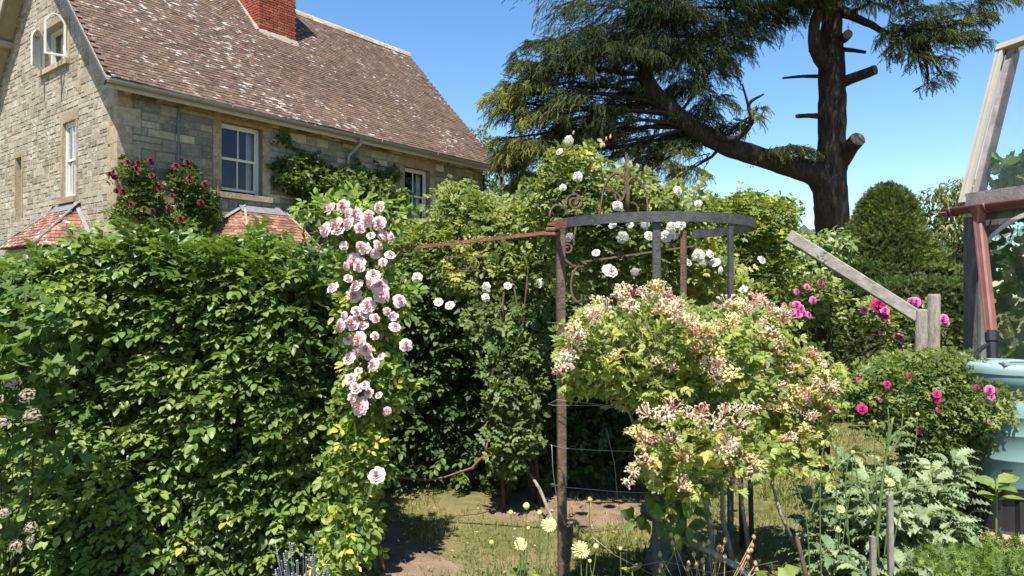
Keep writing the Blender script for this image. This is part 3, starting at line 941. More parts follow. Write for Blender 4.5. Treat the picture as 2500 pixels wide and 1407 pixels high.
for xx in (2.1, 4.2, 6.3, 8.4): mb.tube([(xx, -OV - .045 + .08 * math.cos(a), ZE - .035 + .08 * math.sin(a)) for a in np.linspace(math.pi, 2 * math.pi, 9)], .012, 5)
mb.build('gutter_joint', MT['gutter'], gut, kind='stuff')
tp, zp = lw(845, 330)
mb = MB(); mb.tube([(tp + .12, -OV - .045, ZE - .1), (tp + .12, -OV - .04, ZE - .22), (tp, -.12, ZE - .5), (tp, -.09, ZE - .62), (tp, -.09, 3.0), (tp, -.09, 0)], .04, 10); mb.build('downpipe', MT['gutter'], house)
mb = MB(); mb.tube([(1.16, -.05, ZE - .15), (1.16, -.05, 4.6), (1.15, -.05, 3.2), (1.15, -.05, 0.02)], .022, 8); mb.build('lead_pipe', MT['lead'], house)
mb = MB(); mb.tube([(HL - .02, -.07, ZE - .25), (HL - .02, -.07, 0.02)], .035, 8); mb.tube([(HL + .02 + .12 * math.sin(a), -.08, 5.2 + .14 * math.cos(a)) for a in np.linspace(0, 5.5, 14)], .012, 5); mb.build('iron_downpipe', MT['blackplastic'], house)

# chimney ---------------------------------------------------------------
cx0, cx1, cy0, cy1, cz1 = 4.50, 5.66, 2.30, 3.40, 11.6
mb = MB(); mb.box((cx0 + .02, cy0 + .02, 8.0), (cx1 - .02, cy1 - .02, cz1)); chim = mb.build('chimney', MT['flaunch'], house)
bm_ = make_mesh('brick', BV, BT, False, 0.0, 0, MT['brick'])
nb = 0; z = 8.52; row = 0
while z < cz1:
    for face in ('front', 'left'):
        L = (cx1 - cx0) if face == 'front' else (cy1 - cy0)
        a = -.11 if row % 2 else 0
        while a < L - .01:
            s, e = max(a, 0), min(a + .225, L)
            if e - s > .04:
                if face == 'front' or z > ZE + (cy0 + (s + e) / 2 + OV) * SLOPE - .12:
                    if face == 'front' and z < ZE + (cy0 + OV) * SLOPE - .1: a += .225; continue
                    o = link('brick', bm_, chim); nb += 1
                    j = random.uniform(-.003, .003)
                    if face == 'front': o.location = (cx0 + (s + e) / 2, cy0 + .02 + j, z + .034)
                    else: o.location = (cx0 + .02 + j, cy0 + (s + e) / 2, z + .034); o.rotation_euler = (0, 0, -math.pi / 2)
                    o.scale = (e - s - .009, .06, .063)
            a += .225
    z += .073; row += 1
mb = MB()
for i in range(12):                                          # cement fillet round the foot
    x = cx0 - .12 + (cx1 - cx0 + .24) * i / 11
fz = lambda y: ZE + (y + OV) * SLOPE
def fillet(p, q, w, h, n=10):
    vs = []; ts = []
    p = np.array(p); q = np.array(q)
    d = nrm(q - p); side = nrm(np.cross(d, A(0, 0, 1)))
    for i in range(n + 1):
        c = p + (q - p) * i / n; j = random.uniform(.85, 1.2)
        vs += [c - side * w * j * 0 + A(0, 0, h * j), c + side * w * j + A(0, 0, (fz((c + side * w * j)[1]) - c[2]) + .035), c + A(0, 0, -.05)]
    for i in range(n):
        a = i * 3; b = a + 3
        ts += [(a, b, b + 1), (a, b + 1, a + 1), (a + 1, b + 1, b + 2), (a + 1, b + 2, a + 2)]
    mb.add(vs, ts)
fillet((cx0 - .03, cy0 - .01, fz(cy0)), (cx1 + .03, cy0 - .01, fz(cy0)), .15, .10)
fillet((cx0 - .01, cy1, fz(cy1)), (cx0 - .01, cy0 - .03, fz(cy0)), .13, .09)
mb.build('cement_fillet', MT['flaunch'], chim)
mb = MB(); mb.box((cx0 - .06, cy0 - .06, cz1), (cx1 + .06, cy1 + .06, cz1 + .15)); mb.build('chimney_cap', MT['brick'], chim)

# bay roofs --------------------------------------------------------------
def bay(m, top, zt, outer, eave_w, ze, proj, name, lead):
    """canted bay: roof facets of tiles and walls below"""
    T0, T1 = A(*m(top[0], zt, .03)), A(*m(top[1], zt, .03))
    B, Cc = A(*m(outer[0], ze, proj)), A(*m(outer[1], ze, proj))
    Aw, D = A(*m(eave_w[0], ze, .03)), A(*m(eave_w[1], ze, .03))
    mb = MB()
    mb.add([Aw, B, T0], [(0, 1, 2)]); mb.quad(B, Cc, T1, T0); mb.add([Cc, D, T1], [(0, 1, 2)])
    br = mb.build(name, MT['flaunch'], house)
    for pts in ([Aw, B, T0], [B, Cc, T1, T0], [Cc, D, T1]):
        if np.cross(pts[1] - pts[0], pts[2] - pts[0])[2] < 0:
            pts = [pts[1], pts[0], pts[2]] if len(pts) == 3 else [pts[1], pts[0], pts[3], pts[2]]
        ex = nrm(pts[1] - pts[0]); c = np.mean(pts, 0)
        tp = pts[2] if len(pts) == 3 else pts[2]
        es = (tp - pts[0]) - ex * np.dot(tp - pts[0], ex); ln = np.linalg.norm(es); es = es / ln; en = np.cross(ex, es)
        if en[2] < 0: continue
        wid = np.linalg.norm(pts[1] - pts[0])
        loc = [(np.dot(p - pts[0], ex), np.dot(p - pts[0], es)) for p in pts]
        def clip(a, b, loc=loc):
            n = len(loc)
            for i in range(n):
                (x0, y0), (x1, y1) = loc[i], loc[(i + 1) % n]
                if (x1 - x0) * (b + .05 - y0) - (y1 - y0) * (a - x0) < -.004: return False
            return True
        tile_field(br, pts[0] + en * .005, ex, es, en, wid, ln, MT['tile_porch'], 10**6, lambda q: 0, clip)
    for p, q in ((T0, B), (T1, Cc)):
        mb = MB(); mb.tube([p + A(0, 0, .04), q + A(0, 0, .03)], .03, 7); mb.build('hip', MT['flaunch'] if not lead else MT['lead'], br)
    mb = MB(); s = nrm(T1 - T0)
    n_out = nrm(A(*m(0, 0, 1)) - A(*m(0, 0, 0)))
    mb.quad(T0 - s * .15 + A(0, 0, .09) - n_out * .01, T1 + s * .15 + A(0, 0, .09) - n_out * .01, T1 + s * .15 + n_out * .16 + A(0, 0, -.10), T0 - s * .15 + n_out * .16 + A(0, 0, -.10))
    for p, q in ((T0, Aw), (T1, D)):
        mb.quad(p + A(0, 0, .1), q + A(0, 0, .1), q + n_out * .07 + A(0, 0, .05), p + n_out * .07 + A(0, 0, .05))
    mb.build('lead_flashing', MT['lead'], br)
    mb = MB()
    k = .9
    b_, c_ = B - n_out * .12, Cc - n_out * .12
    for p, q in ((Aw + s * .12, b_ + s * .06), (b_ + s * .06, c_ - s * .06), (c_ - s * .06, D - s * .12)):
        mb.quad(A(p[0], p[1], 0), A(q[0], q[1], 0), q - A(0, 0, .03), p - A(0, 0, .03))
    mb.build('bay_wall', MT['dressed'], house)
    return br
b1_ = bay(mL, (2.66, 3.66), 3.60, (2.22, 4.10), (1.20, 4.95), 2.62, 1.0, 'bay_roof', False); b1_['label'] = 'tiled bay roof below the large sash window'
b2_ = bay(lambda a, b, d: A(-d, a, b), (1.85, 3.0), 3.52, (1.45, 3.5), (.95, 4.4), 2.62, .95, 'bay_roof', True); b2_['label'] = 'orange tiled bay roof below the gable window'

# ------------------------------------------------------------------ foliage helpers
def leaf_tmpl(width, prof, fold=.12, curl=.25, wave=0.0, nrow=None):
    """one leaf along +y, length 1; prof = list of (y, half width fraction)"""
    v = [(0, 0, 0)]
    for i, (y, w) in enumerate(prof):
        z = -curl * y * y
        wv = wave * (1 if i % 2 else -1)
        v += [(-w * width, y, z + fold * w + wv), (0, y + .02, z), (w * width, y, z + fold * w - wv)]
    v.append((0, 1, -curl))
    n = len(prof); t = [(0, 2, 1), (0, 3, 2)]
    for i in range(n - 1):
        a = 1 + i * 3; b = a + 3
        t += [(a, a + 1, b + 1), (a, b + 1, b), (a + 1, a + 2, b + 2), (a + 1, b + 2, b + 1)]
    a = 1 + (n - 1) * 3; k = len(v) - 1
    t += [(a, a + 1, k), (a + 1, a + 2, k)]
    return np.array(v, float), np.array(t)

def merge_tmpl(items):
    vs, ts, n = [], [], 0
    for v, t in items:
        vs.append(v); ts.append(t + n); n += len(v)
    return np.concatenate(vs), np.concatenate(ts)

def xf(tm, scale=1.0, rot=(0, 0, 0), loc=(0, 0, 0)):
    from mathutils import Euler
    m = np.array(Euler(rot).to_matrix())
    return (tm[0] * scale) @ m.T + np.asarray(loc, float), tm[1]

T_BEECH = leaf_tmpl(.62, [(.22, .38), (.5, .5), (.78, .33)], .22, .22, .035)
T_OVATE = leaf_tmpl(.58, [(.25, .42), (.55, .48), (.82, .26)], .2, .2)
T_SLIM = leaf_tmpl(.36, [(.3, .42), (.65, .42)], .2, .25)
T_OV2 = leaf_tmpl(.58, [(.3, .45), (.68, .42)], .2, .2)
T_BEECH2 = leaf_tmpl(.62, [(.30, .45), (.70, .42)], .22, .22)
T_LEAFLET = leaf_tmpl(.56, [(.42, .52)], .2, .2)
T_SMALL = leaf_tmpl(.6, [(.45, .5)], .2, .2)
T_NEEDLE = (np.array([[-.5, 0, 0], [.5, 0, 0], [0, 1, 0]], float), np.array([[0, 1, 2]]))
def compound(leaf, pairs, spread=1.0):
    it = []
    for i in range(pairs):
        y = .18 + .5 * i / max(1, pairs - 1) if pairs > 1 else .32
        for sgn in (-1, 1):
            it.append(xf(leaf, .42 + .05 * i, (0.1, 0, sgn * -1.0 * spread), (0, y, 0)))
    it.append(xf(leaf, .5, (0.05, 0, 0), (0, .55, 0)))
    stalk = (np.array([[-.008, 0, 0], [.008, 0, 0], [.006, .6, 0], [-.006, .6, 0]]), np.array([[0, 1, 2], [0, 2, 3]]))
    it.append(stalk)
    return merge_tmpl(it)
def spray_tmpl(leaf, n=6, seed=1):
    rr = random.Random(seed); it = []
    for i in range(n):
        sg = -1 if i % 2 else 1
        it.append(xf(leaf, .34 * rr.uniform(.8, 1.15) * (1 - .05 * i), (rr.uniform(-.35, .25), rr.uniform(-.35, .35) + sg * .12, -sg * rr.uniform(.7, 1.15)), (0, .10 + .125 * i, -.03 * i * i * .12)))
    it.append(xf(leaf, .3, (-.15, 0, rr.uniform(-.2, .2)), (0, .78, -.12)))
    it.append((np.array([[-.006, 0, 0], [.006, 0, 0], [.004, .8, -.12], [-.004, .8, -.12]]), np.array([[0, 1, 2], [0, 2, 3]])))
    return merge_tmpl(it)
T_SPRAYS = [spray_tmpl(T_BEECH2, 6, q) for q in (1, 2, 3)]
T_ROSE3 = compound(T_OV2, 1); T_ROSE5 = compound(T_OV2, 2); T_ROSE5L = compound(T_LEAFLET, 2); T_ROSE7S = compound(T_SMALL, 2)
T_LANCE = leaf_tmpl(.46, [(.3, .45), (.68, .42)], .2, .3)
T_PAIR = merge_tmpl([xf(T_LANCE, .62, (.1, 0, -.9)), xf(T_LANCE, .62, (.1, 0, .9)), xf(T_LANCE, .4, (.3, 0, -.25), (0, .1, .02)), xf(T_LANCE, .4, (.3, 0, .35), (0, .1, .02))])

def lobed_tmpl(lobes=5, deep=.45, cup=.15):
    v = [(0, 0.12, 0)]; n = lobes * 2 + 1
    rim = []
    for i in range(n):
        a = math.pi * (-.32 + 1.64 * i / (n - 1)) + math.pi * 0.0
        a = -math.pi / 2 + (i - (n - 1) / 2) / ((n - 1) / 2) * 2.5 + math.pi
        r = .58 if i % 2 else .58 * (1 - deep)
        if i in (0, n - 1): r = .3
        rim.append((r * math.sin(a - math.pi / 2) , .35 + r * math.cos(a - math.pi / 2), cup * r * (1 if i % 2 else -.4)))
    v[0] = (0, .3, 0)
    v += rim + [(0, .12, 0)]
    t = [(0, i, i + 1) for i in range(1, len(v) - 1)] + [(0, len(v) - 1, 1)]
    return np.array(v, float), np.array(t)
T_LOBED = lobed_tmpl(5, .42)
T_VINE = lobed_tmpl(7, .14, .12)

def jag_tmpl(n=9, width=.5, curl=.35, ruffle=.05):
    """long leaf with toothed, ruffled edge"""
    v = []; t = []
    for i in range(n):
        y = i / (n - 1)
        w = width * .5 * math.sin(math.pi * (.08 + .88 * y)) ** .8 * (1.12 if i % 2 else .74)
        z = .18 * math.sin(y * 2.2) - curl * y * y
        r1 = ruffle * (1 if i % 2 else -1)
        v += [(-w, y + (.03 if i % 2 else 0), z + w * .25 + r1), (0, y, z), (w, y + (.03 if i % 2 else 0), z + w * .25 - r1 * .8)]
    for i in range(n - 1):
        a, b = i * 3, i * 3 + 3
        t += [(a, a + 1, b + 1), (a, b + 1, b), (a + 1, a + 2, b + 2), (a + 1, b + 2, b + 1)]
    return np.array(v, float), np.array(t)
T_JAG = jag_tmpl(15, .44, .5, .06); T_BROAD = jag_tmpl(7, .62, .3, .02)

def frames(d, n):
    d = nrm(d); s = nrm(np.cross(d, n)); n2 = np.cross(s, d)
    return s, d, n2

def rand_dirs(k):
    return nrm(RNG.normal(size=(k, 3)))

def leaves(parent, pos, d, nr, tm, size, mat, rnd=None, nparts=0, rank=None, name='foliage', part='leaf', smooth=True):
    """scatter the template; nparts of them become objects of their own"""
    k = len(pos)
    if k == 0: return
    size = np.broadcast_to(np.asarray(size, float), (k,))
    if rnd is None: rnd = RNG.random(k)
    s, d, n2 = frames(d, nr)
    tv, tt = tm
    rl = root_loc(parent)
    order = np.arange(k)
    if nparts:
        order = np.argsort(rank if rank is not None else pos[:, 1])
        meshes = [make_mesh(part, tv, tt, smooth, q, 0, mat) for q in (.1, .3, .5, .65, .8, .95)]
        for i in order[:nparts]:
            o = link(part, meshes[int(min(5, rnd[i] * 6))], parent)
            m = Matrix([[s[i][r] * size[i], d[i][r] * size[i], n2[i][r] * size[i], pos[i][r] - rl[r]] for r in range(3)] + [[0, 0, 0, 1]])
            o.matrix_basis = m
        order = order[nparts:]
    if len(order) == 0: return
    P, S, D, N, Z, Q = pos[order], s[order], d[order], n2[order], size[order], rnd[order]
    v = P[:, None] + Z[:, None, None] * (tv[None, :, 0, None] * S[:, None] + tv[None, :, 1, None] * D[:, None] + tv[None, :, 2, None] * N[:, None])
    t = tt[None] + (np.arange(len(order)) * len(tv))[:, None, None]
    mb = MB(); mb.add(v.reshape(-1, 3), t.reshape(-1, 3), np.repeat(Q, len(tv)), smooth)
    return mb.build(name, mat, parent, world=True, kind='stuff')

def blob_pts(blobs, k, shell=.5, seed=0, gap=.0, gscale=4.0):
    """blobs: (px, py, Y, rx px, ry px, rdepth m). Points lean towards the outside. returns pos, outward"""
    vol = np.array([b[3] * b[4] * max(b[5], .05) * b[2] ** 2 for b in blobs]) ** .75
    vol = vol * np.array([b[6] if len(b) > 6 else 1.0 for b in blobs])
    idx = RNG.choice(len(blobs), size=int(k * (1 + gap * 1.2)), p=vol / vol.sum())
    u = rand_dirs(len(idx)); r = RNG.random(len(idx)) ** (1 / 3)
    r = shell + (1 - shell) * r if shell > 0 else r
    r = r * (1 + .12 * RNG.normal(size=len(idx)))
    c = np.array([PX(b[0], b[1], b[2]) for b in blobs]); rad = np.array([[M(b[3], b[2]), b[5], M(b[4], b[2])] for b in blobs])
    p = c[idx] + u * r[:, None] * rad[idx]
    if gap:
        keep = noise3(p, gscale, 31 + seed) > gap * .62
        p, u, idx = p[keep], u[keep], idx[keep]
    return p, nrm(u / rad[idx]), idx

def twigs(parent, targets, start, rad, mat, name='stem', n=5, bend=.15, joined=True):
    mb = MB(); rl = root_loc(parent)
    for i, q in enumerate(targets):
        p = np.asarray(start[i] if np.ndim(start) == 2 else start, float); q = np.asarray(q, float)
        L = np.linalg.norm(q - p)
        k = np.linspace(0, 1, 6)[:, None]
        o = rand_dirs(1)[0] * bend * L
        pts = p + (q - p) * k + o * np.sin(k * math.pi) + (rand_dirs(6) * L * .025) * np.sin(k * math.pi)
        mb.tube(pts, np.linspace(1, .45, 6) * rad, n)
        if not joined:
            mb.build(name, mat, parent, world=True); mb = MB()
    if joined and mb.n: mb.build(name, mat, parent, world=True, kind='stuff')

UP = A(0, 0, 1)

# ------------------------------------------------------------------ flowers
def rose_mesh(name, mat, layers=5, full=1.0, seed=0, flat=.0):
    """double bloom facing +z, unit diameter"""
    rr = random.Random(seed); mb = MB()
    for L in range(layers):
        f = L / max(1, layers - 1)
        npet = 4 + L
        for k in range(npet):
            ph = 2 * math.pi * k / npet + L * .7 + rr.uniform(-.2, .2)
            R0 = .10 + .36 * f; H = (.34 - .26 * f) * full; tilt = .25 + 1.05 * f + rr.uniform(-.12, .12)
            w = (.9 / npet * math.pi) * (1.25 + .1 * rr.random())
            rows = 4; cols = 5; v = []; rn = []
            for i in range(rows):
                b = i / (rows - 1)
                for j in range(cols):
                    a = (j / (cols - 1) - .5) * 2
                    ww = w * (.45 + .75 * math.sin(math.pi * (.15 + .62 * b)))
                    edge = 1 - .16 * abs(a) ** 2 * b
                    rad = (.04 + R0 * b ** .8 * (math.sin(tilt) + .25) * edge) + (.03 * rr.uniform(-1, 1) * b)
                    z = (H * b * math.cos(tilt * .75) * edge + .12 * (1 - f)) - .10 * f * b * b + .02 * rr.uniform(-1, 1) * b + (.05 * math.sin(a * 5 + k) * b)
                    rad = rad + (.05 * b * b * f)
                    v.append((rad * math.cos(ph + a * ww), rad * math.sin(ph + a * ww), z))
                    rn.append(min(1, max(0, .12 + .62 * f + .28 * b + rr.uniform(-.08, .08))))
            t = []
            for i in range(rows - 1):
                for j in range(cols - 1):
                    q = i * cols + j; t += [(q, q + 1, q + cols + 1), (q, q + cols + 1, q + cols)]
            mb.add(v, t, rn, True)
    # calyx
    mb.add([(.06 * math.cos(a), .06 * math.sin(a), -.02) for a in np.arange(5) * 1.257] + [(0, 0, -.16)], [(i, (i + 1) % 5, 5) for i in range(5)], .5, True, 1)
    v = np.concatenate(mb.V); t = np.concatenate(mb.T)
    return make_mesh(name, v, t, np.concatenate(mb.S), np.concatenate(mb.Rn), np.concatenate(mb.Mt), [mat, MT['stem']])

def put(me, name, parent, p, face, size, roll=None):
    o = link(name, me, parent)
    q = Vector(face).to_track_quat('Z', 'Y')
    roll = random.uniform(0, 6.28) if roll is None else roll
    o.matrix_basis = Matrix.LocRotScale(Vector(np.asarray(p) - root_loc(parent)), q @ Matrix.Rotation(roll, 3, 'Z').to_quaternion(), Vector((size,) * 3))
    return o

PINKS = [rose_mesh('pink_rose_bloom', MT['pink'], 5, 1.0, s) for s in (1, 2, 3, 4)] + [rose_mesh('pink_rose_bloom', MT['pink'], 4, 1.35, 21), rose_mesh('pink_rose_bloom', MT['pink'], 4, 1.6, 22), rose_mesh('pink_rose_bloom', MT['pink'], 3, 1.8, 23)]
WHITES = [rose_mesh('white_rose_bloom', MT['white'], 4, .8, s) for s in (5, 6, 7)]
REDS = [rose_mesh('red_rose_bloom', MT['red'], 4, 1.0, s) for s in (8, 9)]
MAGS = [rose_mesh('magenta_rose_bloom', MT['magenta'], 4, .9, s) for s in (10, 11)]
CRIMS = [rose_mesh('crimson_rose_bloom', MT['crimson'], 3, .9, s) for s in (12, 13)]

def bud_mesh(mat):
    mb = MB(); mb.lathe([(0, -.5), (.2, -.3), (.26, 0), (.16, .4), (0, .6)], 7)
    return make_mesh('bud', np.concatenate(mb.V), np.concatenate(mb.T), True, .4, 0, mat)
BUD_PINK = bud_mesh(MT['pink']); BUD_WHITE = bud_mesh(MT['honey_cream'])

def honey_mesh(name, mat, seed, ntr=13, openf=.7):
    rr = random.Random(seed); mb = MB()
    for k in range(ntr):
        ph = k * 2.399 + rr.uniform(-.2, .2); el = rr.uniform(.15, 1.25)
        d = A(math.cos(ph) * math.cos(el), math.sin(ph) * math.cos(el), math.sin(el))
        L = rr.uniform(.40, .56); bendv = A(0, 0, 1) * rr.uniform(.05, .14)
        k4 = np.linspace(0, 1, 5)[:, None]
        pts = d * L * k4 + bendv * k4 ** 2
        rad = A(.013, .014, .018, .028, .022)
        v0 = mb.n
        mb.tube(pts, rad, 5, 0.0)
        nn = len(mb.Rn[-1]); g = np.concatenate([np.repeat(np.linspace(0.05, .7, 5), 5), [0, .75]]) + rr.uniform(-.1, .15)
        mb.Rn[-1] = np.clip(g, 0, 1)
        if rr.random() < openf:                      # split lips
            tip = pts[-1]; s = nrm(np.cross(d, A(.3, .2, .9))); n2 = np.cross(s, d)
            for sg, ln in ((1, .17), (-1, .15)):
                q = tip + n2 * sg * .02; e = tip + d * ln * .5 + n2 * sg * ln * .85; e2 = e + n2 * sg * .04 - d * .10
                v = [q - s * .03, q + s * .03, e + s * .055, e - s * .055, e2]
                mb.add(v, [(0, 1, 2), (0, 2, 3), (3, 2, 4)], A(.75, .75, .95, .95, 1.0), True)
            for _ in range(2):                       # stamens
                e = tip + d * .16 + rr.uniform(-.05, .05) * s + rr.uniform(-.05, .05) * n2
                mb.add([tip - s * .004, tip + s * .004, e], [(0, 1, 2)], .95)
    v = np.concatenate(mb.V); t = np.concatenate(mb.T)
    return make_mesh(name, v, t, np.concatenate(mb.S), np.concatenate(mb.Rn), 0, mat)
HONEYS = [honey_mesh('honeysuckle_cluster', MT['honey_pink'], 1, 13, .25), honey_mesh('honeysuckle_cluster', MT['honey_cream'], 2, 15, .9), honey_mesh('honeysuckle_cluster', MT['honey_cream'], 3, 13, .8),
          honey_mesh('honeysuckle_cluster', MT['honey_pink'], 4, 12, .6), honey_mesh('honeysuckle_cluster', MT['honey_yellow'], 5, 15, .9)]

# ------------------------------------------------------------------ hedges
def hedge_leaves(faces, k, tm, size, mat, root, nparts, clump=.26, sprays=.16):
    """faces: (origin, ex, ey, outward normal, weight). Hanging single leaves below, level sprays on the outside"""
    area = np.array([np.linalg.norm(np.cross(f[1], f[2])) * f[4] for f in faces]); area = area / area.sum()
    def sample(k, deep, off):
        pos, out = [], []
        for f, a in zip(faces, area):
            n = int(k * a); uv = RNG.random((n, 2))
            p = f[0] + uv[:, :1] * f[1] + uv[:, 1:] * f[2]
            lump = (noise3(p, 1.7, 12) - .5) * clump + (noise3(p * A(1, 1, 1.8), 5.0, 13) - .5) * clump * .7
            p = p + f[3] * (lump + off - RNG.random(n) ** 1.3 * deep)[:, None] + RNG.normal(size=(n, 3)) * .02
            pos.append(p); out.append(np.broadcast_to(f[3], (n, 3)))
        return np.concatenate(pos), np.concatenate(out)
    pos, out = sample(k, .24, -.02); k1 = len(pos)
    d = out * .5 + RNG.normal(size=(k1, 3)) * A(.7, .5, .5) + UP * RNG.uniform(-.8, .1, size=(k1, 1))
    n = UP * .7 + out * .5 + RNG.normal(size=(k1, 3)) * .55
    rnd = np.clip(RNG.random(k1) * .6 + (noise3(pos, 3, 77) - .5) * .4 + .05, 0, .9)
    leaves(root, pos, d, n, tm, size * RNG.uniform(.45, 1.2, k1), mat, rnd, nparts, rank=-(pos * out).sum(1) + RNG.random(k1) * .12, name='foliage')
    for q, tm2 in enumerate(T_SPRAYS):
        pos, out = sample(int(k * sprays / 3), .16, .03); k2 = len(pos)
        d = out * .75 + RNG.normal(size=(k2, 3)) * A(.75, .5, .12) + UP * RNG.uniform(-.35, .12, size=(k2, 1))
        n = UP * 1.0 + out * .22 + RNG.normal(size=(k2, 3)) * .2
        rnd = np.clip(RNG.random(k2) * .7 + (noise3(pos, 2.5, 78) - .5) * .6 + .25, 0, .97)
        rnd = np.where(RNG.random(k2) < .012, 1.0, rnd)
        leaves(root, pos, d, n, tm2, size * 2.9 * RNG.uniform(.6, 1.2, k2), mat, rnd, 0, name='leaf_spray')
    return pos

def hedge_top(x):                      # silhouette of the near hedge (z at its front edge)
    px = x / 4.1 * F + CX
    return np.interp(px, [-300, 0, 110, 300, 450, 560, 700, 830, 900], [1.78, 1.82, 1.90, 1.97, 1.93, 1.90, 1.86, 1.77, 1.69])

hedge = thing('beech_hedge', 'tall clipped beech hedge with glossy leaves in the left foreground', 'hedge', (-2.2, 4.5, 0))
X0, X1, Y0, Y1 = -3.9, -1.16, 4.0, 5.2
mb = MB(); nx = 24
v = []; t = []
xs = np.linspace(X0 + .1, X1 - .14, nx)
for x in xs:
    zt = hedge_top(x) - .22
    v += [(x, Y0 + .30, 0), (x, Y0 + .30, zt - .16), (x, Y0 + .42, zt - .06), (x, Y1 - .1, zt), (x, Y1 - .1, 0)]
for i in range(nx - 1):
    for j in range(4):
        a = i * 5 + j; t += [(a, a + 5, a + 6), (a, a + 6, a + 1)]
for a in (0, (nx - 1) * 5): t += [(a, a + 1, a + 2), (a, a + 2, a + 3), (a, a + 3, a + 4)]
mb.add(v, t); mb.build('shade_core', MT['core'], hedge, world=True)  # added dark solid that stops light behind the leaves
faces = []
segs = np.linspace(X0, X1, 13)
for a, b in zip(segs[:-1], segs[1:]):
    zt = float(hedge_top((a + b) / 2)); z2 = float(hedge_top(b))
    faces.append((A(a, Y0, .05), A(b - a, 0, 0), A(0, 0, zt - .12), A(0, -1, 0), 1.0))
    faces.append((A(a, Y0, zt - .13), A(b - a, 0, 0), A(0, .14, .13), nrm(A(0, -.7, .7)), 1.4))
    faces.append((A(a, Y0 + .12, zt), A(b - a, 0, 0), A(0, 1.0, -.02), A(0, 0, 1), .75))
faces.append((A(X1, Y0, .05), A(0, Y1 - Y0, 0), A(0, 0, 1.75), A(1, 0, 0), .75))
hp = hedge_leaves(faces, 18500, T_BEECH, .066, MT['beech'], hedge, 300, clump=.30, sprays=.19)
# shoots standing out of the top and face
tg = []; st = []
for _ in range(70):
    x = random.uniform(X0 + .2, X1 - .1); zt = float(hedge_top(x))
    if random.random() < .65: p = A(x, Y0 + random.uniform(.05, .5), zt - .1); q = p + A(random.uniform(-.1, .1), random.uniform(-.1, .05), random.uniform(.08, .2))
    else: p = A(x, Y0 + .05, random.uniform(.3, zt)); q = p + A(random.uniform(-.18, .18), -random.uniform(.12, .22), random.uniform(-.05, .1))
    st.append(p); tg.append(q)
twigs(hedge, tg, np.array(st), .004, MT['twig'], 'shoot', 4, .08)
pp = []; dd = []
for p, q in zip(st, tg):
    for f in (.35, .55, .75, .95):
        pp.append(p + (q - p) * f); dd.append(rand_dirs(1)[0] * A(1, .6, .3) + A(0, -.35, .1))
leaves(hedge, np.array(pp), np.array(dd), np.tile(A(0, -.45, .9), (len(pp), 1)) + RNG.normal(size=(len(pp), 3)) * .3, T_BEECH, .075 * RNG.uniform(.7, 1.1, len(pp)), MT['beech'], RNG.uniform(.4, 1, len(pp)), name='shoot_foliage')

hedge2 = thing('beech_hedge', 'shaded beech hedge behind the iron post, under the white climbing rose', 'hedge', (-.2, 6.3, 0))
X0b, X1b, Y0b, Y1b = -1.55, 1.45, 5.75, 6.9
mb = MB(); mb.box((X0b + .1, Y0b + .3, .16), (X1b - .1, Y1b, 1.5)); mb.build('shade_core', MT['core'], hedge2, world=True)  # dark box added inside this hedge to block light
faces = [(A(X0b, Y0b, .12), A(X1b - X0b, 0, 0), A(0, 0, 1.6), A(0, -1, 0), 1.0), (A(X0b, Y0b, 1.7), A(X1b - X0b, 0, 0), A(0, 1.1, 0), UP, .4), (A(X0b, Y0b, .1), A(0, 1, 0), A(0, 0, 1.6), A(-1, 0, 0), .5)]
hedge_leaves(faces, 6500, T_BEECH, .072, MT['beech_shaded'], hedge2, 200, clump=.32, sprays=.17)
mb = MB()
for x in (-1.2, -.75, -.3, .05, .2, .5, .9):
    mb = MB(); mb.tube([(x, Y0b + .3, -.02), (x + .03, Y0b + .28, .3), (x - .02, Y0b + .3, .7)], [.035, .03, .022], 7, rough=.2); mb.build('trunk', MT['twig'], hedge2, world=True)

# ------------------------------------------------------------------ cedar
YC = 20.0
cedar = thing('cedar_tree', 'tall old cedar with dark bare trunk, sawn branch stubs and spreading left limb', 'tree', PX(2035, 862, YC) * A(1, 1, 0))
def limb(name, pts, mat=None, n=10, rough=.18, fine=5):
    """pts: (px, py, Y, radius px)"""
    p = np.array([PX(a, b, c) for a, b, c, r in pts]); r = np.array([M(r_, c) for a, b, c, r_ in pts])
    k = np.linspace(0, len(p) - 1, (len(p) - 1) * fine + 1)
    # smooth (Catmull-Rom) through the nodes
    out = []
    P = np.concatenate([[2*p[0]-p[1]], p, [2*p[-1]-p[-2]]])
    for x in k:
        i = min(int(x), len(p) - 2); t = x - i
        a, b, c, d = P[i], P[i+1], P[i+2], P[i+3]
        out.append(.5 * ((2*b) + (c - a) * t + (2*a - 5*b + 4*c - d) * t**2 + (3*b - a - 3*c + d) * t**3))
    mb = MB(); mb.tube(out, np.interp(k, np.arange(len(p)), r), n, rough=rough)
    mb.build(name, mat or MT['bark'], cedar, world=True)
    return np.array(out)
limb('trunk', [(2040, 866, YC, 62), (2036, 760, YC, 47), (2033, 560, YC, 40), (2026, 470, YC, 39), (2030, 380, YC, 35), (2030, 270, YC, 31), (2030, 150, YC, 28), (2030, 20, YC, 25), (2026, -150, YC, 22), (2020, -420, YC, 13), (2018, -640, YC, 4)], n=18, fine=7, rough=.3)
main = limb('limb', [(2022, 452, YC, 36), (1985, 425, YC - .1, 30), (1920, 405, YC - .3, 25), (1840, 378, YC - .5, 23), (1765, 352, YC - .7, 24), (1690, 312, YC - .9, 24), (1625, 258, YC - 1, 22), (1582, 205, YC - 1, 20), (1570, 140, YC - .9, 15), (1556, 50, YC - .9, 11), (1535, -60, YC - .8, 6)], n=12)
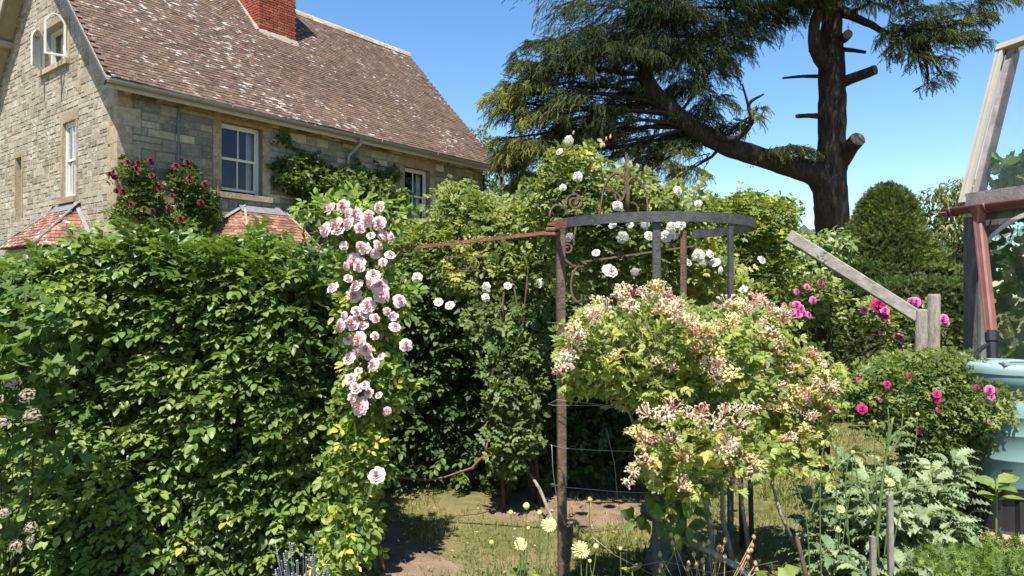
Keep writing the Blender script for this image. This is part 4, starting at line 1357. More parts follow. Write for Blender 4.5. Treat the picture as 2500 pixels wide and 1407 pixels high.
limb2 = limb('limb', [(2015, 160, YC - .3, 18), (1990, 118, YC - .8, 15), (1988, 60, YC - .9, 13), (2000, 5, YC - .8, 11), (1960, -60, YC - 1, 9), (1880, -130, YC - 1.2, 6)])
upper_r = limb('limb', [(2040, 20, YC, 16), (2085, 42, YC - .5, 10), (2130, 62, YC - 1, 8), (2165, 80, YC - 1.3, 6), (2225, 70, YC - 1.6, 4)])
limb('limb', [(2035, -60, YC, 16), (2150, -70, YC - .5, 10), (2300, -60, YC - 1, 6), (2420, -30, YC - 1.2, 3)])
for i, (pts, cut) in enumerate((([(2048, 205, YC, 16), (2085, 190, YC - .4, 13), (2136, 171, YC - .9, 12)], True), ([(2050, 392, YC, 24), (2075, 362, YC - .5, 20), (2094, 340, YC - .9, 18)], True),
                 ([(2010, 187, YC, 5), (1960, 187, YC - .2, 4), (1911, 191, YC - .4, 2.5)], False), ([(2012, 285, YC, 8), (1980, 283, YC - .3, 6), (1946, 284, YC - .5, 5)], True),
                 ([(2045, 120, YC, 6), (2080, 123, YC - .3, 5), (2113, 128, YC - .5, 4)], True), ([(2045, 100, YC, 14), (2062, 92, YC - .4, 12), (2070, 84, YC - .7, 11)], True),
                 ([(2060, 40, YC, 6), (2100, 20, YC - .3, 4), (2120, 8, YC - .6, 3)], False), ([(1995, 110, YC, 6), (1978, 125, YC - .3, 4)], True))):
    limb('branch_stub', pts, n=9, rough=.15, fine=4)
    if cut:
        a, b = PX(*pts[-2][:3]), PX(*pts[-1][:3]); d = nrm(b - a); r = M(pts[-1][3], YC) * .97
        s = nrm(np.cross(d, UP)); u2 = np.cross(s, d); mb = MB()
        ring = [b + d * .012 + r * (math.cos(t) * s + math.sin(t) * u2) for t in np.linspace(0, 6.28, 13)[:-1]]
        mb.add(ring + [b + d * .014], [(j, (j + 1) % 12, 12) for j in range(12)]); mb.build('sawn_end', MT['cutwood'], cedar, world=True)
dead = [[(1700, 318, YC - .9, 8), (1790, 340, YC - 1.2, 7), (1835, 300, YC - 1.5, 6), (1828, 255, YC - 1.6, 5), (1865, 230, YC - 1.7, 2)], [(1828, 262, YC - 1.6, 4), (1812, 205, YC - 1.7, 2)],
        [(1835, 300, YC - 1.5, 4), (1790, 290, YC - 1.6, 2)]]
for p in dead: limb('dead_branch', p, n=6, fine=4)

# foliage pads: (px, py, Y, rx, ry px, depth m, drooping share)
pads = [(1520, 20, 19.2, 200, 55, 1.8), (1690, 0, 19.6, 170, 55, 1.8), (1440, 95, 18.9, 120, 48, 1.5), (1340, 120, 18.7, 95, 38, 1.3), (1560, 105, 19.2, 110, 45, 1.5), (1290, 165, 18.6, 60, 26, 1.0),
        (1370, 165, 18.6, 95, 32, 1.2), (1490, 120, 18.2, 120, 30, .9), (1560, 128, 18.0, 70, 20, .7),
        (1225, 238, 18.6, 55, 20, .9), (1300, 215, 18.7, 80, 26, 1.2), (1385, 250, 18.9, 90, 40, 1.4), (1240, 205, 18.6, 26, 18, .5), (1330, 285, 18.8, 80, 32, 1.2), (1255, 262, 18.6, 55, 20, .8),
        (1430, 300, 19.4, 90, 40, 1.5), (1300, 350, 18.9, 85, 30, 1.2), (1250, 372, 19.0, 50, 24, .9), (1360, 360, 19.2, 80, 34, 1.3), (1490, 275, 19.6, 60, 38, 1.3), (1230, 340, 18.8, 36, 14, .6),
        (1300, 432, 19.4, 52, 18, .9), (1350, 415, 19.4, 60, 20, 1.0), (1262, 452, 19.4, 24, 12, .5),
        (1540, 315, 19.9, 45, 24, .9), (1565, 350, 19.8, 50, 24, .9), (1530, 372, 19.8, 36, 16, .7),
        (1590, 395, 19.6, 70, 26, 1.1), (1640, 370, 19.5, 60, 26, 1.0), (1560, 420, 19.6, 34, 14, .7), (1680, 415, 19.6, 45, 18, .8), (1650, 345, 19.6, 60, 20, .8),
        (1630, 150, 19.6, 80, 60, 1.6), (1690, 120, 19.8, 90, 50, 1.6), (1740, 160, 19.7, 55, 40, 1.3), (1680, 215, 19.6, 70, 36, 1.3), (1770, 80, 19.9, 90, 40, 1.4), (1640, 55, 19.4, 120, 40, 1.6),
        (1480, 215, 19.9, 110, 34, 1.6), (1560, 235, 20.2, 90, 34, 1.4), (1400, 330, 19.9, 110, 30, 1.4), (1600, 60, 20.4, 160, 40, 1.8), (1330, 395, 19.7, 80, 22, 1.2), (1740, 245, 19.4, 50, 30, 1.0), (1715, 285, 19.4, 44, 22, .9), (1770, 305, 19.4, 46, 18, .8), (1640, 285, 19.2, 36, 20, .7), (1830, 285, 18.4, 26, 14, .5), (1850, 265, 18.4, 20, 8, .4),
        (1840, 40, 19.8, 80, 26, 1.2), (1900, 15, 19.8, 70, 22, 1.1), (1790, 118, 19.6, 36, 30, .8), (1960, -5, 19.6, 60, 18, 1.0),
        (1920, 362, 19.6, 55, 9, .7), (1880, 372, 19.5, 40, 8, .6), (1970, 372, 19.6, 22, 6, .4),
        (2235, 38, 18.4, 70, 16, 1.0), (2290, 52, 18.2, 60, 16, .9), (2215, 95, 18.2, 44, 26, .8), (2205, 60, 18.4, 52, 18, .9), (2270, 88, 18.2, 45, 16, .8), (2245, 135, 18.0, 26, 26, .5), (2285, 145, 18.2, 26, 18, .5),
        (2300, 180, 18.2, 16, 20, .4), (2265, 205, 18.2, 12, 10, .3), (2345, 88, 18.2, 36, 11, .6), (2370, 45, 18.3, 40, 12, .7), (2395, 100, 18.3, 14, 8, .3), (2190, 105, 18.3, 20, 10, .4), (2310, 120, 18.3, 20, 8, .4),
        (2300, -6, 18.8, 120, 8, 1.0), (2430, -4, 18.6, 50, 8, .7), (2150, -14, 19, 60, 10, .8),
        # crown above the frame: it shades trunk and limb
        (1500, -120, 19.5, 260, 70, 3.0), (1750, -130, 19.5, 260, 70, 3.2), (2000, -110, 19.0, 220, 60, 3.2), (2250, -120, 19.3, 180, 50, 2.8), (1650, -270, 20, 260, 60, 3.0), (2000, -300, 20, 260, 70, 3.4), (1950, -480, 20, 160, 60, 2.4),
        (1900, -60, 18.2, 160, 24, 1.8), (2080, -70, 18.0, 150, 24, 1.8), (2180, -230, 19, 160, 50, 2.4)]
def frond():
    """drooping cedar spray: short side shoots of needles along a stem, length 1"""
    rr = random.Random(3); it_v = []; it_t = []; n = 0
    for i in range(6):
        y = .08 + .15 * i
        z = -.42 * y * y
        for sg in (-1, 1):
            L = (.30 - .20 * abs(y - .35)) * rr.uniform(.75, 1.2); a = rr.uniform(.5, .95)
            b = A(0, y, z); e = b + A(sg * L * math.sin(a), L * math.cos(a) * .8, -.10 - .18 * L + rr.uniform(-.05, .05)); w = A(.0, .045, .014)
            it_v += [b - w, b + w, e]; it_t.append((n, n + 1, n + 2)); n += 3
    it_v += [A(-.018, 0, 0), A(.018, 0, 0), A(0, 1, -.42)]; it_t.append((n, n + 1, n + 2)); n += 3
    it_v += [A(-.03, .75, -.25), A(.03, .75, -.25), A(.0, 1.1, -.62)]; it_t.append((n, n + 1, n + 2))
    return np.array(it_v), np.array(it_t)
T_FROND = frond()
# umbrella shaped pads: flat above, drooping at the rim
vol = np.array([M(b[3], b[2]) * b[5] for b in pads]) ** .85
vol[67:] *= .8
idx = RNG.choice(len(pads), size=55000, p=vol / vol.sum())
ang = RNG.random(len(idx)) * 6.283; rr = np.sqrt(RNG.random(len(idx))) * (1 + .10 * np.sin(ang * 5 + idx) + .08 * np.sin(ang * 11 + idx * 2))
cc = np.array([PX(b[0], b[1], b[2]) for b in pads])[idx]; rad = np.array([[M(b[3], b[2]), b[5], M(b[4], b[2])] for b in pads])[idx]
hz_ = np.abs(RNG.normal(size=len(idx))) * -.38 + .42 - rr ** 2.2 * .95 + .35 * (noise3(cc + rad * np.stack([np.cos(ang) * rr, np.sin(ang) * rr, rr * 0], 1), 1.4, 9) - .5)
pos = cc + rad * np.stack([np.cos(ang) * rr, np.sin(ang) * rr, hz_], 1)
keep = noise3(pos * A(1, 1, 2.2), 1.5, 3) > .30
pos, idx, ang, rr, cc = pos[keep], idx[keep], ang[keep], rr[keep], cc[keep]
k = len(pos)
rad_out = np.stack([np.cos(ang), np.sin(ang), ang * 0], 1)
away = nrm((pos - PX(1700, 200, YC)) * A(1, 1, 0))
right = pos[:, 0] > 8.5
away[right] = nrm((pos[right] - PX(2100, 100, YC)) * A(1, 1, 0))
d = away * .5 + rad_out * .5 + RNG.normal(size=(k, 3)) * A(.4, .4, .2) - UP * (.08 + .5 * rr[:, None] ** 3)
n = UP * 1.0 + RNG.normal(size=(k, 3)) * .22 + rad_out * .15
rnd = np.clip(.37 + (noise3(pos, .6, 8) - .5) * 1.0 + .16 * rr + RNG.normal(size=k) * .15, 0, 1)
leaves(cedar, pos, d, n, T_FROND, RNG.uniform(.17, .33, k), MT['cedar'], rnd, name='crown', smooth=False)
# short tassels at the rims
sel = RNG.choice(np.where((idx < 67) & (rr > .7))[0], 3000)
p2 = pos[sel] + A(0, 0, -.05); k = len(p2)
leaves(cedar, p2, UP * -1.0 + RNG.normal(size=(k, 3)) * .4 + rad_out[sel] * .5, rad_out[sel] + RNG.normal(size=(k, 3)) * .3, T_FROND, RNG.uniform(.16, .32, k), MT['cedar'], rnd[sel], name='crown', smooth=False)
# boughs that carry the pads
tg, st = [], []
for b in pads[:68]:
    c = PX(b[0], b[1], b[2]); src = main if (b[0] < 1860 or b[1] > 300) else (upper_r if b[0] > 2030 else limb2)
    dist = np.linalg.norm(src - c, axis=1) + np.maximum(0, src[:, 2] - c[2]) * 1.5
    st.append(src[np.argmin(dist)]); tg.append(c)
for i in range(len(tg)):
    twigs(cedar, [tg[i]], np.array([st[i]]), .055, MT['bark'], 'bough', 6, .12, joined=False)
t2, s2 = [], []
for i in range(len(tg)):
    for _ in range(9):
        f = random.uniform(.3, 1); s2.append(st[i] + (tg[i] - st[i]) * f); b = pads[i]
        t2.append(tg[i] + RNG.uniform(-1, 1, size=3) * A(M(b[3], b[2]), b[5], M(b[4], b[2])) * .9)
twigs(cedar, t2, np.array(s2), .016, MT['bark'], 'twig', 4, .15)

# ------------------------------------------------------------------ trees and shrubs beyond
def tree(name, label, cat, base, pts_blobs, k, tm, size, mat, trunk, droop=.3, gap=.3, gscale=3.0, group=None, bark=None, shell=.3, ntw=30, twr=.012):
    r = thing(name, label, cat, base, group=group)
    for p in trunk:
        pp = np.array([PX(a, b, c) for a, b, c, q in p]); rr = np.array([M(q, c) for a, b, c, q in p])
        mb = MB(); mb.tube(pp, rr, 8, rough=.15); mb.build('trunk', bark or MT['trunk'], r, world=True)
    pos, out, idx = blob_pts(pts_blobs, k, shell, gap=gap, gscale=gscale)
    n_ = len(pos)
    leaves(r, pos, out * .5 + RNG.normal(size=(n_, 3)) * .6 - UP * droop, UP * .8 + out * .5 + RNG.normal(size=(n_, 3)) * .4, tm, size * RNG.uniform(.6, 1.2, n_), mat,
           np.clip(RNG.random(n_) * .7 + (noise3(pos, 1.5, 5) - .5) * .6 + .15, 0, 1), name='crown')
    if ntw:
        sel = RNG.choice(n_, min(ntw, n_)); node = np.array([PX(a, b, c) for a, b, c, q in trunk[0]])
        st = np.array([node[np.argmin(np.linalg.norm(node - pos[i], axis=1) + .5 * np.maximum(0, node[:, 2] - pos[i][2]))] for i in sel])
        twigs(r, pos[sel], st, twr, bark or MT['trunk'], 'branch', 5, .1)
    return r
YB = 28.0
tree('birch_tree', 'pale feathery birch showing past the far corner of the house', 'tree', PX(1235, 820, YB) * A(1, 1, 0),
     [(1175, 330, YB, 40, 26, 1.2), (1215, 385, YB, 60, 40, 1.5), (1240, 450, YB, 60, 60, 1.5), (1270, 520, YB, 80, 60, 1.6), (1210, 520, YB, 60, 70, 1.5), (1300, 460, YB, 40, 40, 1.2), (1320, 560, YB, 60, 60, 1.4), (1160, 420, YB, 30, 60, 1.2)],
     9000, T_SMALL, .13, MT['birch'], [[(1235, 800, YB, 9), (1232, 600, YB, 7), (1228, 450, YB, 5), (1200, 350, YB, 2)], [(1232, 560, YB, 5), (1270, 480, YB, 3), (1300, 430, YB, 2)]], droop=.8, gap=.55, gscale=1.3, ntw=60, twr=.012)
YH = 11.0
tree('cherry_tree', 'thin drooping cherry tree between the clipped yew and the greenhouse', 'tree', PX(2330, 960, YH) * A(1, 1, 0),
     [(2280, 500, YH, 30, 26, .4), (2330, 470, YH, 36, 30, .5), (2250, 530, YH, 30, 16, .3), (2300, 560, YH, 45, 36, .6), (2350, 540, YH, 30, 50, .6), (2340, 620, YH, 30, 36, .5), (2315, 660, YH, 30, 20, .4), (2270, 470, YH, 20, 14, .3), (2235, 515, YH, 14, 8, .2), (2360, 460, YH, 20, 30, .4), (2400, 500, YH, 40, 60, .8)],
     1500, T_SLIM, .125, MT['cherry'], [[(2345, 960, YH, 12), (2345, 700, YH, 10), (2340, 600, YH, 6), (2320, 520, YH, 4), (2300, 460, YH, 2)], [(2340, 600, YH, 4), (2290, 560, YH, 3), (2240, 520, YH, 1.5)], [(2342, 640, YH, 3), (2370, 540, YH, 2), (2360, 440, YH, 1)]], droop=.9, gap=.25, gscale=3, ntw=50, twr=.006)

def sprig_tmpl():
    rr = random.Random(8); v = []; t = []; n = 0
    for i in range(5):
        y = .16 * i
        for sg in (-1, 1):
            b = A(0, y, 0); e = b + A(sg * rr.uniform(.22, .34), .2, rr.uniform(-.06, .1)); w = A(0, .065, 0)
            v += [b - w, b + w, e]; t.append((n, n + 1, n + 2)); n += 3
    v += [A(-.05, .7, 0), A(.05, .7, 0), A(0, 1.05, .02)]; t.append((n, n + 1, n + 2))
    return np.array(v), np.array(t)
T_YEW = sprig_tmpl()
def yew_solid(name, label, cat, base, surf_pts, surf_nrm, core_v, core_t, size=.11, lump=.10, ls=2.5):
    r = thing(name, label, cat, base)
    mb = MB(); mb.add(core_v, core_t); mb.build('shade_core', MT['core'], r, world=True)  # dark inner solid added to keep light from passing through
    k = len(surf_pts)
    p = surf_pts + surf_nrm * ((noise3(surf_pts, ls, 21) - .5) * lump * 2 - RNG.random(k) ** 2 * .10)[:, None]
    leaves(r, p, surf_nrm * .6 + RNG.normal(size=(k, 3)) * .55 + UP * .25, UP * .5 + surf_nrm * .6 + RNG.normal(size=(k, 3)) * .4, T_YEW, size * RNG.uniform(.7, 1.25, k), MT['yew'],
           np.clip(RNG.random(k) * .7 + (noise3(p, 1.8, 4) - .5) * .6 + .12, 0, 1), name='foliage', smooth=False)
    return r
YY = 10.6
c0 = PX(2165, 640, YY); cr = M(112, YY); ct = PX(2160, 455, YY)[2]; cb = .3
def cone_r(f): return cr * np.interp(f, [0, .12, .35, .6, .8, .93, 1.0], [1.0, 1.0, .86, .64, .45, .29, .05])
k = 11000
f = RNG.random(k) ** 1.25; a = RNG.random(k) * 6.283
zc0 = c0[2] - .15
pp = np.stack([c0[0] + cone_r(f) * np.cos(a), c0[1] + cone_r(f) * np.sin(a), zc0 + f * (ct - zc0)], 1)
nn = nrm(np.stack([np.cos(a), np.sin(a), .5 + .5 * (f > .9)], 1))
mbc = MB(); mbc.lathe([(cone_r(q) * .86, zc0 + q * (ct - zc0) * .97) for q in np.linspace(0, 1, 12)], 20, c=(c0[0], c0[1], 0)); mbc.tube([(c0[0], c0[1], 0), (c0[0], c0[1], zc0 + .3)], [.12, .1], 8)
yew_solid('topiary_yew', 'clipped yew cone rising above the hedge beside the cedar trunk', 'topiary', (c0[0], c0[1], 0), pp, nn, np.concatenate(mbc.V), np.concatenate(mbc.T), .095, .05, 3)
def box_surface(lo, hi, k, round_=.1):
    lo = np.array(lo); hi = np.array(hi); s = hi - lo
    ar = np.array([s[0] * s[2], s[0] * s[1] * .8, s[1] * s[2] * .6, s[1] * s[2] * .6]); ar /= ar.sum()
    P, N = [], []
    for kind, w in zip(range(4), ar):
        n = int(k * w); q = lo + RNG.random((n, 3)) * s
        if kind == 0: q[:, 1] = lo[1]; nr_ = A(0, -1, 0)
        elif kind == 1: q[:, 2] = hi[2]; nr_ = UP
        elif kind == 2: q[:, 0] = lo[0]; nr_ = A(-1, 0, 0)
        else: q[:, 0] = hi[0]; nr_ = A(1, 0, 0)
        P.append(q); N.append(np.tile(nr_, (n, 1)))
    P = np.concatenate(P); N = np.concatenate(N)
    mid = (lo + hi) / 2
    e = np.clip((np.abs(P - mid) - (s / 2 - round_)) / round_, 0, 1)
    P = P - np.sign(P - mid) * (e ** 2) * round_ * .35 * (np.count_nonzero(e > .05, axis=1, keepdims=True) > 1)
    m = MB(); m.box(lo + A(.1, .1, 0) * A(1, 1, 0), hi - A(.1, .1, .09)); return P, N, m.V[0], m.T[0]
P_, N_, cv, ct_ = box_surface((PX(2062, 0, 10.0)[0], 9.75, 0), (PX(2330, 0, 10.0)[0], 11.2, PX(0, 640, 9.8)[2]), 6500)
yew_solid('yew_hedge', 'upper tier of clipped yew at the foot of the cone', 'hedge', (5.6, 10.4, 0), P_, N_, cv, ct_, .085, .035)
P_, N_, cv, ct_ = box_surface((PX(1560, 0, 9.0)[0], 9.0, 0), (PX(2470, 0, 9.0)[0], 9.8, PX(0, 685, 9.0)[2]), 17000)
yew_solid('yew_hedge', 'broad dark green yew hedge behind the magenta roses', 'hedge', (4.3, 9.4, 0), P_, N_, cv, ct_, .085, .06, 1.6)
tree('pale_shrub', 'pale variegated shrub in front of the cedar trunk', 'shrub', PX(1990, 900, 9.3) * A(1, 1, 0),
     [(1985, 620, 9.9, 90, 40, .5), (1930, 640, 9.9, 60, 40, .4), (2030, 600, 9.9, 50, 36, .4), (1960, 660, 9.7, 80, 40, .4), (1890, 650, 9.9, 50, 36, .4)], 2600, T_OVATE, .10, MT['pale_shrub'],
     [[(1990, 905, 9.9, 12), (1985, 700, 9.9, 8), (1980, 610, 9.9, 3)]], droop=.35, gap=.1, ntw=20, twr=.008)

# ------------------------------------------------------------------ iron rose arbour
RC, RR, ZB0, ZB1 = A(.795, 4.0), .565, 2.011, 2.062
arb = thing('iron_arbour', 'rusty iron arbour with round hoop on posts and scrolled crown among the roses', 'arbour', (RC[0], RC[1], 0))
def ringpt(deg, r=RR): return A(RC[0] + r * math.cos(R(deg)), RC[1] + r * math.sin(R(deg)))
def band(d0, d1, name, mat, z0=ZB0, z1=ZB1, th=.008, n=40, r=RR, wob=.0):
    mb = MB(); v = []; t = []
    for i in range(n + 1):
        a = d0 + (d1 - d0) * i / n
        w = wob * math.sin(a * .11)
        for rr, z in ((r + th, z0), (r + th, z1), (r - th, z1), (r - th, z0)):
            p = ringpt(a, rr); v.append((p[0], p[1], z + w))
    for i in range(n):
        for j in range(4):
            a, b = i * 4 + j, i * 4 + (j + 1) % 4
            t += [(a, b, b + 4), (a, b + 4, a + 4)]
    for e in (0, n * 4): t += [(e, e + 1, e + 2), (e, e + 2, e + 3)]
    mb.add(v, t); return mb.build(name, mat, arb, world=True)
hoop = band(208, 411, 'hoop', MT['iron'])
c = band(187, 208.5, 'rusty_hoop_end', MT['rust'], th=.0095, n=8); c['label'] = 'red rusted end of the iron hoop'
def post(px, py_top, deg, w, mat, name='post', zt=ZB0, lean=0.0, inner=.0):
    p = ringpt(deg, RR - .012 - w / 2 + inner)
    mb = MB(); mb.beam((p[0] + lean, p[1], -.05), (p[0], p[1], zt + .05), w, w, up=(math.cos(R(deg)), math.sin(R(deg)), 0), bev=w * .12)
    return mb.build(name, mat, arb, world=True)
p1 = post(0, 0, 189, .048, MT['rustdark'], zt=ZB0 + .0, lean=.012); p1['label'] = 'rust brown square post nearest the pink rose'
post(0, 0, 262, .042, MT['iron'], zt=ZB0)
post(0, 0, 18, .030, MT['iron'], zt=ZB0)
post(0, 0, 56, .035, MT['rustdark'], zt=ZB0)
for px, py0, Y in ((1800, 1180, 4.55), (1824, 1190, 4.35)):
    a = PX(px - 2, py0 - 330, Y); b = PX(px + 12, 1330, Y); b[2] = -.05
    mb = MB(); mb.tube([a, (a + b) / 2 + A(.004, 0, 0), b], .016, 7); mb.build('slim_post', MT['iron'], arb, world=True)
q = ringpt(189, RR)
for i, z in enumerate((ZB0 - .022, ZB0 + .004, ZB0 + .03)):
    mb = MB(); mb.beam(A(q[0] - .055 + .008 * i, q[1] - .01, z), A(q[0] + .03, q[1] - .01, z), .07, .02, bev=.003); mb.build('clamp_plate', MT['rust'], arb, world=True)
POLE = PX(905, 0, 4.15) * A(1, 1, 0)
mb = MB(); mb.beam(A(q[0] - .03, q[1], 2.0), A(POLE[0] + .02, POLE[1], 1.905), .014, .020); bar = mb.build('tie_bar', MT['rust'], arb, world=True)

def ribbon(px_pts, Y, name='scroll', w=.03, th=.005, mat=None, fine=5, dY=0.0):
    p = np.array([PX(a, b, Y + dY * i) for i, (a, b) in enumerate(px_pts)])
    P = np.concatenate([[2*p[0]-p[1]], p, [2*p[-1]-p[-2]]]); out = []
    for x in np.linspace(0, len(p) - 1, (len(p) - 1) * fine + 1):
        i = min(int(x), len(p) - 2); t = x - i; a, b, c, d = P[i:i+4]
        out.append(.5 * ((2*b) + (c - a) * t + (2*a - 5*b + 4*c - d) * t**2 + (3*b - a - 3*c + d) * t**3))
    out = np.array(out); tan = nrm(np.gradient(out, axis=0)); side = A(0.25, 1, 0); side = nrm(side)[None] * np.ones((len(out), 1)); nor = nrm(np.cross(tan, side))
    v = np.stack([out - side * w / 2 - nor * th, out + side * w / 2 - nor * th, out + side * w / 2 + nor * th, out - side * w / 2 + nor * th], 1).reshape(-1, 3); t = []
    for i in range(len(out) - 1):
        for j in range(4):
            a, b = i * 4 + j, i * 4 + (j + 1) % 4; t += [(a, b, b + 4), (a, b + 4, a + 4)]
    e = (len(out) - 1) * 4; t += [(0, 1, 2), (0, 2, 3), (e, e + 1, e + 2), (e, e + 2, e + 3)]
    mb = MB(); mb.add(v, t); return mb.build(name, mat or MT['rustdark'], arb, world=True)
z3 = lambda pts: [(1300 + a / 3.908, 360 + b / 3.908) for a, b in pts]
def spiral(cx, cy, r0, r1, a0, turns, n=16): return [(cx + (r0 + (r1 - r0) * i / n) * math.cos(a0 + turns * 6.283 * i / n), cy + (r0 + (r1 - r0) * i / n) * math.sin(a0 + turns * 6.283 * i / n)) for i in range(n + 1)]
YS = 4.45
ribbon(z3([(640, 640), (660, 520), (690, 370), (750, 275), (815, 252), (870, 290), (893, 380), (880, 450), (850, 505), (800, 490), (790, 440)]), YS, w=.04)
ribbon(z3([(915, 340), (940, 300), (985, 290), (1040, 340), (1080, 430), (1098, 540), (1100, 640)]), YS, w=.04)
ribbon(z3([(950, 525), (985, 540), (1005, 580), (1010, 640)]), YS, w=.03)
ribbon(z3([(700, 390), (760, 410), (820, 450), (850, 500)]), YS, w=.02)
ribbon(z3(spiral(408, 525, 85, 14, 2.9, 1.9) ), YS - .35, w=.04)
ribbon(z3([(165, 660), (180, 595), (225, 552), (275, 560), (320, 600), (345, 640)]), YS - .45, w=.03)
ribbon(z3([(235, 900), (245, 970), (290, 1040), (350, 1105), (410, 1132), (490, 1135)]), YS - .4, w=.03)
ribbon(z3(spiral(335, 970, 62, 14, 2.2, 1.5) ), YS - .4, w=.03)
ribbon(z3([(440, 1130), (400, 1180), (375, 1260), (372, 1340), (385, 1420), (420, 1470), (470, 1450), (470, 1400)]), YS - .4, w=.03)
ribbon(z3([(250, 740), (290, 760), (310, 820), (290, 880), (250, 900)]), YS - .3, w=.03)
ribbon(z3([(420, 720), (410, 800), (395, 870), (400, 930)]), YS - .1, w=.02)
mb = MB()
fp = np.array([PX(*z3([(x, y)])[0], YS) for x, y in ((905, 640), (905, 440), (900, 330), (893, 260), (908, 210), (886, 172), (904, 130), (892, 95), (904, 62))])
mb.tube(fp, [.022, .022, .02, .018, .016, .014, .012, .013, .008], 8, flat=.8); fin = mb.build('finial', MT['rustdark'], arb, world=True); fin['label'] = 'twisted iron finial of the crown'
mb = MB(); mb.beam(PX(1700, 545 + 55, YS + .1), PX(1420, 640, YS + .1), .03, .012); mb.build('crown_bar', MT['rustdark'], arb, world=True)
# small scrolled panel seen through the leaves left of the post
ribbon([(1120, 640), (1128, 655), (1145, 655), (1150, 640), (1140, 632)], 5.5, w=.02); ribbon([(1165, 640), (1160, 655), (1145, 658), (1135, 645)], 5.5, w=.02); ribbon([(1085, 628), (1200, 626)], 5.5, w=.02); ribbon([(1090, 662), (1200, 660)], 5.5, w=.02)
# wires
W1p = lambda *pts: np.array([PX(a, b, Y) for a, b, Y in pts])
for pts in (((1338, 988, 3.87), (1360, 976, 3.85), (1480, 990, 3.8), (1600, 1003, 3.5), (1700, 990, 3.9)), ((1338, 986, 3.87), (1350, 990, 3.85), (1450, 990, 3.8), (1560, 1003, 3.7), (1600, 1002, 3.5)),
            ((1340, 1086, 3.86), (1380, 1095, 3.8), (1460, 1100, 3.7), (1600, 1104, 3.5)), ((1343, 1182, 3.86), (1380, 1190, 3.8), (1500, 1200, 3.7), (1605, 1205, 3.5)),
            ((1335, 788, 3.87), (1380, 790, 3.85), (1450, 800, 3.8), (1600, 806, 3.5)), ((1347, 1086, 3.84), (1350, 1150, 3.84), (1362, 1235, 3.84), (1380, 1280, 3.8), (1440, 1300, 3.7), (1520, 1292, 3.6)),
            ((1445, 1310, 3.4), (1500, 1355, 3.4), (1590, 1402, 3.4)), ((1480, 1045, 3.7), (1500, 1130, 3.7), (1508, 1220, 3.7), (1530, 1310, 3.6), (1530, 1400, 3.5)), ((1810, 1250, 4.4), (1835, 1240, 4.4), (1840, 1200, 4.4)),
            ((1520, 1390, 3.4), (1620, 1370, 3.4), (1750, 1402, 3.4), (1900, 1370, 3.5)), ((1620, 660, 5.6), (1800, 670, 5.8), (2080, 675, 6.2))):
    mb = MB(); mb.tube(W1p(*pts), .0014, 5); mb.build('wire', MT['wire'], arb, world=True)

# ------------------------------------------------------------------ pink climbing rose on its pole
pr = thing('climbing_rose', 'pink climbing rose full of blooms on a thin pole at the hedge end', 'rose', POLE, group='climbing roses of the garden')
mb = MB(); mb.tube([POLE, POLE + A(.01, 0, 1.0), POLE + A(0, 0, 2.06)], .013, 7); mb.build('pole', MT['iron'], pr, world=True)
for i in range(7):
    b = POLE + A(random.uniform(-.06, .1), random.uniform(-.05, .05), 0); h = random.uniform(1.3, 2.05)
    zz = np.linspace(0, h, 9)
    ph = random.uniform(0, 6)
    pts = np.stack([POLE[0] + .045 * np.sin(zz * 3 + ph) + random.uniform(-.03, .03), POLE[1] + .045 * np.cos(zz * 3 + ph), zz], 1); pts[0, :2] = b[:2]
    mb = MB(); mb.tube(pts, np.linspace(.011, .004, 9), 6); mb.build('cane', MT['cane'] if i % 2 else MT['stem'], pr, world=True)
pb = [(900, 520, 4.1, 105, 35, .12), (870, 560, 4.1, 80, 35, .12), (890, 640, 4.1, 65, 50, .12), (905, 730, 4.1, 75, 55, .12), (900, 820, 4.1, 70, 55, .12), (900, 900, 4.1, 62, 55, .12), (895, 980, 4.1, 70, 50, .12), (880, 1060, 4.1, 70, 50, .12),
      (870, 1140, 4.1, 75, 50, .12), (850, 1220, 4.08, 60, 50, .12), (860, 1300, 4.05, 60, 55, .12), (820, 1360, 4.0, 45, 50, .1), (770, 520, 4.1, 40, 22, .08), (790, 505, 4.1, 40, 14, .08), (960, 720, 4.1, 40, 50, .1), (950, 940, 4.1, 45, 60, .1)]
pos, out, idx = blob_pts([(a, b, c - .1, d, e, f) for a, b, c, d, e, f in pb], 1900, .1); k = len(pos)
rn = np.where(RNG.random(k) < .025, 1.0, RNG.random(k) * .93)
leaves(pr, pos, out * .6 + RNG.normal(size=(k, 3)) * .6 - UP * .25, UP * .7 + A(0, -.7, 0) + RNG.normal(size=(k, 3)) * .4, T_ROSE3, RNG.uniform(.07, .13, k), MT['pink_rose_leaf'], rn, 300, name='foliage', part='leaf')
PF2 = [(880, 600, 22), (915, 620, 22), (850, 680, 24), (945, 760, 22), (850, 830, 24), (870, 860, 24), (900, 870, 22), (930, 870, 20), (875, 905, 22), (890, 940, 22), (860, 970, 22), (925, 965, 20), (840, 600, 22), (955, 580, 20), (900, 525, 24), (850, 520, 24), (905, 690, 26), (845, 650, 24), (890, 770, 26), (870, 760, 24), (900, 960, 24), (840, 770, 22), (915, 820, 22), (935, 640, 22), (905, 575, 24)]
PF = [(807,509,30),(837,502,32),(866,524,36),(893,542,32),(925,505,32),(925,544,36),(794,561,38),(821,546,32),(825,563,32),(850,544,32),(878,557,30),(938,573,26),(890,606,34),(923,598,26),(952,622,24),(864,634,34),(878,647,34),(911,671,30),(812,702,28),(870,696,40),(864,720,36),(927,698,40),(931,720,36),(897,745,42),(975,735,36),(960,772,28),(964,798,26),(915,776,28),(831,794,30),(858,790,36),(888,794,28),(878,829,38),(893,853,32),(991,843,28),(852,874,34),(911,890,36),(858,925,28),(868,948,28),(878,992,40),(945,1005,22),(920,1160,40)]
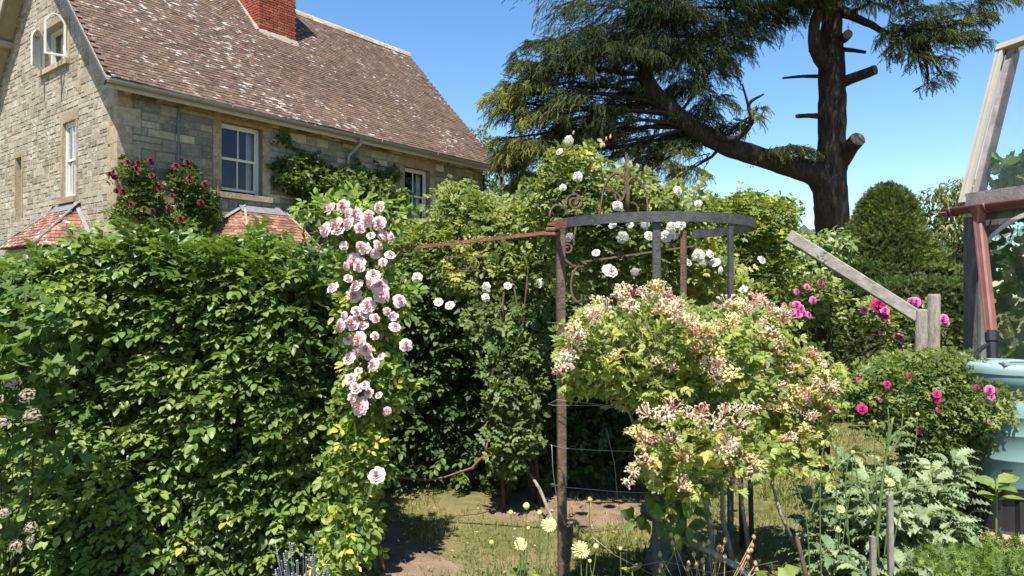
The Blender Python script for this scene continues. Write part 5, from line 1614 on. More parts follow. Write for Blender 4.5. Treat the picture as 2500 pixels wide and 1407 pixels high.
for i, (a, b, s) in enumerate(PF + PF2):
    Y = 3.77 + random.uniform(-.03, .06)
    put(random.choice(PINKS), 'flower', pr, PX(a, b, Y), A((a - 900) / 160 + random.uniform(-.6, .6), -1, random.uniform(-.1, .9)), M(s, Y) * random.uniform(.74, 1.02))
for a, b in ((790, 490), (960, 540), (985, 770), (820, 830), (840, 960), (930, 930), (900, 1060), (860, 1130), (840, 560), (945, 830), (990, 690), (870, 900), (905, 915), (850, 870)):
    put(BUD_PINK, 'bud', pr, PX(a, b, 3.98), A(random.uniform(-.4, .4), -.3, 1), .035)

# ------------------------------------------------------------------ white climbing rose
wr = thing('climbing_rose', 'white climbing rose sprawling over the iron arbour crown and hedge', 'rose', PX(1270, 1236, 5.35) * A(1, 1, 0), group='climbing roses of the garden')
wb = [(1400, 420, 4.75, 70, 60, .2, .6), (1420, 490, 4.75, 90, 40, .25, .6), (1380, 540, 4.8, 80, 40, .25), (1500, 480, 4.85, 90, 55, .25, .65), (1580, 505, 4.9, 90, 45, .3, .6), (1660, 500, 4.9, 60, 36, .25, .5), (1480, 560, 4.85, 130, 45, .25), (1600, 570, 4.9, 100, 40, .3),
      (1450, 650, 4.95, 110, 60, .25), (1580, 650, 5.0, 120, 60, .3), (1690, 620, 5.0, 80, 60, .25), (1720, 690, 5.2, 90, 50, .3), (1370, 410, 4.7, 34, 50, .12, .5), (1340, 480, 4.8, 50, 40, .2, .7),
      (1290, 540, 5.6, 80, 45, .3), (1180, 530, 6, 90, 50, .35), (1115, 525, 6.1, 60, 46, .35), (1045, 595, 6, 65, 40, .35), (1150, 600, 5.9, 120, 50, .35), (985, 620, 5.8, 60, 42, .3), (1020, 660, 5.8, 90, 45, .3), (1150, 680, 5.75, 110, 40, .3), (1270, 640, 5.6, 90, 70, .3), (1120, 480, 6.1, 50, 30, .2), (1300, 710, 5.6, 60, 40, .25, .6)]
pos, out, idx = blob_pts(wb, 7600, .2, gap=.34, gscale=4.5); k = len(pos)
rn = np.where(RNG.random(k) < .02, 1.0, np.clip(RNG.random(k) * .75 + (noise3(pos, 2.2, 9) - .5) * .5 + .15, 0, .95))
leaves(wr, pos, out * .6 + RNG.normal(size=(k, 3)) * .6 - UP * .15, UP * .8 + A(0, -.5, 0) + RNG.normal(size=(k, 3)) * .45, T_ROSE5, RNG.uniform(.06, .115, k), MT['rose_leaf'], rn, 300, name='foliage', part='leaf')
wcol = [(1255, 780, 5.2, 50, 40, .15, .6), (1260, 860, 5.2, 55, 50, .15), (1250, 960, 5.15, 60, 60, .16), (1250, 1040, 5.15, 55, 50, .15), (1245, 1110, 5.15, 45, 40, .14, .6), (1310, 900, 5.2, 30, 40, .12, .5), (1200, 880, 5.3, 30, 50, .12, .4), (1180, 780, 5.4, 50, 40, .2, .5), (1330, 800, 5.3, 40, 50, .15, .5), (1210, 1000, 5.3, 30, 40, .12, .3), (1300, 1060, 5.2, 26, 40, .1, .3)]
pos, out, idx = blob_pts(wcol, 1050, .1, gap=.3, gscale=5); k = len(pos)
leaves(wr, pos, out * .6 + RNG.normal(size=(k, 3)) * .6 - UP * .2, UP * .8 + A(0, -.6, 0) + RNG.normal(size=(k, 3)) * .4, T_ROSE5, RNG.uniform(.065, .11, k), MT['rugosa_leaf'], RNG.random(k) * .8, 0, name='lower_foliage')
sb = PX(1270, 1236, 5.35) * A(1, 1, 0)
for i in range(6):
    e = PX(random.choice((1230, 1255, 1290, 1320)), random.uniform(640, 760), 5.2)
    twigs(wr, [e], np.array([sb + A(random.uniform(-.15, .3), random.uniform(-.1, .1), 0)]), .016, MT['twig'], 'stem', 6, .07, joined=False)
sel = RNG.choice(k, 60); twigs(wr, pos[sel], np.array([sb + A(0, 0, random.uniform(.4, 1.7)) for _ in range(60)]), .004, MT['twig'], 'twig', 4)
pos, out, idx = blob_pts(wb, 330, .3); st = np.array([PX(*wb[i][:3]) + A(0, 0, -.1) for i in idx]); twigs(wr, pos, st, .0045, MT['twig'], 'shoot', 4)
tg, st = [], []
for a, b in ((1390, 350), (1365, 375), (1470, 350), (1490, 400), (1440, 400), (1600, 430), (1640, 440), (1700, 470), (1350, 430), (1560, 420), (1310, 500), (1680, 450)):
    p = PX(a, b, 4.75); tg.append(p); st.append(PX(a + random.uniform(-30, 60), b + 130, 4.8))
twigs(wr, tg, np.array(st), .004, MT['stem'], 'shoot', 4)
pp = []
for p, q in zip(st, tg):
    for f in (.3, .45, .6, .75, .88, 1.0): pp.append(p + (q - p) * f + RNG.normal(size=3) * .02)
pp = np.array(pp); k = len(pp)
leaves(wr, pp, RNG.normal(size=(k, 3)) * A(1, .7, .6), UP * .8 + A(0, -.5, 0) + RNG.normal(size=(k, 3)) * .4, T_ROSE5, RNG.uniform(.08, .13, k), MT['rose_leaf'], RNG.uniform(.3, .9, k), 0, name='shoot_foliage')
WF = [(1390,343,30),(1365,370,22),(1410,432,26),(1374,458,22),(1508,503,32),(1655,465,24),(1705,497,18),(1490,660,42),(1520,580,32),(1495,550,26),(1640,555,32),(1662,548,28),(1390,580,28),(1625,577,30),(1585,575,26),(1575,550,26),(1705,625,32),(1735,620,26),(1745,640,28),(1760,660,24),(1718,642,26),(1860,634,26),(1815,706,20),(1315,690,28),(1240,697,22),(1186,702,26),(1186,727,24),(1098,745,30),(1070,737,30),(1018,678,28),(962,570,30),(1550,665,22),(1455,617,24),(1538,548,24),(1680,640,26),(1648,578,24),(1600,600,24)]
for a, b, s in WF:
    Y = (4.45 if a > 1330 else 5.3) + random.uniform(-.05, .05)
    put(random.choice(WHITES), 'flower', wr, PX(a, b, Y), A(random.uniform(-.8, .8), -1, random.uniform(-.5, .9)), M(s, Y) * random.uniform(.6, .85))
for a, b in ((1400, 325), (1345, 425), (1352, 440), (1360, 420), (1338, 455), (1480, 340), (1490, 335), (1475, 355), (1690, 470), (1380, 400), (1130, 500), (1050, 540)):
    put(BUD_WHITE, 'bud', wr, PX(a, b, 4.7 if a > 1330 else 5.4), A(random.uniform(-.3, .3), -.2, 1), .03)

# hanging orange-brown cane
hc = np.array([PX(a, b, Y) for a, b, Y in ((958, 1163, 4.75), (990, 1170, 4.8), (1040, 1170, 4.9), (1090, 1158, 5.0), (1150, 1135, 5.05), (1175, 1105, 5.05), (1200, 1065, 5.1), (1228, 1037, 5.1))])
for j in range(1, len(hc) - 1): hc[j] += RNG.normal(size=3) * .012
mb = MB(); mb.tube(np.concatenate([hc, [PX(1245, 1052, 5.12), PX(1250, 1085, 5.12)]]), .008, 6, rough=.3); o = mb.build('bare_cane', MT['cane'])
tag(o, 'bare orange brown cane sagging between the pink rose and the hedge', 'branch')

# ------------------------------------------------------------------ honeysuckle
hs = thing('honeysuckle', 'honeysuckle in full pink and cream flower smothering the iron arbour', 'honeysuckle', PX(1720, 1400, 4.1) * A(1, 1, 0))
hb = [(1480, 850, 3.37, 110, 100, .3), (1600, 820, 3.42, 140, 90, .35), (1720, 850, 3.52, 120, 100, .35), (1830, 810, 4, 90, 70, .3), (1560, 930, 3.37, 140, 60, .3), (1740, 940, 3.52, 130, 70, .3), (1405, 890, 3.32, 40, 80, .18), (1960, 930, 4.1, 80, 70, .28), (1890, 1000, 4.1, 80, 55, .25), (1860, 880, 4, 70, 50, .25),
      (1680, 1075, 3.2, 120, 70, .25), (1620, 1130, 3.2, 70, 60, .2), (1780, 1100, 3.35, 90, 55, .22), (1680, 1170, 3.2, 80, 50, .2, .4), (1930, 1130, 3.8, 60, 40, .18, .5), (1990, 980, 4.1, 50, 50, .2), (1860, 1110, 3.7, 80, 50, .2, .4), (1740, 1010, 3.4, 120, 40, .2, .4), (1960, 1050, 4.0, 60, 40, .2, .5)]
pos, out, idx = blob_pts(hb, 5000, .4, gap=.36, gscale=4.5); k = len(pos)
front = np.clip(.5 - (pos[:, 1] - 3.8) * .8, 0, 1)
rn = np.where(RNG.random(k) < .04, 1.0, np.clip(RNG.random(k) * .7 + (noise3(pos, 3, 19) - .5) * .5 + .18, 0, .95))
leaves(hs, pos, out * .8 + RNG.normal(size=(k, 3)) * .55, UP * .8 + A(0, -.5, 0) + RNG.normal(size=(k, 3)) * .4, T_PAIR, RNG.uniform(.045, .082, k), MT['honey_leaf'], rn, 300, name='foliage', part='leaf')
big = blob_pts([(1620, 1230, 3.5, 70, 60, .15), (1690, 1280, 3.5, 60, 50, .15), (1560, 1250, 3.5, 40, 20, .1)], 55, .2)[0]; k = len(big)
leaves(hs, big, RNG.normal(size=(k, 3)) + A(0, -.4, -.5), A(0, -.7, .6) + RNG.normal(size=(k, 3)) * .3, T_OVATE, RNG.uniform(.07, .12, k), MT['herb'], RNG.random(k) * .6, k, part='broad_leaf')
# loose shoots breaking the outline
st, tg = [], []
for _ in range(75):
    b = random.choice(hb[:16]); c = PX(b[0], b[1], b[2]); u_ = nrm(A(random.uniform(-1, 1), random.uniform(-.8, .1), random.uniform(-.5, 1)))
    e = c + u_ * A(M(b[3], b[2]), b[5], M(b[4], b[2])); st.append(c + (e - c) * .7); tg.append(e + u_ * random.uniform(.04, .13) + A(0, 0, -.01))
twigs(hs, tg, np.array(st), .0025, MT['stem'], 'shoot', 4, .12)
pp = np.array([p + (q - p) * f for p, q in zip(st, tg) for f in (.35, .6, .85, 1.0)]); k = len(pp)
leaves(hs, pp, np.repeat(np.array(tg) - np.array(st), 4, 0) / .15 + RNG.normal(size=(k, 3)) * .5, UP * .8 + A(0, -.5, 0) + RNG.normal(size=(k, 3)) * .4, T_PAIR, RNG.uniform(.04, .075, k), MT['honey_leaf'], RNG.uniform(.3, .95, k), 0, name='shoot_foliage')
# woody stems
for pts, r in (([(1730, 1410, 3.9), (1740, 1300, 3.9), (1720, 1230, 3.85), (1690, 1170, 3.8), (1640, 1080, 3.8), (1600, 980, 3.8), (1570, 900, 3.8)], .014), ([(1790, 1380, 3.9), (1770, 1270, 3.9), (1765, 1180, 3.9), (1740, 1080, 3.9), (1700, 960, 3.9)], .013),
               ([(1830, 1400, 4.0), (1815, 1250, 4.0), (1800, 1100, 4.0), (1790, 980, 4.05), (1810, 860, 4.1)], .011), ([(1660, 1380, 3.8), (1640, 1200, 3.8), (1560, 1040, 3.8), (1520, 960, 3.8)], .011), ([(1935, 1330, 3.9), (1905, 1250, 3.9), (1880, 1180, 4.0), (1900, 1080, 4.1), (1930, 1000, 4.2)], .009),
               ([(1600, 970, 3.8), (1640, 900, 3.8), (1720, 840, 3.9), (1800, 800, 4.0)], .008), ([(1560, 960, 3.75), (1480, 920, 3.7), (1420, 880, 3.7)], .007)):
    p = np.array([PX(*q) for q in pts]); p = p + RNG.normal(size=p.shape) * .012; mb = MB(); mb.tube(p, np.linspace(r * 1.2, r * .6, len(p)), 7, rough=.3); mb.build('stem', MT['oldwood'], hs, world=True)
tp_ = blob_pts([(1560, 830, 3.14, 90, 70, .08), (1560, 960, 3.2, 70, 40, .1)], 130, .0)[0]
twigs(hs, tp_, np.array([PX(1580 + random.uniform(-20, 20), 950, 3.4) for _ in tp_]), .0035, MT['oldwood'], 'bare_twig', 4, .12)
sp = blob_pts(hb, 110, .6)[0]; twigs(hs, sp, np.array([PX(1650 + random.uniform(-120, 200), 960 + random.uniform(-30, 60), 3.9) for _ in sp]), .003, MT['oldwood'], 'twig', 4, .1)
def hflower(px, py, Y, s=None, kind=None):
    me = HONEYS[kind] if kind is not None else random.choices(HONEYS, (2.2, 5, 5, 2.2, 1.8))[0]
    p = PX(px, py, Y); put(me, 'flower', hs, p, A(random.uniform(-.5, .5) + (px - 1700) / 900, random.uniform(-.9, -.3), random.uniform(.5, 1.2)), random.uniform(.062, .105) if s is None else s)
HF = [(1510,735),(1545,728),(1570,722),(1600,712),(1480,760),(1530,755),(1585,740),(1630,735),(1660,750),(1610,762),(1640,770),(1445,785),(1460,775),(1670,790),(1700,805),(1720,815),(1740,820),(1690,820),(1420,830),(1405,850),(1395,865),(1410,815),(1390,880),(1375,900),(1368,915),(1385,890),(1720,840),(1500,880),(1605,890),(1640,905),(1745,870),(1760,890),(1735,900),(1745,920),(1760,935),(1700,860),
      (1790,760),(1810,755),(1840,742),(1860,748),(1880,760),(1895,770),(1910,785),(1800,775),(1830,765),(1800,805),(1780,800),(1870,810),(1880,825),(1900,850),(1890,860),(1860,790),(1920,900),(1870,895),(1840,905),(1810,925),(1850,930),(1880,940),(1900,950),
      (1975,870),(1990,880),(2000,895),(1960,890),(1940,905),(1925,915),(2010,930),(1990,940),(2025,950),(1975,960),(2030,965),(1960,985),(2010,990),(1940,960),(2020,1010),(1985,1020),(1950,1010),(1920,985),(1890,990),(1870,1000),(2000,960),
      (1642,1003),(1580,1015),(1605,1025),(1675,1020),(1712,1012),(1768,1010),(1803,1012),(1840,1005),(1915,1010),(1710,1035),(1750,1040),(1800,1045),(1745,1065),(1790,1080),(1550,1075),(1577,1082),(1640,1082),(1665,1125),(1765,1120),(1810,1125),(1830,1130),(1780,1100),(1850,1145),(1835,1160),(1790,1165),(1660,1190),(1870,1080),(1900,1095),(1930,1075),(1590,1145),(1545,1160),(1530,1190),(1960,1110),(1965,1060)]
HF = HF + [(a + random.uniform(-26, 26), b + random.uniform(-18, 18)) for a, b in HF if random.random() < .45]
for i, (a, b) in enumerate(HF):
    if b < 1000 and a < 1790: Y = 3.03 + random.uniform(-.04, .08) + (.18 if b < 760 else 0)
    elif a > 1860 and b > 850: Y = 3.78 + random.uniform(-.05, .1)
    elif b >= 1000: Y = 2.93 + random.uniform(-.03, .08) + (.25 if a > 1780 else 0)
    else: Y = 3.66 + random.uniform(-.05, .1)
    kd = None
    if (a, b) in ((1740,820),(1720,815),(1700,805),(1800,805),(1780,800),(1745,870),(1760,890),(2010,930),(1830,1130)): kd = 4
    hflower(a, b, Y, None, kd)

# ------------------------------------------------------------------ climbers on the house
def WL(px, py, d): 
    t, z = lw(px, py, -d); return hworld(t, -d, z)
def wall_cloud(regs, k, tm, size, mat, root, nm='foliage', d0=.06, nparts=0):
    pos = []
    for (px, py, rx, ry, dd, w) in regs:
        n = int(k * w)
        a = RNG.random(n) * 6.283; r = RNG.random(n) ** .5
        for i in range(n):
            pos.append(WL(px + rx * r[i] * math.cos(a[i]), py + ry * r[i] * math.sin(a[i]), d0 + dd * (1 - r[i] ** 2) * RNG.random() ** .5))
    pos = np.array(pos)
    keep = noise3(pos, 3.2, 41) > .30
    pos = pos[keep]; n = len(pos); o = A(.7921, -.6104, 0)
    leaves(root, pos, o * .4 + RNG.normal(size=(n, 3)) * .6, UP * .8 + o * .6 + RNG.normal(size=(n, 3)) * .4, tm, size * RNG.uniform(.65, 1.2, n), mat, np.clip(RNG.random(n) * .75 + (noise3(pos, 2, 6) - .5) * .5 + .12, 0, 1), nparts, name=nm)
    return pos
b0 = hworld(5.0, -.3, 0)
wc = thing('wall_shrub', 'dense small leaved evergreen trained on the house wall between the two sash windows', 'shrub', b0)
ps = wall_cloud([(760, 440, 75, 45, .5, .16), (850, 450, 90, 45, .6, .18), (930, 470, 75, 45, .6, .16), (800, 500, 80, 40, .6, .12), (900, 520, 90, 45, .6, .12), (720, 400, 32, 34, .3, .06), (690, 350, 24, 20, .12, .02), (705, 372, 20, 16, .15, .02), (960, 430, 22, 26, .2, .02), (700, 440, 36, 22, .25, .04), (870, 410, 14, 26, .15, .015), (835, 560, 100, 40, .6, .08), (980, 560, 60, 60, .5, .06), (675, 405, 16, 14, .08, .012), (915, 415, 12, 20, .12, .012), (770, 395, 26, 18, .2, .03)], 5200, T_SMALL, .15, MT['wall_leaf'], wc)
for x in (4.2, 5.2, 6.4, 7.2):
    mb = MB(); mb.tube([hworld(5.2 + (x - 5.2) * .3, -.15, 0), hworld(5.2 + (x - 5.2) * .7, -.12, 2.2), hworld(x, -.12, 4.2)], [.06, .04, .02], 7, rough=.2); mb.build('stem', MT['trunk'], wc, world=True)
rr_ = thing('climbing_rose', 'dark red climbing rose against the near corner of the house', 'rose', hworld(1.0, -.25, 0), group='climbing roses of the garden')
ps = wall_cloud([(330, 430, 40, 36, .35, .14), (345, 480, 50, 45, .4, .22), (320, 520, 60, 30, .4, .12), (455, 440, 36, 40, .35, .14), (480, 490, 45, 45, .35, .2), (470, 540, 60, 30, .4, .12), (400, 540, 60, 25, .4, .08), (515, 520, 16, 40, .2, .05), (300, 450, 25, 20, .25, .04)], 1150, T_ROSE7S, .21, MT['wall_leaf'], rr_)
for x in (.6, 1.0, 1.5, 1.9):
    mb = MB(); mb.tube([hworld(1.0 + (x - 1) * .3, -.2, 0), hworld(x, -.16, 2.4), hworld(x + .05, -.18, 4.0)], [.03, .02, .008], 6, rough=.2); mb.build('stem', MT['trunk'], rr_, world=True)
RF = [(312,396),(337,397),(368,394),(333,412),(370,428),(268,425),(280,432),(285,466),(300,468),(388,457),(430,405),(457,396),(463,436),(420,478),(352,512),(372,515),(412,505),(490,495),(440,535),(500,450),(320,500)]
for a, b in RF: put(random.choice(REDS), 'flower', rr_, WL(a, b, .62 if a > 290 else .3), A(.5 + random.uniform(-.3, .3), -.8, random.uniform(.2, .7)), random.uniform(.095, .135))

# ------------------------------------------------------------------ yellow-green vine, timber, magenta roses
vy = 6.4
vine = thing('leafy_vine', 'yellow green feathery vine on the timber frame beside the hoop', 'vine', PX(1870, 1150, vy) * A(1, 1, 0))
vb = [(1750, 530, vy, 60, 36, .3), (1820, 520, vy, 70, 40, .35), (1890, 530, vy, 50, 34, .3), (1830, 570, vy, 80, 34, .35), (1740, 580, vy, 60, 36, .3), (1900, 570, vy, 40, 22, .25), (1790, 630, vy, 70, 50, .3), (1850, 660, vy, 60, 50, .3, .8), (1900, 640, vy, 50, 20, .2, .6), (1985, 632, 5.7, 30, 9, .05, .12), (2030, 655, 5.7, 26, 8, .05, .1), (1940, 585, 5.9, 24, 10, .1, .3), (1760, 700, vy, 90, 40, .3, .8), (1870, 720, vy, 70, 30, .3, .6)]
pos, out, idx = blob_pts(vb, 4600, .3, gap=.3, gscale=3.5); k = len(pos)
leaves(vine, pos, out * .6 + RNG.normal(size=(k, 3)) * .6 + UP * .1, UP * .8 + A(0, -.4, 0) + RNG.normal(size=(k, 3)) * .4, T_ROSE5L, RNG.uniform(.055, .105, k), MT['vine_leaf'], None, 150, name='foliage', part='leaf')
tg, st = [], []
for _ in range(26):
    a = random.uniform(1700, 1940); tg.append(PX(a, 510 - random.uniform(0, 45) + abs(a - 1820) * .1, vy)); st.append(PX(a + random.uniform(-15, 15), 560, vy))
twigs(vine, tg, np.array(st), .004, MT['stem'], 'shoot', 4, .05)
pp = np.array([p + (q - p) * f for p, q in zip(st, tg) for f in (.4, .6, .8, 1)]); k = len(pp)
leaves(vine, pp, RNG.normal(size=(k, 3)) * A(.6, .6, .3) + UP * .8, RNG.normal(size=(k, 3)) + A(0, -1, 0), T_SLIM, RNG.uniform(.04, .07, k), MT['vine_leaf'], None, 0, name='shoot_foliage')
mb = MB(); mb.tube([PX(1870, 1160, vy), PX(1872, 900, vy), PX(1865, 650, vy), PX(1850, 560, vy)], [.035, .03, .03, .02], 7, rough=.25); mb.build('stem', MT['trunk'], vine, world=True)
mb = MB(); mb.tube([PX(1850, 630, vy), PX(1880, 590, vy), PX(1915, 560, vy)], .03, 7, rough=.2); mb.build('stem', MT['trunk'], vine, world=True)

mb = MB(); mb.beam(PX(1925, 575, 5.75), PX(2238, 772, 5.6), .05, .10, bev=.008); o = mb.build('timber_beam', MT['palewood'])
tag(o, 'silvery sawn timber beam sloping down from the vine to the two posts', 'beam')
def round_post(px, py, Y, rpx, label, mat, lean=0, group='wooden posts behind the honeysuckle'):
    p = PX(px, py, Y); b = PX(px, 900, Y); b[2] = -.05; b[0] -= lean
    mb = MB(); r = M(rpx, Y); mb.tube([b, (p + b) / 2, p - A(0, 0, .02), p], [r * 1.05, r, r, r * .86], 12, rough=.14)
    o = mb.build('wooden_post', mat); tag(o, label, 'post', group)
round_post(2281, 718, 5.62, 15, 'taller round grey post right of the sloping beam end', MT['oldwood'], .03)
round_post(2250, 755, 5.58, 14, 'shorter split grey post under the lower end of the sloping beam', MT['oldwood'], .02)
round_post(2006, 765, 6.3, 13, 'dark round post under the magenta rose', MT['twig'], -.03)
round_post(1690, 612, 5.3, 12, 'grey wooden post standing behind the hoop', MT['oldwood'])
mb = MB(); mb.beam(PX(1180, 748, 6.3), PX(1990, 744, 6.3), .04, .075, bev=.004); o = mb.build('wooden_rail', MT['oldwood']); tag(o, 'weathered horizontal rail running behind the honeysuckle', 'rail')

mr = thing('climbing_rose', 'magenta climbing rose on the dark post and sloping beam', 'rose', PX(2006, 1150, 6.3) * A(1, 1, 0), group='climbing roses of the garden')
mbk = [(1960, 720, 6.1, 55, 30, .2), (1940, 760, 6.1, 50, 24, .2), (2010, 740, 6.1, 45, 40, .2), (1990, 700, 6.1, 36, 20, .15), (2030, 790, 6.2, 25, 30, .15, .6), (2150, 765, 6.0, 45, 24, .15, .7), (2190, 790, 5.9, 40, 24, .15, .7), (2110, 760, 6.0, 24, 14, .1, .6), (2190, 840, 5.9, 30, 30, .12, .6), (2310, 800, 5.9, 22, 26, .12, .7), (2235, 745, 5.9, 22, 10, .08, .6)]
pos, out, idx = blob_pts(mbk, 620, .2); k = len(pos)
leaves(mr, pos, out * .6 + RNG.normal(size=(k, 3)) * .6 - UP * .1, UP * .8 + A(0, -.5, 0) + RNG.normal(size=(k, 3)) * .4, T_ROSE5, RNG.uniform(.07, .115, k), MT['rose_leaf'], RNG.random(k) * .95, 0, name='foliage')
twigs(mr, pos[RNG.choice(k, 40)], np.array([PX(2006, 1000, 6.3) + A(0, 0, random.uniform(.2, .9)) for _ in range(40)]), .006, MT['twig'], 'stem', 4, .1)
for a, b, s in ((2005,688,18),(2010,698,16),(1970,700,18),(1945,712,20),(1945,745,28),(1935,760,22),(1950,768,22),(1962,765,20),(1974,768,20),(1915,747,20),(1985,733,24),(1955,752,24),(2160,758,28),(2110,758,22),(2235,738,32),(2197,825,30),(2303,778,28),(2150,813,14),(2310,790,18),(2225,735,22)):
    put(random.choice(MAGS), 'flower', mr, PX(a, b, 5.75), A(random.uniform(-.5, .5), -1, random.uniform(.1, .6)), M(s, 5.75) * .68)
for a, b, s in ((2145, 745, 36), (2158, 770, 26), (2203, 858, 24)):
    put(random.choice(CRIMS), 'flower', mr, PX(a, b, 5.78), A(random.uniform(-.5, .5), -1, random.uniform(.1, .6)), M(s, 5.78) * .78)

rb = thing('rugosa_rose_bush', 'bushy rose with small crimson flowers leaning on the water butt', 'rose bush', PX(2260, 1275, 5.0) * A(1, 1, 0))
bl = [(2160, 950, 5.05, 75, 50, .3), (2240, 920, 5.1, 70, 45, .3), (2320, 930, 5.1, 60, 50, .28), (2390, 980, 4.75, 55, 40, .2), (2430, 1015, 4.5, 30, 26, .12, .8), (2180, 1010, 5.0, 85, 45, .3), (2280, 1010, 4.95, 80, 50, .3), (2340, 1060, 4.9, 50, 40, .25), (2290, 1090, 4.9, 55, 36, .25), (2220, 900, 5.1, 90, 26, .25), (2300, 890, 5.2, 70, 24, .25), (2360, 1010, 4.8, 45, 36, .2), (2250, 1130, 4.95, 50, 36, .2, .5)]
pos, out, idx = blob_pts(bl, 3600, .3, gap=.3); k = len(pos)
leaves(rb, pos, out * .7 + RNG.normal(size=(k, 3)) * .55, UP * .8 + A(0, -.5, 0) + RNG.normal(size=(k, 3)) * .4, T_ROSE5L, RNG.uniform(.055, .09, k), MT['rugosa_leaf'], None, 200, name='foliage', part='leaf')
for i in range(9):
    e = PX(*bl[i][:3]); twigs(rb, [e], np.array([PX(2255 + random.uniform(-30, 40), 1275, 5.0)]), .010, MT['twig'], 'stem', 6, .12, joined=False)
for a, b, s in ((2098,928,18),(2166,938,20),(2220,918,16),(2105,998,28),(2287,962,22),(2289,977,18),(2290,1002,14),(2385,945,14),(2416,952,26),(2420,968,20),(2415,1030,12),(2245,1055,12),(2150,977,10),(2250,1045,10)):
    Y = 4.72 if a < 2360 else 4.42
    put(random.choice(CRIMS if a < 2400 else MAGS), 'flower', rb, PX(a, b, Y), A(random.uniform(-.5, .5), -1, random.uniform(.1, .8)), M(s, Y) * .74)

# ------------------------------------------------------------------ greenhouse
gh_o = PX(2352, 0, 5.75) * A(1, 1, 0)
gh = thing('greenhouse', 'timber framed greenhouse with red brown gutter at the right edge', 'greenhouse', gh_o, math.atan2(.952, -.305))
ZG, GL = 2.33, 3.3
def gbox(name, lo, hi, mat, parent=gh):
    mb = MB(); mb.box(lo, hi); return mb.build(name, mat, parent)
gbox('corner_post', (-.13, -.12, 0), (0, 0, ZG), MT['greywood'])
gbox('corner_strip', (-.155, -.10, 0), (-.133, .004, ZG - .02), MT['lead'])
for i, x in enumerate((-1.25, -2.35, -3.3)): gbox('post', (x - .05, -.1, 0), (x + .05, -.004, ZG), MT['greywood'])
gbox('plinth', (-GL, -.09, 0), (-.135, -.012, .45), MT['greywood'])
gbox('eave_plate', (-GL, -.1, ZG - .02), (.02, -.006, ZG + .07), MT['oldpaint'])
for x0, x1 in ((-1.2, -.155), (-2.3, -1.3), (-3.25, -2.4)):
    mb = MB(); mb.quad((x1, -.05, .45), (x0, -.05, .45), (x0, -.05, ZG - .02), (x1, -.05, ZG - .02)); mb.build('pane', MT['hglass'], gh)
    # arched head
    v = []; t = []; n = 14
    for i in range(n + 1):
        f = i / n; x = x0 + (x1 - x0) * f; zz = ZG - .06 - .26 * (1 - math.sin(math.pi * f) ** .7)
        v += [(x, -.03, ZG - .02), (x, -.03, zz), (x, -.012, zz), (x, -.012, zz + .035), (x, -.018, zz + .035), (x, -.018, ZG - .02)]
    mb = MB(); m2 = []
    for i in range(n):
        for j in range(5):
            a, b = i * 6 + j, i * 6 + 6 + j
            tri = [(a, b, b + 1), (a, b + 1, a + 1)]
            mb.add([v[a], v[b], v[b + 1], v[a + 1]], [(0, 1, 2), (0, 2, 3)], mat=0 if j in (1, 2, 3) else 1)
    mb.build('arched_head', [MT['whitewood'], MT['greywood']], gh)
ZT, YT = 3.73, -.451
e_ = lambda x, f, off=0.0: A(x, -.02 + (YT + .02) * f, ZG + .07 + (ZT - ZG - .07) * f) + off * nrm(A(0, ZT - ZG - .07, -YT - .02 + 0.0) * A(0, 1, 1))
sn = nrm(np.cross(A(1, 0, 0), nrm(A(0, YT + .02, ZT - ZG - .07)))); sn = sn if sn[1] > 0 else -sn
def rafter(name, x, w, h, mat, off=0.0):
    mb = MB(); mb.beam(e_(x, 0) + sn * off, e_(x, 1) + sn * off, w, h, up=sn); return mb.build(name, mat, gh)
rafter('verge_board', -.015, .03, .03, MT['cream'], .03)
rafter('verge_edge', .02, .02, .09, MT['cream'], .0)
rafter('rafter', -.07, .065, .07, MT['oldpaint'], -.035)
for x in (-.75, -1.45, -2.15, -2.85): rafter('rafter', x, .05, .07, MT['oldpaint'], -.02); rafter('glazing_bar', x, .04, .015, MT['whitewood'], .03)
mb = MB(); mb.beam(e_(-.02, 0) + sn * .02 + A(0, 0, .02), e_(-GL, 0) + sn * .02 + A(0, 0, .02), .02, .11, up=(0, 0, 1)); mb.build('bottom_rail', MT['oldpaint'], gh)
for x0, x1 in ((-.72, -.1), (-1.42, -.78), (-2.12, -1.48), (-2.82, -2.18)):
    mb = MB(); mb.quad(e_(x1, .03) + sn * .012, e_(x0, .03) + sn * .012, e_(x0, .97) + sn * .012, e_(x1, .97) + sn * .012); mb.build('roof_pane', MT['hglass'], gh)
mb = MB(); mb.beam(e_(.03, 1.0) + sn * .02, e_(-GL, 1.0) + sn * .02, .05, .07, up=sn); mb.build('top_cap', MT['cream'], gh)
# upper roof, far slope and end frame
rid = A(0, -1.3, 4.05)
for y0, z0, y1, z1 in ((YT, ZT, -1.3, 4.05), (-2.6 - YT, ZT, -1.3, 4.05), (-2.6 - YT, ZT, -2.6, ZG)):
    for x0, x1 in ((-1.1, 0), (-2.2, -1.1), (-GL, -2.2)):
        mb = MB(); mb.quad((x1, y0, z0), (x0, y0, z0), (x0, y1, z1), (x1, y1, z1)); mb.build('roof_pane', MT['hglass'], gh)
        mb = MB(); mb.beam((x1 - .03, y0, z0 - .03), (x1 - .03, y1, z1 - .03), .05, .06); mb.build('rafter', MT['oldpaint'], gh)
gbox('ridge_beam', (-GL, -1.33, 4.03), (.02, -1.27, 4.12), MT['whitewood'])
for y in (-.9, -1.75, -2.55): gbox('end_post', (-.09, y - .05, 0), (-.01, y + .05, ZG if y < -2.5 else 3.6), MT['greywood'])
gbox('inner_post', (-.5, -.62, 0), (-.42, -.54, 3.4), MT['oldpaint'])
mb = MB(); mb.beam((-.46, -.58, 2.2), (-.9, -1.1, 3.8), .06, .08); mb.build('brace', MT['greywood'], gh)
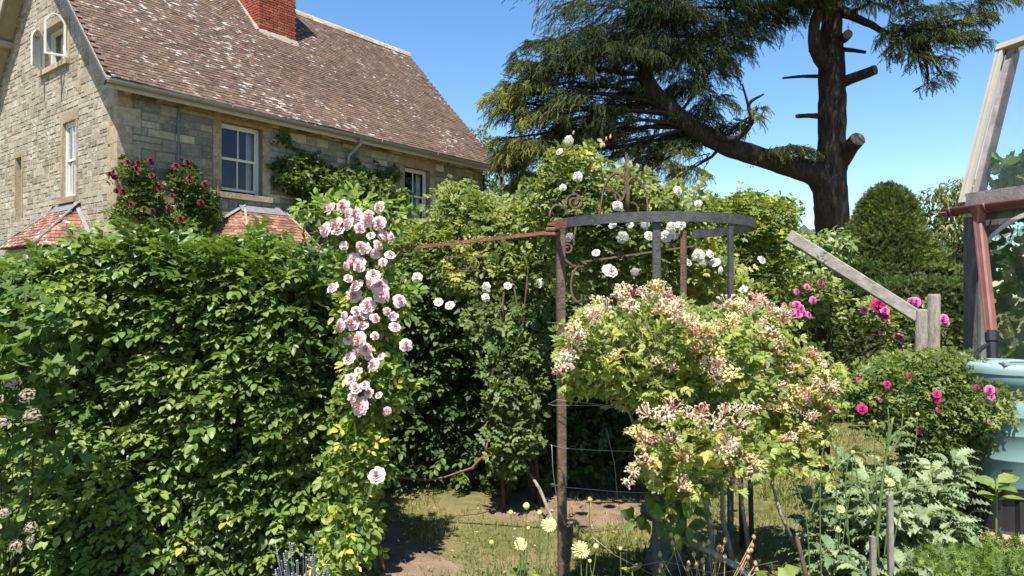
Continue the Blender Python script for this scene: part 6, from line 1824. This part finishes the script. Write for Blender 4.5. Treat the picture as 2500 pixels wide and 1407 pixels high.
mb = MB(); mb.beam((-.2, -.62, ZT - .12), (-GL, -.62, ZT - .12), .05, .12); mb.build('purlin', MT['oldpaint'], gh)
gbox('end_rail', (-.08, -2.6, ZG - .05), (-.02, -.12, ZG + .05), MT['greywood'])
for y0, y1 in ((-.85, -.12), (-1.7, -.95), (-2.5, -1.8)):
    mb = MB(); mb.quad((-.05, y0, .1), (-.05, y1, .1), (-.05, y1, ZG - .05), (-.05, y0, ZG - .05)); mb.build('pane', MT['hglass'], gh)
gg = gutter('gutter', -GL, .10, .075, ZG + .035, .058, MT['redgutter'], gh)
mb = MB()
for x in (.02, -.28): mb.tube([(x, .075 + .064 * math.cos(a), ZG + .035 + .064 * math.sin(a)) for a in np.linspace(math.pi, 2 * math.pi, 9)], .008, 5)
mb.lathe([(.0, 0), (.058, 0), (.058, .055), (0, .055)], 12, c=(0, 0, 0), smooth=False); n_ = len(mb.V[-1]); vv = mb.V[-1]; mb.V[-1] = np.stack([.05 + vv[:, 2], .075 + vv[:, 0], ZG + .0 + vv[:, 1] * .5], 1)
mb.lathe([(.075, .0), (.06, -.05), (.04, -.10), (.036, -.16)], 10, c=(-.20, .075, ZG + .02), smooth=True)
mb.build('gutter_outlet', MT['redgutter'], gg)
def gl_local(p):
    d = p - gh_o; c, s = -.305, .952
    return A(d[0] * c + d[1] * s, -d[0] * s + d[1] * c, p[2])
pA = A(-.20, .075, ZG - .10); pB = gl_local(PX(2420, 812, 5.28)); pC = gl_local(PX(2424, 880, 5.22)); 
mb = MB(); mb.beam(pA, pB, .068, .068, up=(1, 0, 0), bev=.012); mb.beam(pA + A(.012, .036, 0), pB + A(.012, .036, 0), .02, .012, up=(1, 0, 0)); mb.build('downpipe', MT['redpipe'], gh)
mb = MB(); d = nrm(pC - pB); mb.tube([pB - d * .01, pB + d * .07], .043, 14, smooth=False); mb.tube([pB + d * .06, pC + d * .06], .033, 14, smooth=False); mb.build('pipe_connector', MT['blackplastic'], gh)
# vine inside
gv = thing('cucumber_vine', 'large leaved climbing vine growing inside the greenhouse glass', 'vine', gh_o + A(.6, -.4, 0))
k = 2300
lx = -.12 - RNG.random(k) ** 1.5 * 1.7; ly = -.10 - RNG.random(k) ** 1.2 * 1.1; lz = RNG.uniform(.3, 2.3, k)
up_ = RNG.random(k) < .42; lz[up_] = 2.35 + RNG.random(up_.sum()) ** 1.4 * .42; ly[up_] = -.16 - RNG.random(up_.sum()) * .4; lx[up_] = RNG.uniform(-.9, -.12, up_.sum())
cg, sg = math.cos(math.atan2(.952, -.305)), math.sin(math.atan2(.952, -.305))
pos = np.stack([gh_o[0] + lx * cg - ly * sg, gh_o[1] + lx * sg + ly * cg, lz], 1)
outw = A(-.952, -.305, 0)
leaves(gv, pos, RNG.normal(size=(k, 3)) * .7 - UP * .4 + outw * .3, outw * .8 + A(0, -.5, .5) + RNG.normal(size=(k, 3)) * .35, T_VINE, RNG.uniform(.06, .12, k), MT['cucumber'], np.where(RNG.random(k) < .04, 1, RNG.random(k) * .9), 260, rank=-(pos @ outw), part='leaf')
for i in range(8):
    x = -.3 - i * .2; b = np.array([[x, -.3, 0], [x + .03, -.32, .8], [x - .05, -.28, 1.6], [x, -.35, 2.4]]); w = np.stack([gh_o[0] + b[:, 0] * cg - b[:, 1] * sg, gh_o[1] + b[:, 0] * sg + b[:, 1] * cg, b[:, 2]], 1)
    mb = MB(); mb.tube(w, .008, 5); mb.build('stem', MT['stem'], gv, world=True)

# ------------------------------------------------------------------ water butt on its stand
WB = A(3.5, 4.9, 0)
ZS = .33
butt = thing('water_butt', 'pale teal plastic water butt with lid standing by the greenhouse', 'water butt', WB + A(0, 0, ZS))
mb = MB()
prof = [(.0, 0), (.232, 0), (.242, .006), (.245, .02), (.2560, .192), (.2578, .194), (.2578, .203), (.2566, .205), (.2660, .364), (.2678, .366), (.2678, .374), (.2666, .376), (.2730, .49), (.2748, .492), (.2748, .500), (.2736, .502), (.2790, .602), (.2740, .606), (.2740, .616), (.2796, .62), (.2830, .70), (.290, .705), (.2915, .78), (.284, .80), (.27, .80)]
mb.lathe(prof, 48); mb.build('barrel', MT['butt'], butt)
mb = MB(); mb.lathe([(.30, .78), (.302, .805), (.297, .832), (.285, .845), (.25, .85), (.245, .842), (.17, .842), (.165, .853), (.0, .858)], 48); lid = mb.build('lid', MT['buttlid'], butt)
mb = MB(); mb.box((-.20, -.235, .846), (.0, -.175, .862)); mb.tube([(-.19, -.21, .858), (-.15, -.215, .872), (-.06, -.215, .872), (-.01, -.21, .858)], .012, 8); mb.build('lid_handle', MT['buttlid'], lid)
ta = math.radians(232)
tx, ty = .248 * math.cos(ta), .248 * math.sin(ta)
mb = MB(); mb.tube([(tx, ty, .10), (tx * 1.12, ty * 1.12, .10), (tx * 1.30, ty * 1.30, .095), (tx * 1.33, ty * 1.33, .06)], .014, 8); mb.tube([(tx * 1.15, ty * 1.15, .10), (tx * 1.15, ty * 1.15, .135)], .009, 6); mb.box((tx * 1.15 - .03, ty * 1.15 - .008, .132), (tx * 1.15 + .03, ty * 1.15 + .008, .145)); mb.lathe([(.0, .0), (.03, 0), (.03, .02), (0, .02)], 10, c=(tx * 1.03, ty * 1.03, .09)); mb.build('tap', MT['blackplastic'], butt)
st_ = thing('butt_stand', 'black ribbed plastic stand under the water butt', 'stand', WB)
mb = MB(); n = 64
prof_r = [(.30, .0), (.30, .02), (.255, .05), (.235, .26), (.27, .30), (.272, ZS)]
v = []; t = []
for r, z in prof_r:
    for i in range(n):
        a = i / n * 6.2832; f = 1 + (.07 if (i // 4) % 2 else -.03) * (0.05 < z < .28 or z in (.05,))
        v.append((r * f * math.cos(a), r * f * math.sin(a), z))
for i in range(len(prof_r) - 1):
    for j in range(n):
        j2 = (j + 1) % n; t += [(i*n+j, i*n+j2, (i+1)*n+j2), (i*n+j, (i+1)*n+j2, (i+1)*n+j)]
v.append((0, 0, ZS - .003)); t += [((len(prof_r) - 1) * n + j, (len(prof_r) - 1) * n + (j + 1) % n, len(v) - 1) for j in range(n)]
mb.add(v, t); mb.build('ribbed_base', MT['blackplastic'], st_)
hp_ = np.array([PX(2372, 905, 4.95), PX(2376, 885, 4.98), PX(2386, 862, 5.05), PX(2400, 848, 5.15), PX(2412, 842, 5.25)]); mb = MB()
hh = []
for i in range(40):
    x = i / 39 * 4; j = min(3, int(x)); hh.append(hp_[j] + (hp_[j + 1] - hp_[j]) * (x - j))
mb.tube(hh, [.016 if i % 2 else .0125 for i in range(40)], 8); o = mb.build('hose', MT['blackplastic']); tag(o, 'short black corrugated hose arching into the water butt', 'hose')
mb = MB(); p = PX(2450, 1285, 4.62); mb.box((p[0] - .16, p[1] - .12, -.01), (p[0] + .14, p[1] + .12, .035), rot=np.array(Matrix.Rotation(.3, 3, 'Z'))); o = mb.build('paving_slab', MT['slab']); tag(o, 'terracotta slab on the ground before the black stand', 'slab')

# ------------------------------------------------------------------ foreground plants
def stem_line(root, pts, r, mat='stem', name='stem', n=6):
    p = np.array([PX(*q) for q in pts]); P = np.concatenate([[2*p[0]-p[1]], p, [2*p[-1]-p[-2]]]); out = []
    for x in np.linspace(0, len(p) - 1, (len(p) - 1) * 5 + 1):
        i = min(int(x), len(p) - 2); t = x - i; a, b, c, d = P[i:i+4]
        out.append(.5 * ((2*b) + (c - a) * t + (2*a - 5*b + 4*c - d) * t**2 + (3*b - a - 3*c + d) * t**3))
    mb = MB(); mb.tube(out, np.linspace(r, r * .6, len(out)), n); return mb.build(name, MT[mat], root, world=True)
def scab_mesh(seed):
    rr = random.Random(seed); mb = MB()
    mb.lathe([(0, -.22), (.2, -.16), (.3, 0), (.24, .16), (0, .22)], 10, .2)
    for i in range(70):
        z = 1 - 2 * (i + .5) / 95; ph = i * 2.39996; q = math.sqrt(max(0, 1 - z * z)); d = A(q * math.cos(ph), q * math.sin(ph), z)
        s = nrm(np.cross(d, A(.2, .3, .9))); n2 = np.cross(d, s); L = .30 + .20 * (z < .4) + rr.uniform(-.03, .05)
        b = d * A(.26, .26, .18); e = d * A(1, 1, .8) * L * 1.05
        mb.add([b - s * .02, b + s * .02, e + s * .05, e + d * .04 + n2 * .02, e - s * .05], [(0, 1, 2), (0, 2, 4), (4, 2, 3)], A(.2, .2, .9, 1, .9) * rr.uniform(.7, 1))
    return make_mesh('scabious_head', np.concatenate(mb.V), np.concatenate(mb.T), True, np.concatenate(mb.Rn), 0, MT['scabious'])
SCABS = [scab_mesh(1), scab_mesh(2)]
mb = MB(); mb.lathe([(0, -.5), (.3, -.35), (.5, 0), (.36, .34), (0, .5)], 9); SBUD = make_mesh('scabious_bud', np.concatenate(mb.V), np.concatenate(mb.T), True, .15, 0, MT['scabious'])
def scab(name_label, base, heads, Y, buds=(), leaf=True):
    b = PX(base, 0, Y) * A(1, 1, 0); r = thing('scabious_plant', name_label, 'flower', b, group='tall pale yellow scabious')
    by = HZ + EYE * F / Y
    for (px, py, s) in heads:
        stem_line(r, [(base, by, Y), (base + (px - base) * .3, by - (by - py) * .35, Y), (base + (px - base) * .85, by - (by - py) * .75, Y), (px, py + s * .3, Y)], .0045)
        put(SCABS[int(px) % 2], 'flower_head', r, PX(px, py, Y), A(random.uniform(-.2, .2), -.7, .8), M(s, Y) * .98)
    for (px, py, s) in buds:
        stem_line(r, [(base, by, Y), (base + (px - base) * .4, by - (by - py) * .4, Y), (base + (px - base) * .9, by - (by - py) * .8, Y), (px, py + s * .4, Y)], .0035)
        put(SBUD, 'bud', r, PX(px, py, Y), A(random.uniform(-.2, .2), -.4, .9), M(s, Y))
    pp = []; 
    k = 10; bb = np.tile(b + A(0, 0, .02), (k, 1)) + RNG.normal(size=(k, 3)) * A(.03, .03, .01)
    leaves(r, bb, RNG.normal(size=(k, 3)) * A(1, 1, .1) + UP * .9, UP + RNG.normal(size=(k, 3)) * .2, T_JAG, RNG.uniform(.16, .28, k), MT['herb'], None, k, part='leaf')
    return r
scab('scabious with the flower head overlapping the rust brown post', 1320, [(1340, 1281, 34)], 3.55, [(1317, 1253, 14), (1247, 1252, 14)])
scab('scabious with flower and buds left of the rust brown post', 1272, [(1270, 1328, 30)], 3.6, [(1285, 1236, 18), (1200, 1325, 14), (1290, 1290, 10)])
scab('scabious with the largest pale flower right of the rust brown post', 1425, [(1418, 1342, 40)], 3.4, [(1440, 1220, 14), (1455, 1335, 16)])
scab('scabious with the nodding bud before the honeysuckle stems', 1520, [], 3.3, [(1652, 1312, 16), (1515, 1340, 10), (1440, 1370, 10)])
scab('scabious with small heads among the grey green poppy leaves', 2040, [(2052, 1243, 20), (2045, 1292, 16)], 3.7, [(2082, 1105, 12), (2042, 1052, 10)])
scab('scabious with a head beside the wooden stake', 2150, [(2172, 1177, 22)], 3.6, [(2240, 1012, 10), (2135, 1030, 10), (2330, 1235, 10)])

def rosette(name, label, cat, px, Y, nleaf, size, tm, mat, hgt, group=None, spread=.03, stemh=0):
    b = PX(px, 0, Y) * A(1, 1, 0); r = thing(name, label, cat, b, group=group)
    k = nleaf; z = RNG.random(k) ** 1.1 * hgt; a = RNG.random(k) * 6.283
    sp = spread * (.4 + .6 * RNG.random(k)) * (1.1 - .7 * z / max(hgt, .01)); pos = np.stack([b[0] + sp * np.cos(a), b[1] + sp * np.sin(a), .02 + z], 1)
    if hgt > .15:
        mb = MB(); mb.tube([b - A(0, 0, .02), b + A(.01, .0, hgt * .5), b + A(-.01, 0, hgt + stemh)], [.011, .009, .006], 7); mb.build('stem', MT['stem'], r, world=True)
    d = np.stack([np.cos(a), np.sin(a), RNG.uniform(.2, .9, k)], 1)
    leaves(r, pos, d, UP + RNG.normal(size=(k, 3)) * .25, tm, size * RNG.uniform(.7, 1.15, k), mat, RNG.random(k), k, part='leaf')
    return r
PL = ('poppy with silvery ruffled leaves', 'poppy plants with ruffled leaves')
spots = [(2060, 4.7, .34, .50, 'farthest back beside the lawn'), (2170, 4.6, .34, .56, 'tall at the back under the rose bush'), (2330, 4.45, .32, .50, 'against the black stand'), (1985, 4.1, .30, .40, 'at the lawn edge of the patch'), (2120, 4.05, .32, .46, 'in the middle of the patch left of the tall stem'), (2200, 4.05, .32, .46, 'in the middle of the patch behind the stake'), (2280, 4.05, .32, .42, 'in the middle of the patch towards the slab'), (2130, 4.3, .34, .42, 'leftmost at the back of the patch'), (2215, 4.25, .34, .46, 'at the back of the patch below the rose bush'), (2275, 4.35, .34, .45, 'nearest the black stand'), (2070, 4.0, .30, .34, 'left of the green scabious stems'), (2160, 3.85, .32, .36, 'behind the wooden stake'),
         (2240, 3.85, .34, .36, 'right of the wooden stake'), (2320, 3.95, .30, .30, 'by the terracotta slab'), (2030, 3.6, .28, .26, 'at the left front of the patch'), (2110, 3.45, .30, .24, 'at the front left of the stake'), (2210, 3.45, .30, .24, 'front right of the stake'), (2300, 3.55, .28, .22, 'above the feathery herb')]
for i, (px, Y, sz, h, w) in enumerate(spots):
    rosette('poppy_plant', PL[0] + ', ' + w, 'poppy', px, Y, 60, sz * .44, T_JAG, MT['poppy'], h * 1.2, PL[1], spread=.10)
for i, (px, Y, w) in enumerate(((1900, 3.6, 'right of the slim black posts'), (1960, 3.35, 'at the bottom edge beside the dark twig'), (1840, 3.35, 'before the slim black posts'), (2010, 3.25, 'at the bottom edge left of the stake'), (2330, 3.3, 'at the bottom edge right of the stake'), (1740, 3.4, 'under the leaning dead branch'), (2390, 3.6, 'beside the sunflower seedling'))):
    rosette('dock_plant', 'broad leaved green plant ' + w, 'plant', px, Y, 10, .20, T_BROAD, MT['herb'], .12, 'broad leaved plants in the border')
for px, Y, w in ((1545, 3.45, 'beside the foot of the front iron post'), (1625, 3.2, 'before the dried seed heads'), (1470, 3.3, 'below the largest scabious flower')):
    rosette('leafy_sprout', 'small bright leafy sprout ' + w, 'plant', px, Y, 12, .085, T_OVATE, MT['vine_leaf'], .30, 'leafy sprouts in the border', spread=.03)
sf = rosette('sunflower_seedling', 'young sunflower seedling with bright leaves before the black stand', 'seedling', 2432, 3.9, 4, .14, T_OVATE, MT['herb'], .30)
b = PX(2432, 0, 3.9) * A(1, 1, 0)
mb = MB(); mb.tube([b, b + A(0, 0, .3), b + A(.005, 0, .62)], .006, 6); mb.build('stem', MT['stem'], sf, world=True)
k = 7; a = np.arange(k) * 2.4; leaves(sf, np.tile(b + A(.005, 0, .60), (k, 1)) - UP * .02 * np.arange(k)[:, None], np.stack([np.cos(a), np.sin(a), np.full(k, .35)], 1), UP + RNG.normal(size=(k, 3)) * .2, T_OVATE, RNG.uniform(.11, .16, k), MT['herb'], RNG.uniform(.6, 1, k), k, part='top_leaf')
fh = thing('feathery_herb', 'low bright feathery carrot leaved herb at the bottom right', 'herb', PX(2380, 0, 3.5) * A(1, 1, 0))
pos = blob_pts([(2330, 1390, 3.5, 90, 40, .25), (2430, 1400, 3.5, 80, 40, .25), (2260, 1410, 3.4, 60, 30, .2), (2480, 1370, 3.8, 60, 40, .3)], 1500, .1)[0]; pos = pos[pos[:, 2] > .02]; k = len(pos)
leaves(fh, pos, RNG.normal(size=(k, 3)) + UP * .6, UP + RNG.normal(size=(k, 3)) * .4, T_YEW, RNG.uniform(.05, .09, k), MT['herb'], RNG.uniform(.1, .8, k), 0, name='foliage')
for px, py, Y, w, lab in ((2172, 1208, 3.35, 13, 'tall weathered wooden stake among the poppies'), (2130, 1310, 3.3, 13, 'short wooden stake left of the tall one')):
    p = PX(px, py, Y); q = p * A(1, 1, 0) + A(.01, 0, -.05); mb = MB(); mb.beam(q, p, M(w, Y), M(w, Y), up=(0, 1, 0), bev=.003); o = mb.build('wooden_stake', MT['oldwood']); tag(o, lab, 'stake', 'stakes in the poppy patch')
# stout green flower stem with branching tips
gs = thing('tall_green_stem', 'stout green flowering stem rising above the poppy patch', 'plant', PX(2120, 0, 3.4) * A(1, 1, 0))
stem_line(gs, [(2120, 1545, 3.4), (2135, 1380, 3.4), (2150, 1220, 3.4), (2162, 1120, 3.4), (2180, 1020, 3.4)], .009)
for pts in ([(2162, 1100, 3.4), (2185, 1060, 3.4), (2240, 1020, 3.4)], [(2160, 1120, 3.4), (2195, 1070, 3.4), (2205, 1010, 3.4)], [(2150, 1220, 3.4), (2230, 1190, 3.4), (2300, 1180, 3.4)], [(2145, 1260, 3.4), (2100, 1190, 3.4), (2085, 1110, 3.4)], [(2165, 1090, 3.4), (2170, 1040, 3.4), (2168, 1000, 3.4)]):
    stem_line(gs, pts, .005, name='side_stem')
tw = thing('wiry_green_stems', 'thin arching wiry stems at the left of the poppy patch', 'plant', PX(2010, 0, 3.5) * A(1, 1, 0))
for pts in ([(2010, 1540, 3.5), (2003, 1330, 3.5), (2003, 1180, 3.5), (2015, 1080, 3.5), (2060, 1042, 3.5), (2120, 1040, 3.5)], [(2085, 1540, 3.5), (2075, 1350, 3.5), (2064, 1200, 3.5), (2075, 1115, 3.5), (2110, 1105, 3.5)], [(1980, 1540, 3.5), (1972, 1300, 3.5), (1950, 1200, 3.5), (1925, 1140, 3.5)], [(2003, 1180, 3.5), (2040, 1130, 3.5), (2075, 1090, 3.5)], [(1975, 1260, 3.5), (1990, 1220, 3.5), (2000, 1190, 3.5)], [(2060, 1220, 3.5), (2100, 1180, 3.5), (2160, 1150, 3.5)]):
    stem_line(tw, pts, .0035)
# stones and sticks
sg_ = PX(1625, 0, 4.2) * A(1, 1, 0)
mb = MB(); mb.lathe([(0, -.02), (.13, -.02), (.125, .08), (.10, .15), (.075, .25), (.08, .32)], 20); v = mb.V[0]; mb.V[0] = v + (v * A(1, 1, .3)) * ((noise3(v, 9, 3) - .5) * .35)[:, None]; r = thing('staddle_stone', 'grey mushroom shaped stone at the foot of the honeysuckle', 'stone', sg_); mb.build('stone_stem', MT['graystone'], r)
mb = MB(); mb.lathe([(0, .31), (.13, .31), (.155, .34), (.145, .38), (.09, .42), (0, .43)], 20); v = mb.V[0]; mb.V[0] = v + (v * A(1, 1, .2)) * ((noise3(v, 8, 5) - .5) * .3)[:, None]; mb.build('stone_cap', MT['graystone'], r)
for pts, rr, lab in (([(1605, 1300, 3.6), (1680, 1325, 3.55), (1740, 1350, 3.5), (1800, 1385, 3.45), (1850, 1425, 3.4)], .017, 'thick pale dead branch leaning across the border'), ([(1945, 1310, 3.4), (1955, 1350, 3.35), (1972, 1420, 3.3)], .012, 'short dark charred twig standing at the bottom edge'), ([(1290, 1150, 5.2), (1318, 1195, 5.1), (1345, 1260, 5.0)], .014, 'pale crooked stick under the white rose')):
    p = np.array([PX(*q) for q in pts]); p = np.concatenate([p, [p[-1] * A(1, 1, 0) + A(.02, -.05, -.02)]]); mb = MB(); mb.tube(p, np.linspace(rr * .8, rr, len(p)), 8, rough=.3); o = mb.build('dead_branch', MT['oldwood'] if 'pale' in lab else MT['twig']); tag(o, lab, 'branch')
dh = thing('dry_seed_plant', 'dried brown seed heads on thin stalks before the dead branch', 'seed heads', PX(1740, 0, 3.3) * A(1, 1, 0))
for i in range(26):
    a, b = random.uniform(1590, 1850), random.uniform(1300, 1400); p = PX(a, b, 3.25); base = PX(1730 + random.uniform(-40, 40), 0, 3.3) * A(1, 1, 0)
    mb = MB(); mb.tube([base, (base + p) / 2 + RNG.normal(size=3) * .02, p], .0018, 4); mb.lathe([(0, -.01), (.008, -.004), (.010, .006), (.004, .016), (0, .02)], 7, c=p); mb.build('seed_head', MT['dryhead'], dh, world=True)
lv = thing('lavender', 'grey lavender spikes at the foot of the beech hedge', 'lavender', PX(745, 0, 3.45) * A(1, 1, 0))
mb = MB()
for i in range(60):
    a, b = random.uniform(670, 805), random.uniform(1325, 1420); p = PX(a, b, 3.45 + random.uniform(-.1, .1)); base = PX(740 + (a - 740) * .5, 0, 3.5) * A(1, 1, 0)
    m1 = MB(); m1.tube([base, base + (p - base) * .5 + A(0, 0, .02), p], .0016, 4); d = nrm(p - base)
    for q in range(6): m1.tube([p - d * q * .011, p - d * q * .011 + d * .008], [.005, .003], 5, .6)
    m1.build('spike', MT['lav'], lv, world=True)

# lobed shrub at the left edge
ls = thing('lobed_leaf_shrub', 'lobed leaf shrub with cream flower clusters at the left edge', 'shrub', PX(20, 0, 3.3) * A(1, 1, 0))
lb = [(40, 780, 3.25, 90, 60, .2), (20, 870, 3.2, 110, 60, .25), (90, 900, 3.25, 70, 50, .18), (30, 960, 3.2, 100, 50, .22), (100, 1010, 3.3, 60, 40, .15, .5), (60, 1120, 3.35, 110, 70, .2, .45), (120, 1180, 3.4, 60, 50, .15, .4), (40, 1240, 3.4, 90, 60, .2, .4), (20, 720, 3.3, 50, 40, .15, .6), (-60, 900, 3.2, 80, 150, .25, .6)]
pos, out, idx = blob_pts(lb, 760, .3); k = len(pos)
leaves(ls, pos, out * .5 + RNG.normal(size=(k, 3)) * .5 + A(.3, -.3, -.15), UP * .8 + A(0, -.5, 0) + RNG.normal(size=(k, 3)) * .35, T_LOBED, RNG.uniform(.05, .085, k), MT['lobed'], None, 260, part='leaf')
tops = [(60, 700, 3.25), (90, 780, 3.25), (40, 850, 3.2), (0, 930, 3.2), (110, 1000, 3.3), (60, 1090, 3.3)]
for q in tops: twigs(ls, [PX(*q)], np.array([PX(10, 1480, 3.45)]), .004, MT['twig'], 'stem', 6, .05, joined=False)
mb = MB(); rr2 = random.Random(4)
for i in range(80):
    z = rr2.uniform(.2, 1); ph = i * 2.4; q = math.sqrt(1 - z * z); d = A(q * math.cos(ph), q * math.sin(ph), z); c = d * rr2.uniform(.36, .5); s = nrm(np.cross(d, A(.3, .1, .9))); n2 = np.cross(d, s)
    for w in range(4):
        e = c + (s * math.cos(w * 1.57) + n2 * math.sin(w * 1.57)) * .075 + d * .02; f = c + (s * math.cos(w * 1.57 + 1) + n2 * math.sin(w * 1.57 + 1)) * .06 + d * .02
        mb.add([c, e, f], [(0, 1, 2)], rr2.uniform(.1, 1))
COR = make_mesh('corymb', np.concatenate(mb.V), np.concatenate(mb.T), False, np.concatenate(mb.Rn), 0, MT['corymb'])
for a, b, s in ((30, 938, 44), (70, 970, 44), (80, 1020, 46), (5, 1035, 40), (78, 1290, 34), (40, 1335, 34), (12, 1255, 30), (75, 1320, 20), (-5, 980, 40)):
    put(COR, 'flower_cluster', ls, PX(a, b, 3.02), A(random.uniform(-.2, .4), -.8, .6), M(s, 3.02))

# ------------------------------------------------------------------ grass
k = 74000
X = RNG.uniform(-1.5, 5.2, k); Y = 3.6 + RNG.random(k) ** 1.2 * 6.0
px = X / Y * F + CX; py = HZ + EYE * F / Y
def in_poly(px, py, poly):
    c = np.zeros(len(px), bool); n = len(poly)
    for i in range(n):
        x0, y0 = poly[i]; x1, y1 = poly[(i + 1) % n]
        c ^= ((y0 > py) != (y1 > py)) & (px < (x1 - x0) * (py - y0) / (y1 - y0 + 1e-9) + x0)
    return c
pts3 = np.stack([X, Y, X * 0], 1)
bare = (in_poly(X, Y, [tuple(p[:2]) for p in path1]) & (RNG.random(k) < .80)) | (in_poly(X, Y, [tuple(p[:2]) for p in path2]) & (RNG.random(k) < .72))
hed = ((X < X1 + .1) & (Y > Y0)) | ((Y > Y0b + .1) & (Y < Y1b) & (X > X0b) & (X < X1b))
keep = ~bare & ~hed & (noise3(pts3, 2.2, 55) + .35 * noise3(pts3, 9, 56) > .42) & (px > 750) & (px < 2560)
pts3 = pts3[keep]; k = len(pts3)
pts3[:, 2] = (noise3(pts3, .7, 3) - .5) * .05 - .003
g = thing('lawn_grass', 'short dry lawn grass between the beds', 'grass', (1.5, 6, 0)); 
d = UP + RNG.normal(size=(k, 3)) * .5
T_BLADE = (np.array([[-.06, 0, 0], [.06, 0, 0], [.04, .55, .05], [-.04, .55, .05], [0, 1, .22]], float), np.array([[0, 1, 2], [0, 2, 3], [3, 2, 4]]))
o = leaves(g, pts3, d, RNG.normal(size=(k, 3)) + A(0, -.6, 0), T_BLADE, RNG.uniform(.025, .06, k) * (1 + .5 * (noise3(pts3, 1.5, 5) > .6)), MT['grass'], np.clip(RNG.random(k) * .7 + (noise3(pts3, 1.2, 66) - .5) * .8 + .2, 0, 1), name='lawn_blades', smooth=False)
bpy.data.objects.remove(g)
o.name = 'lawn_grass'; o.location = (1.5, 6, 0); o['kind'] = 'stuff'; o['label'] = 'short dry lawn grass between the beds'; o['category'] = 'grass'

k = 90
p = np.stack([RNG.uniform(-.9, 1.6, k), RNG.uniform(4.0, 5.6, k), np.full(k, .03)], 1); p[:, 2] += RNG.uniform(0, .02, k)
r = thing('fallen_petals', 'scattered pale petals and leaf litter on the ground', 'petals', (0, 0, 0))
o = leaves(r, p, RNG.normal(size=(k, 3)) * A(1, 1, .1), UP + RNG.normal(size=(k, 3)) * .3, T_SMALL, RNG.uniform(.015, .035, k), MT['corymb'], RNG.random(k), name='fallen_petals')
bpy.data.objects.remove(r); o.name = 'fallen_petals'; o['kind'] = 'stuff'; o['label'] = 'scattered pale petals and leaf litter on the ground'; o['category'] = 'petals'
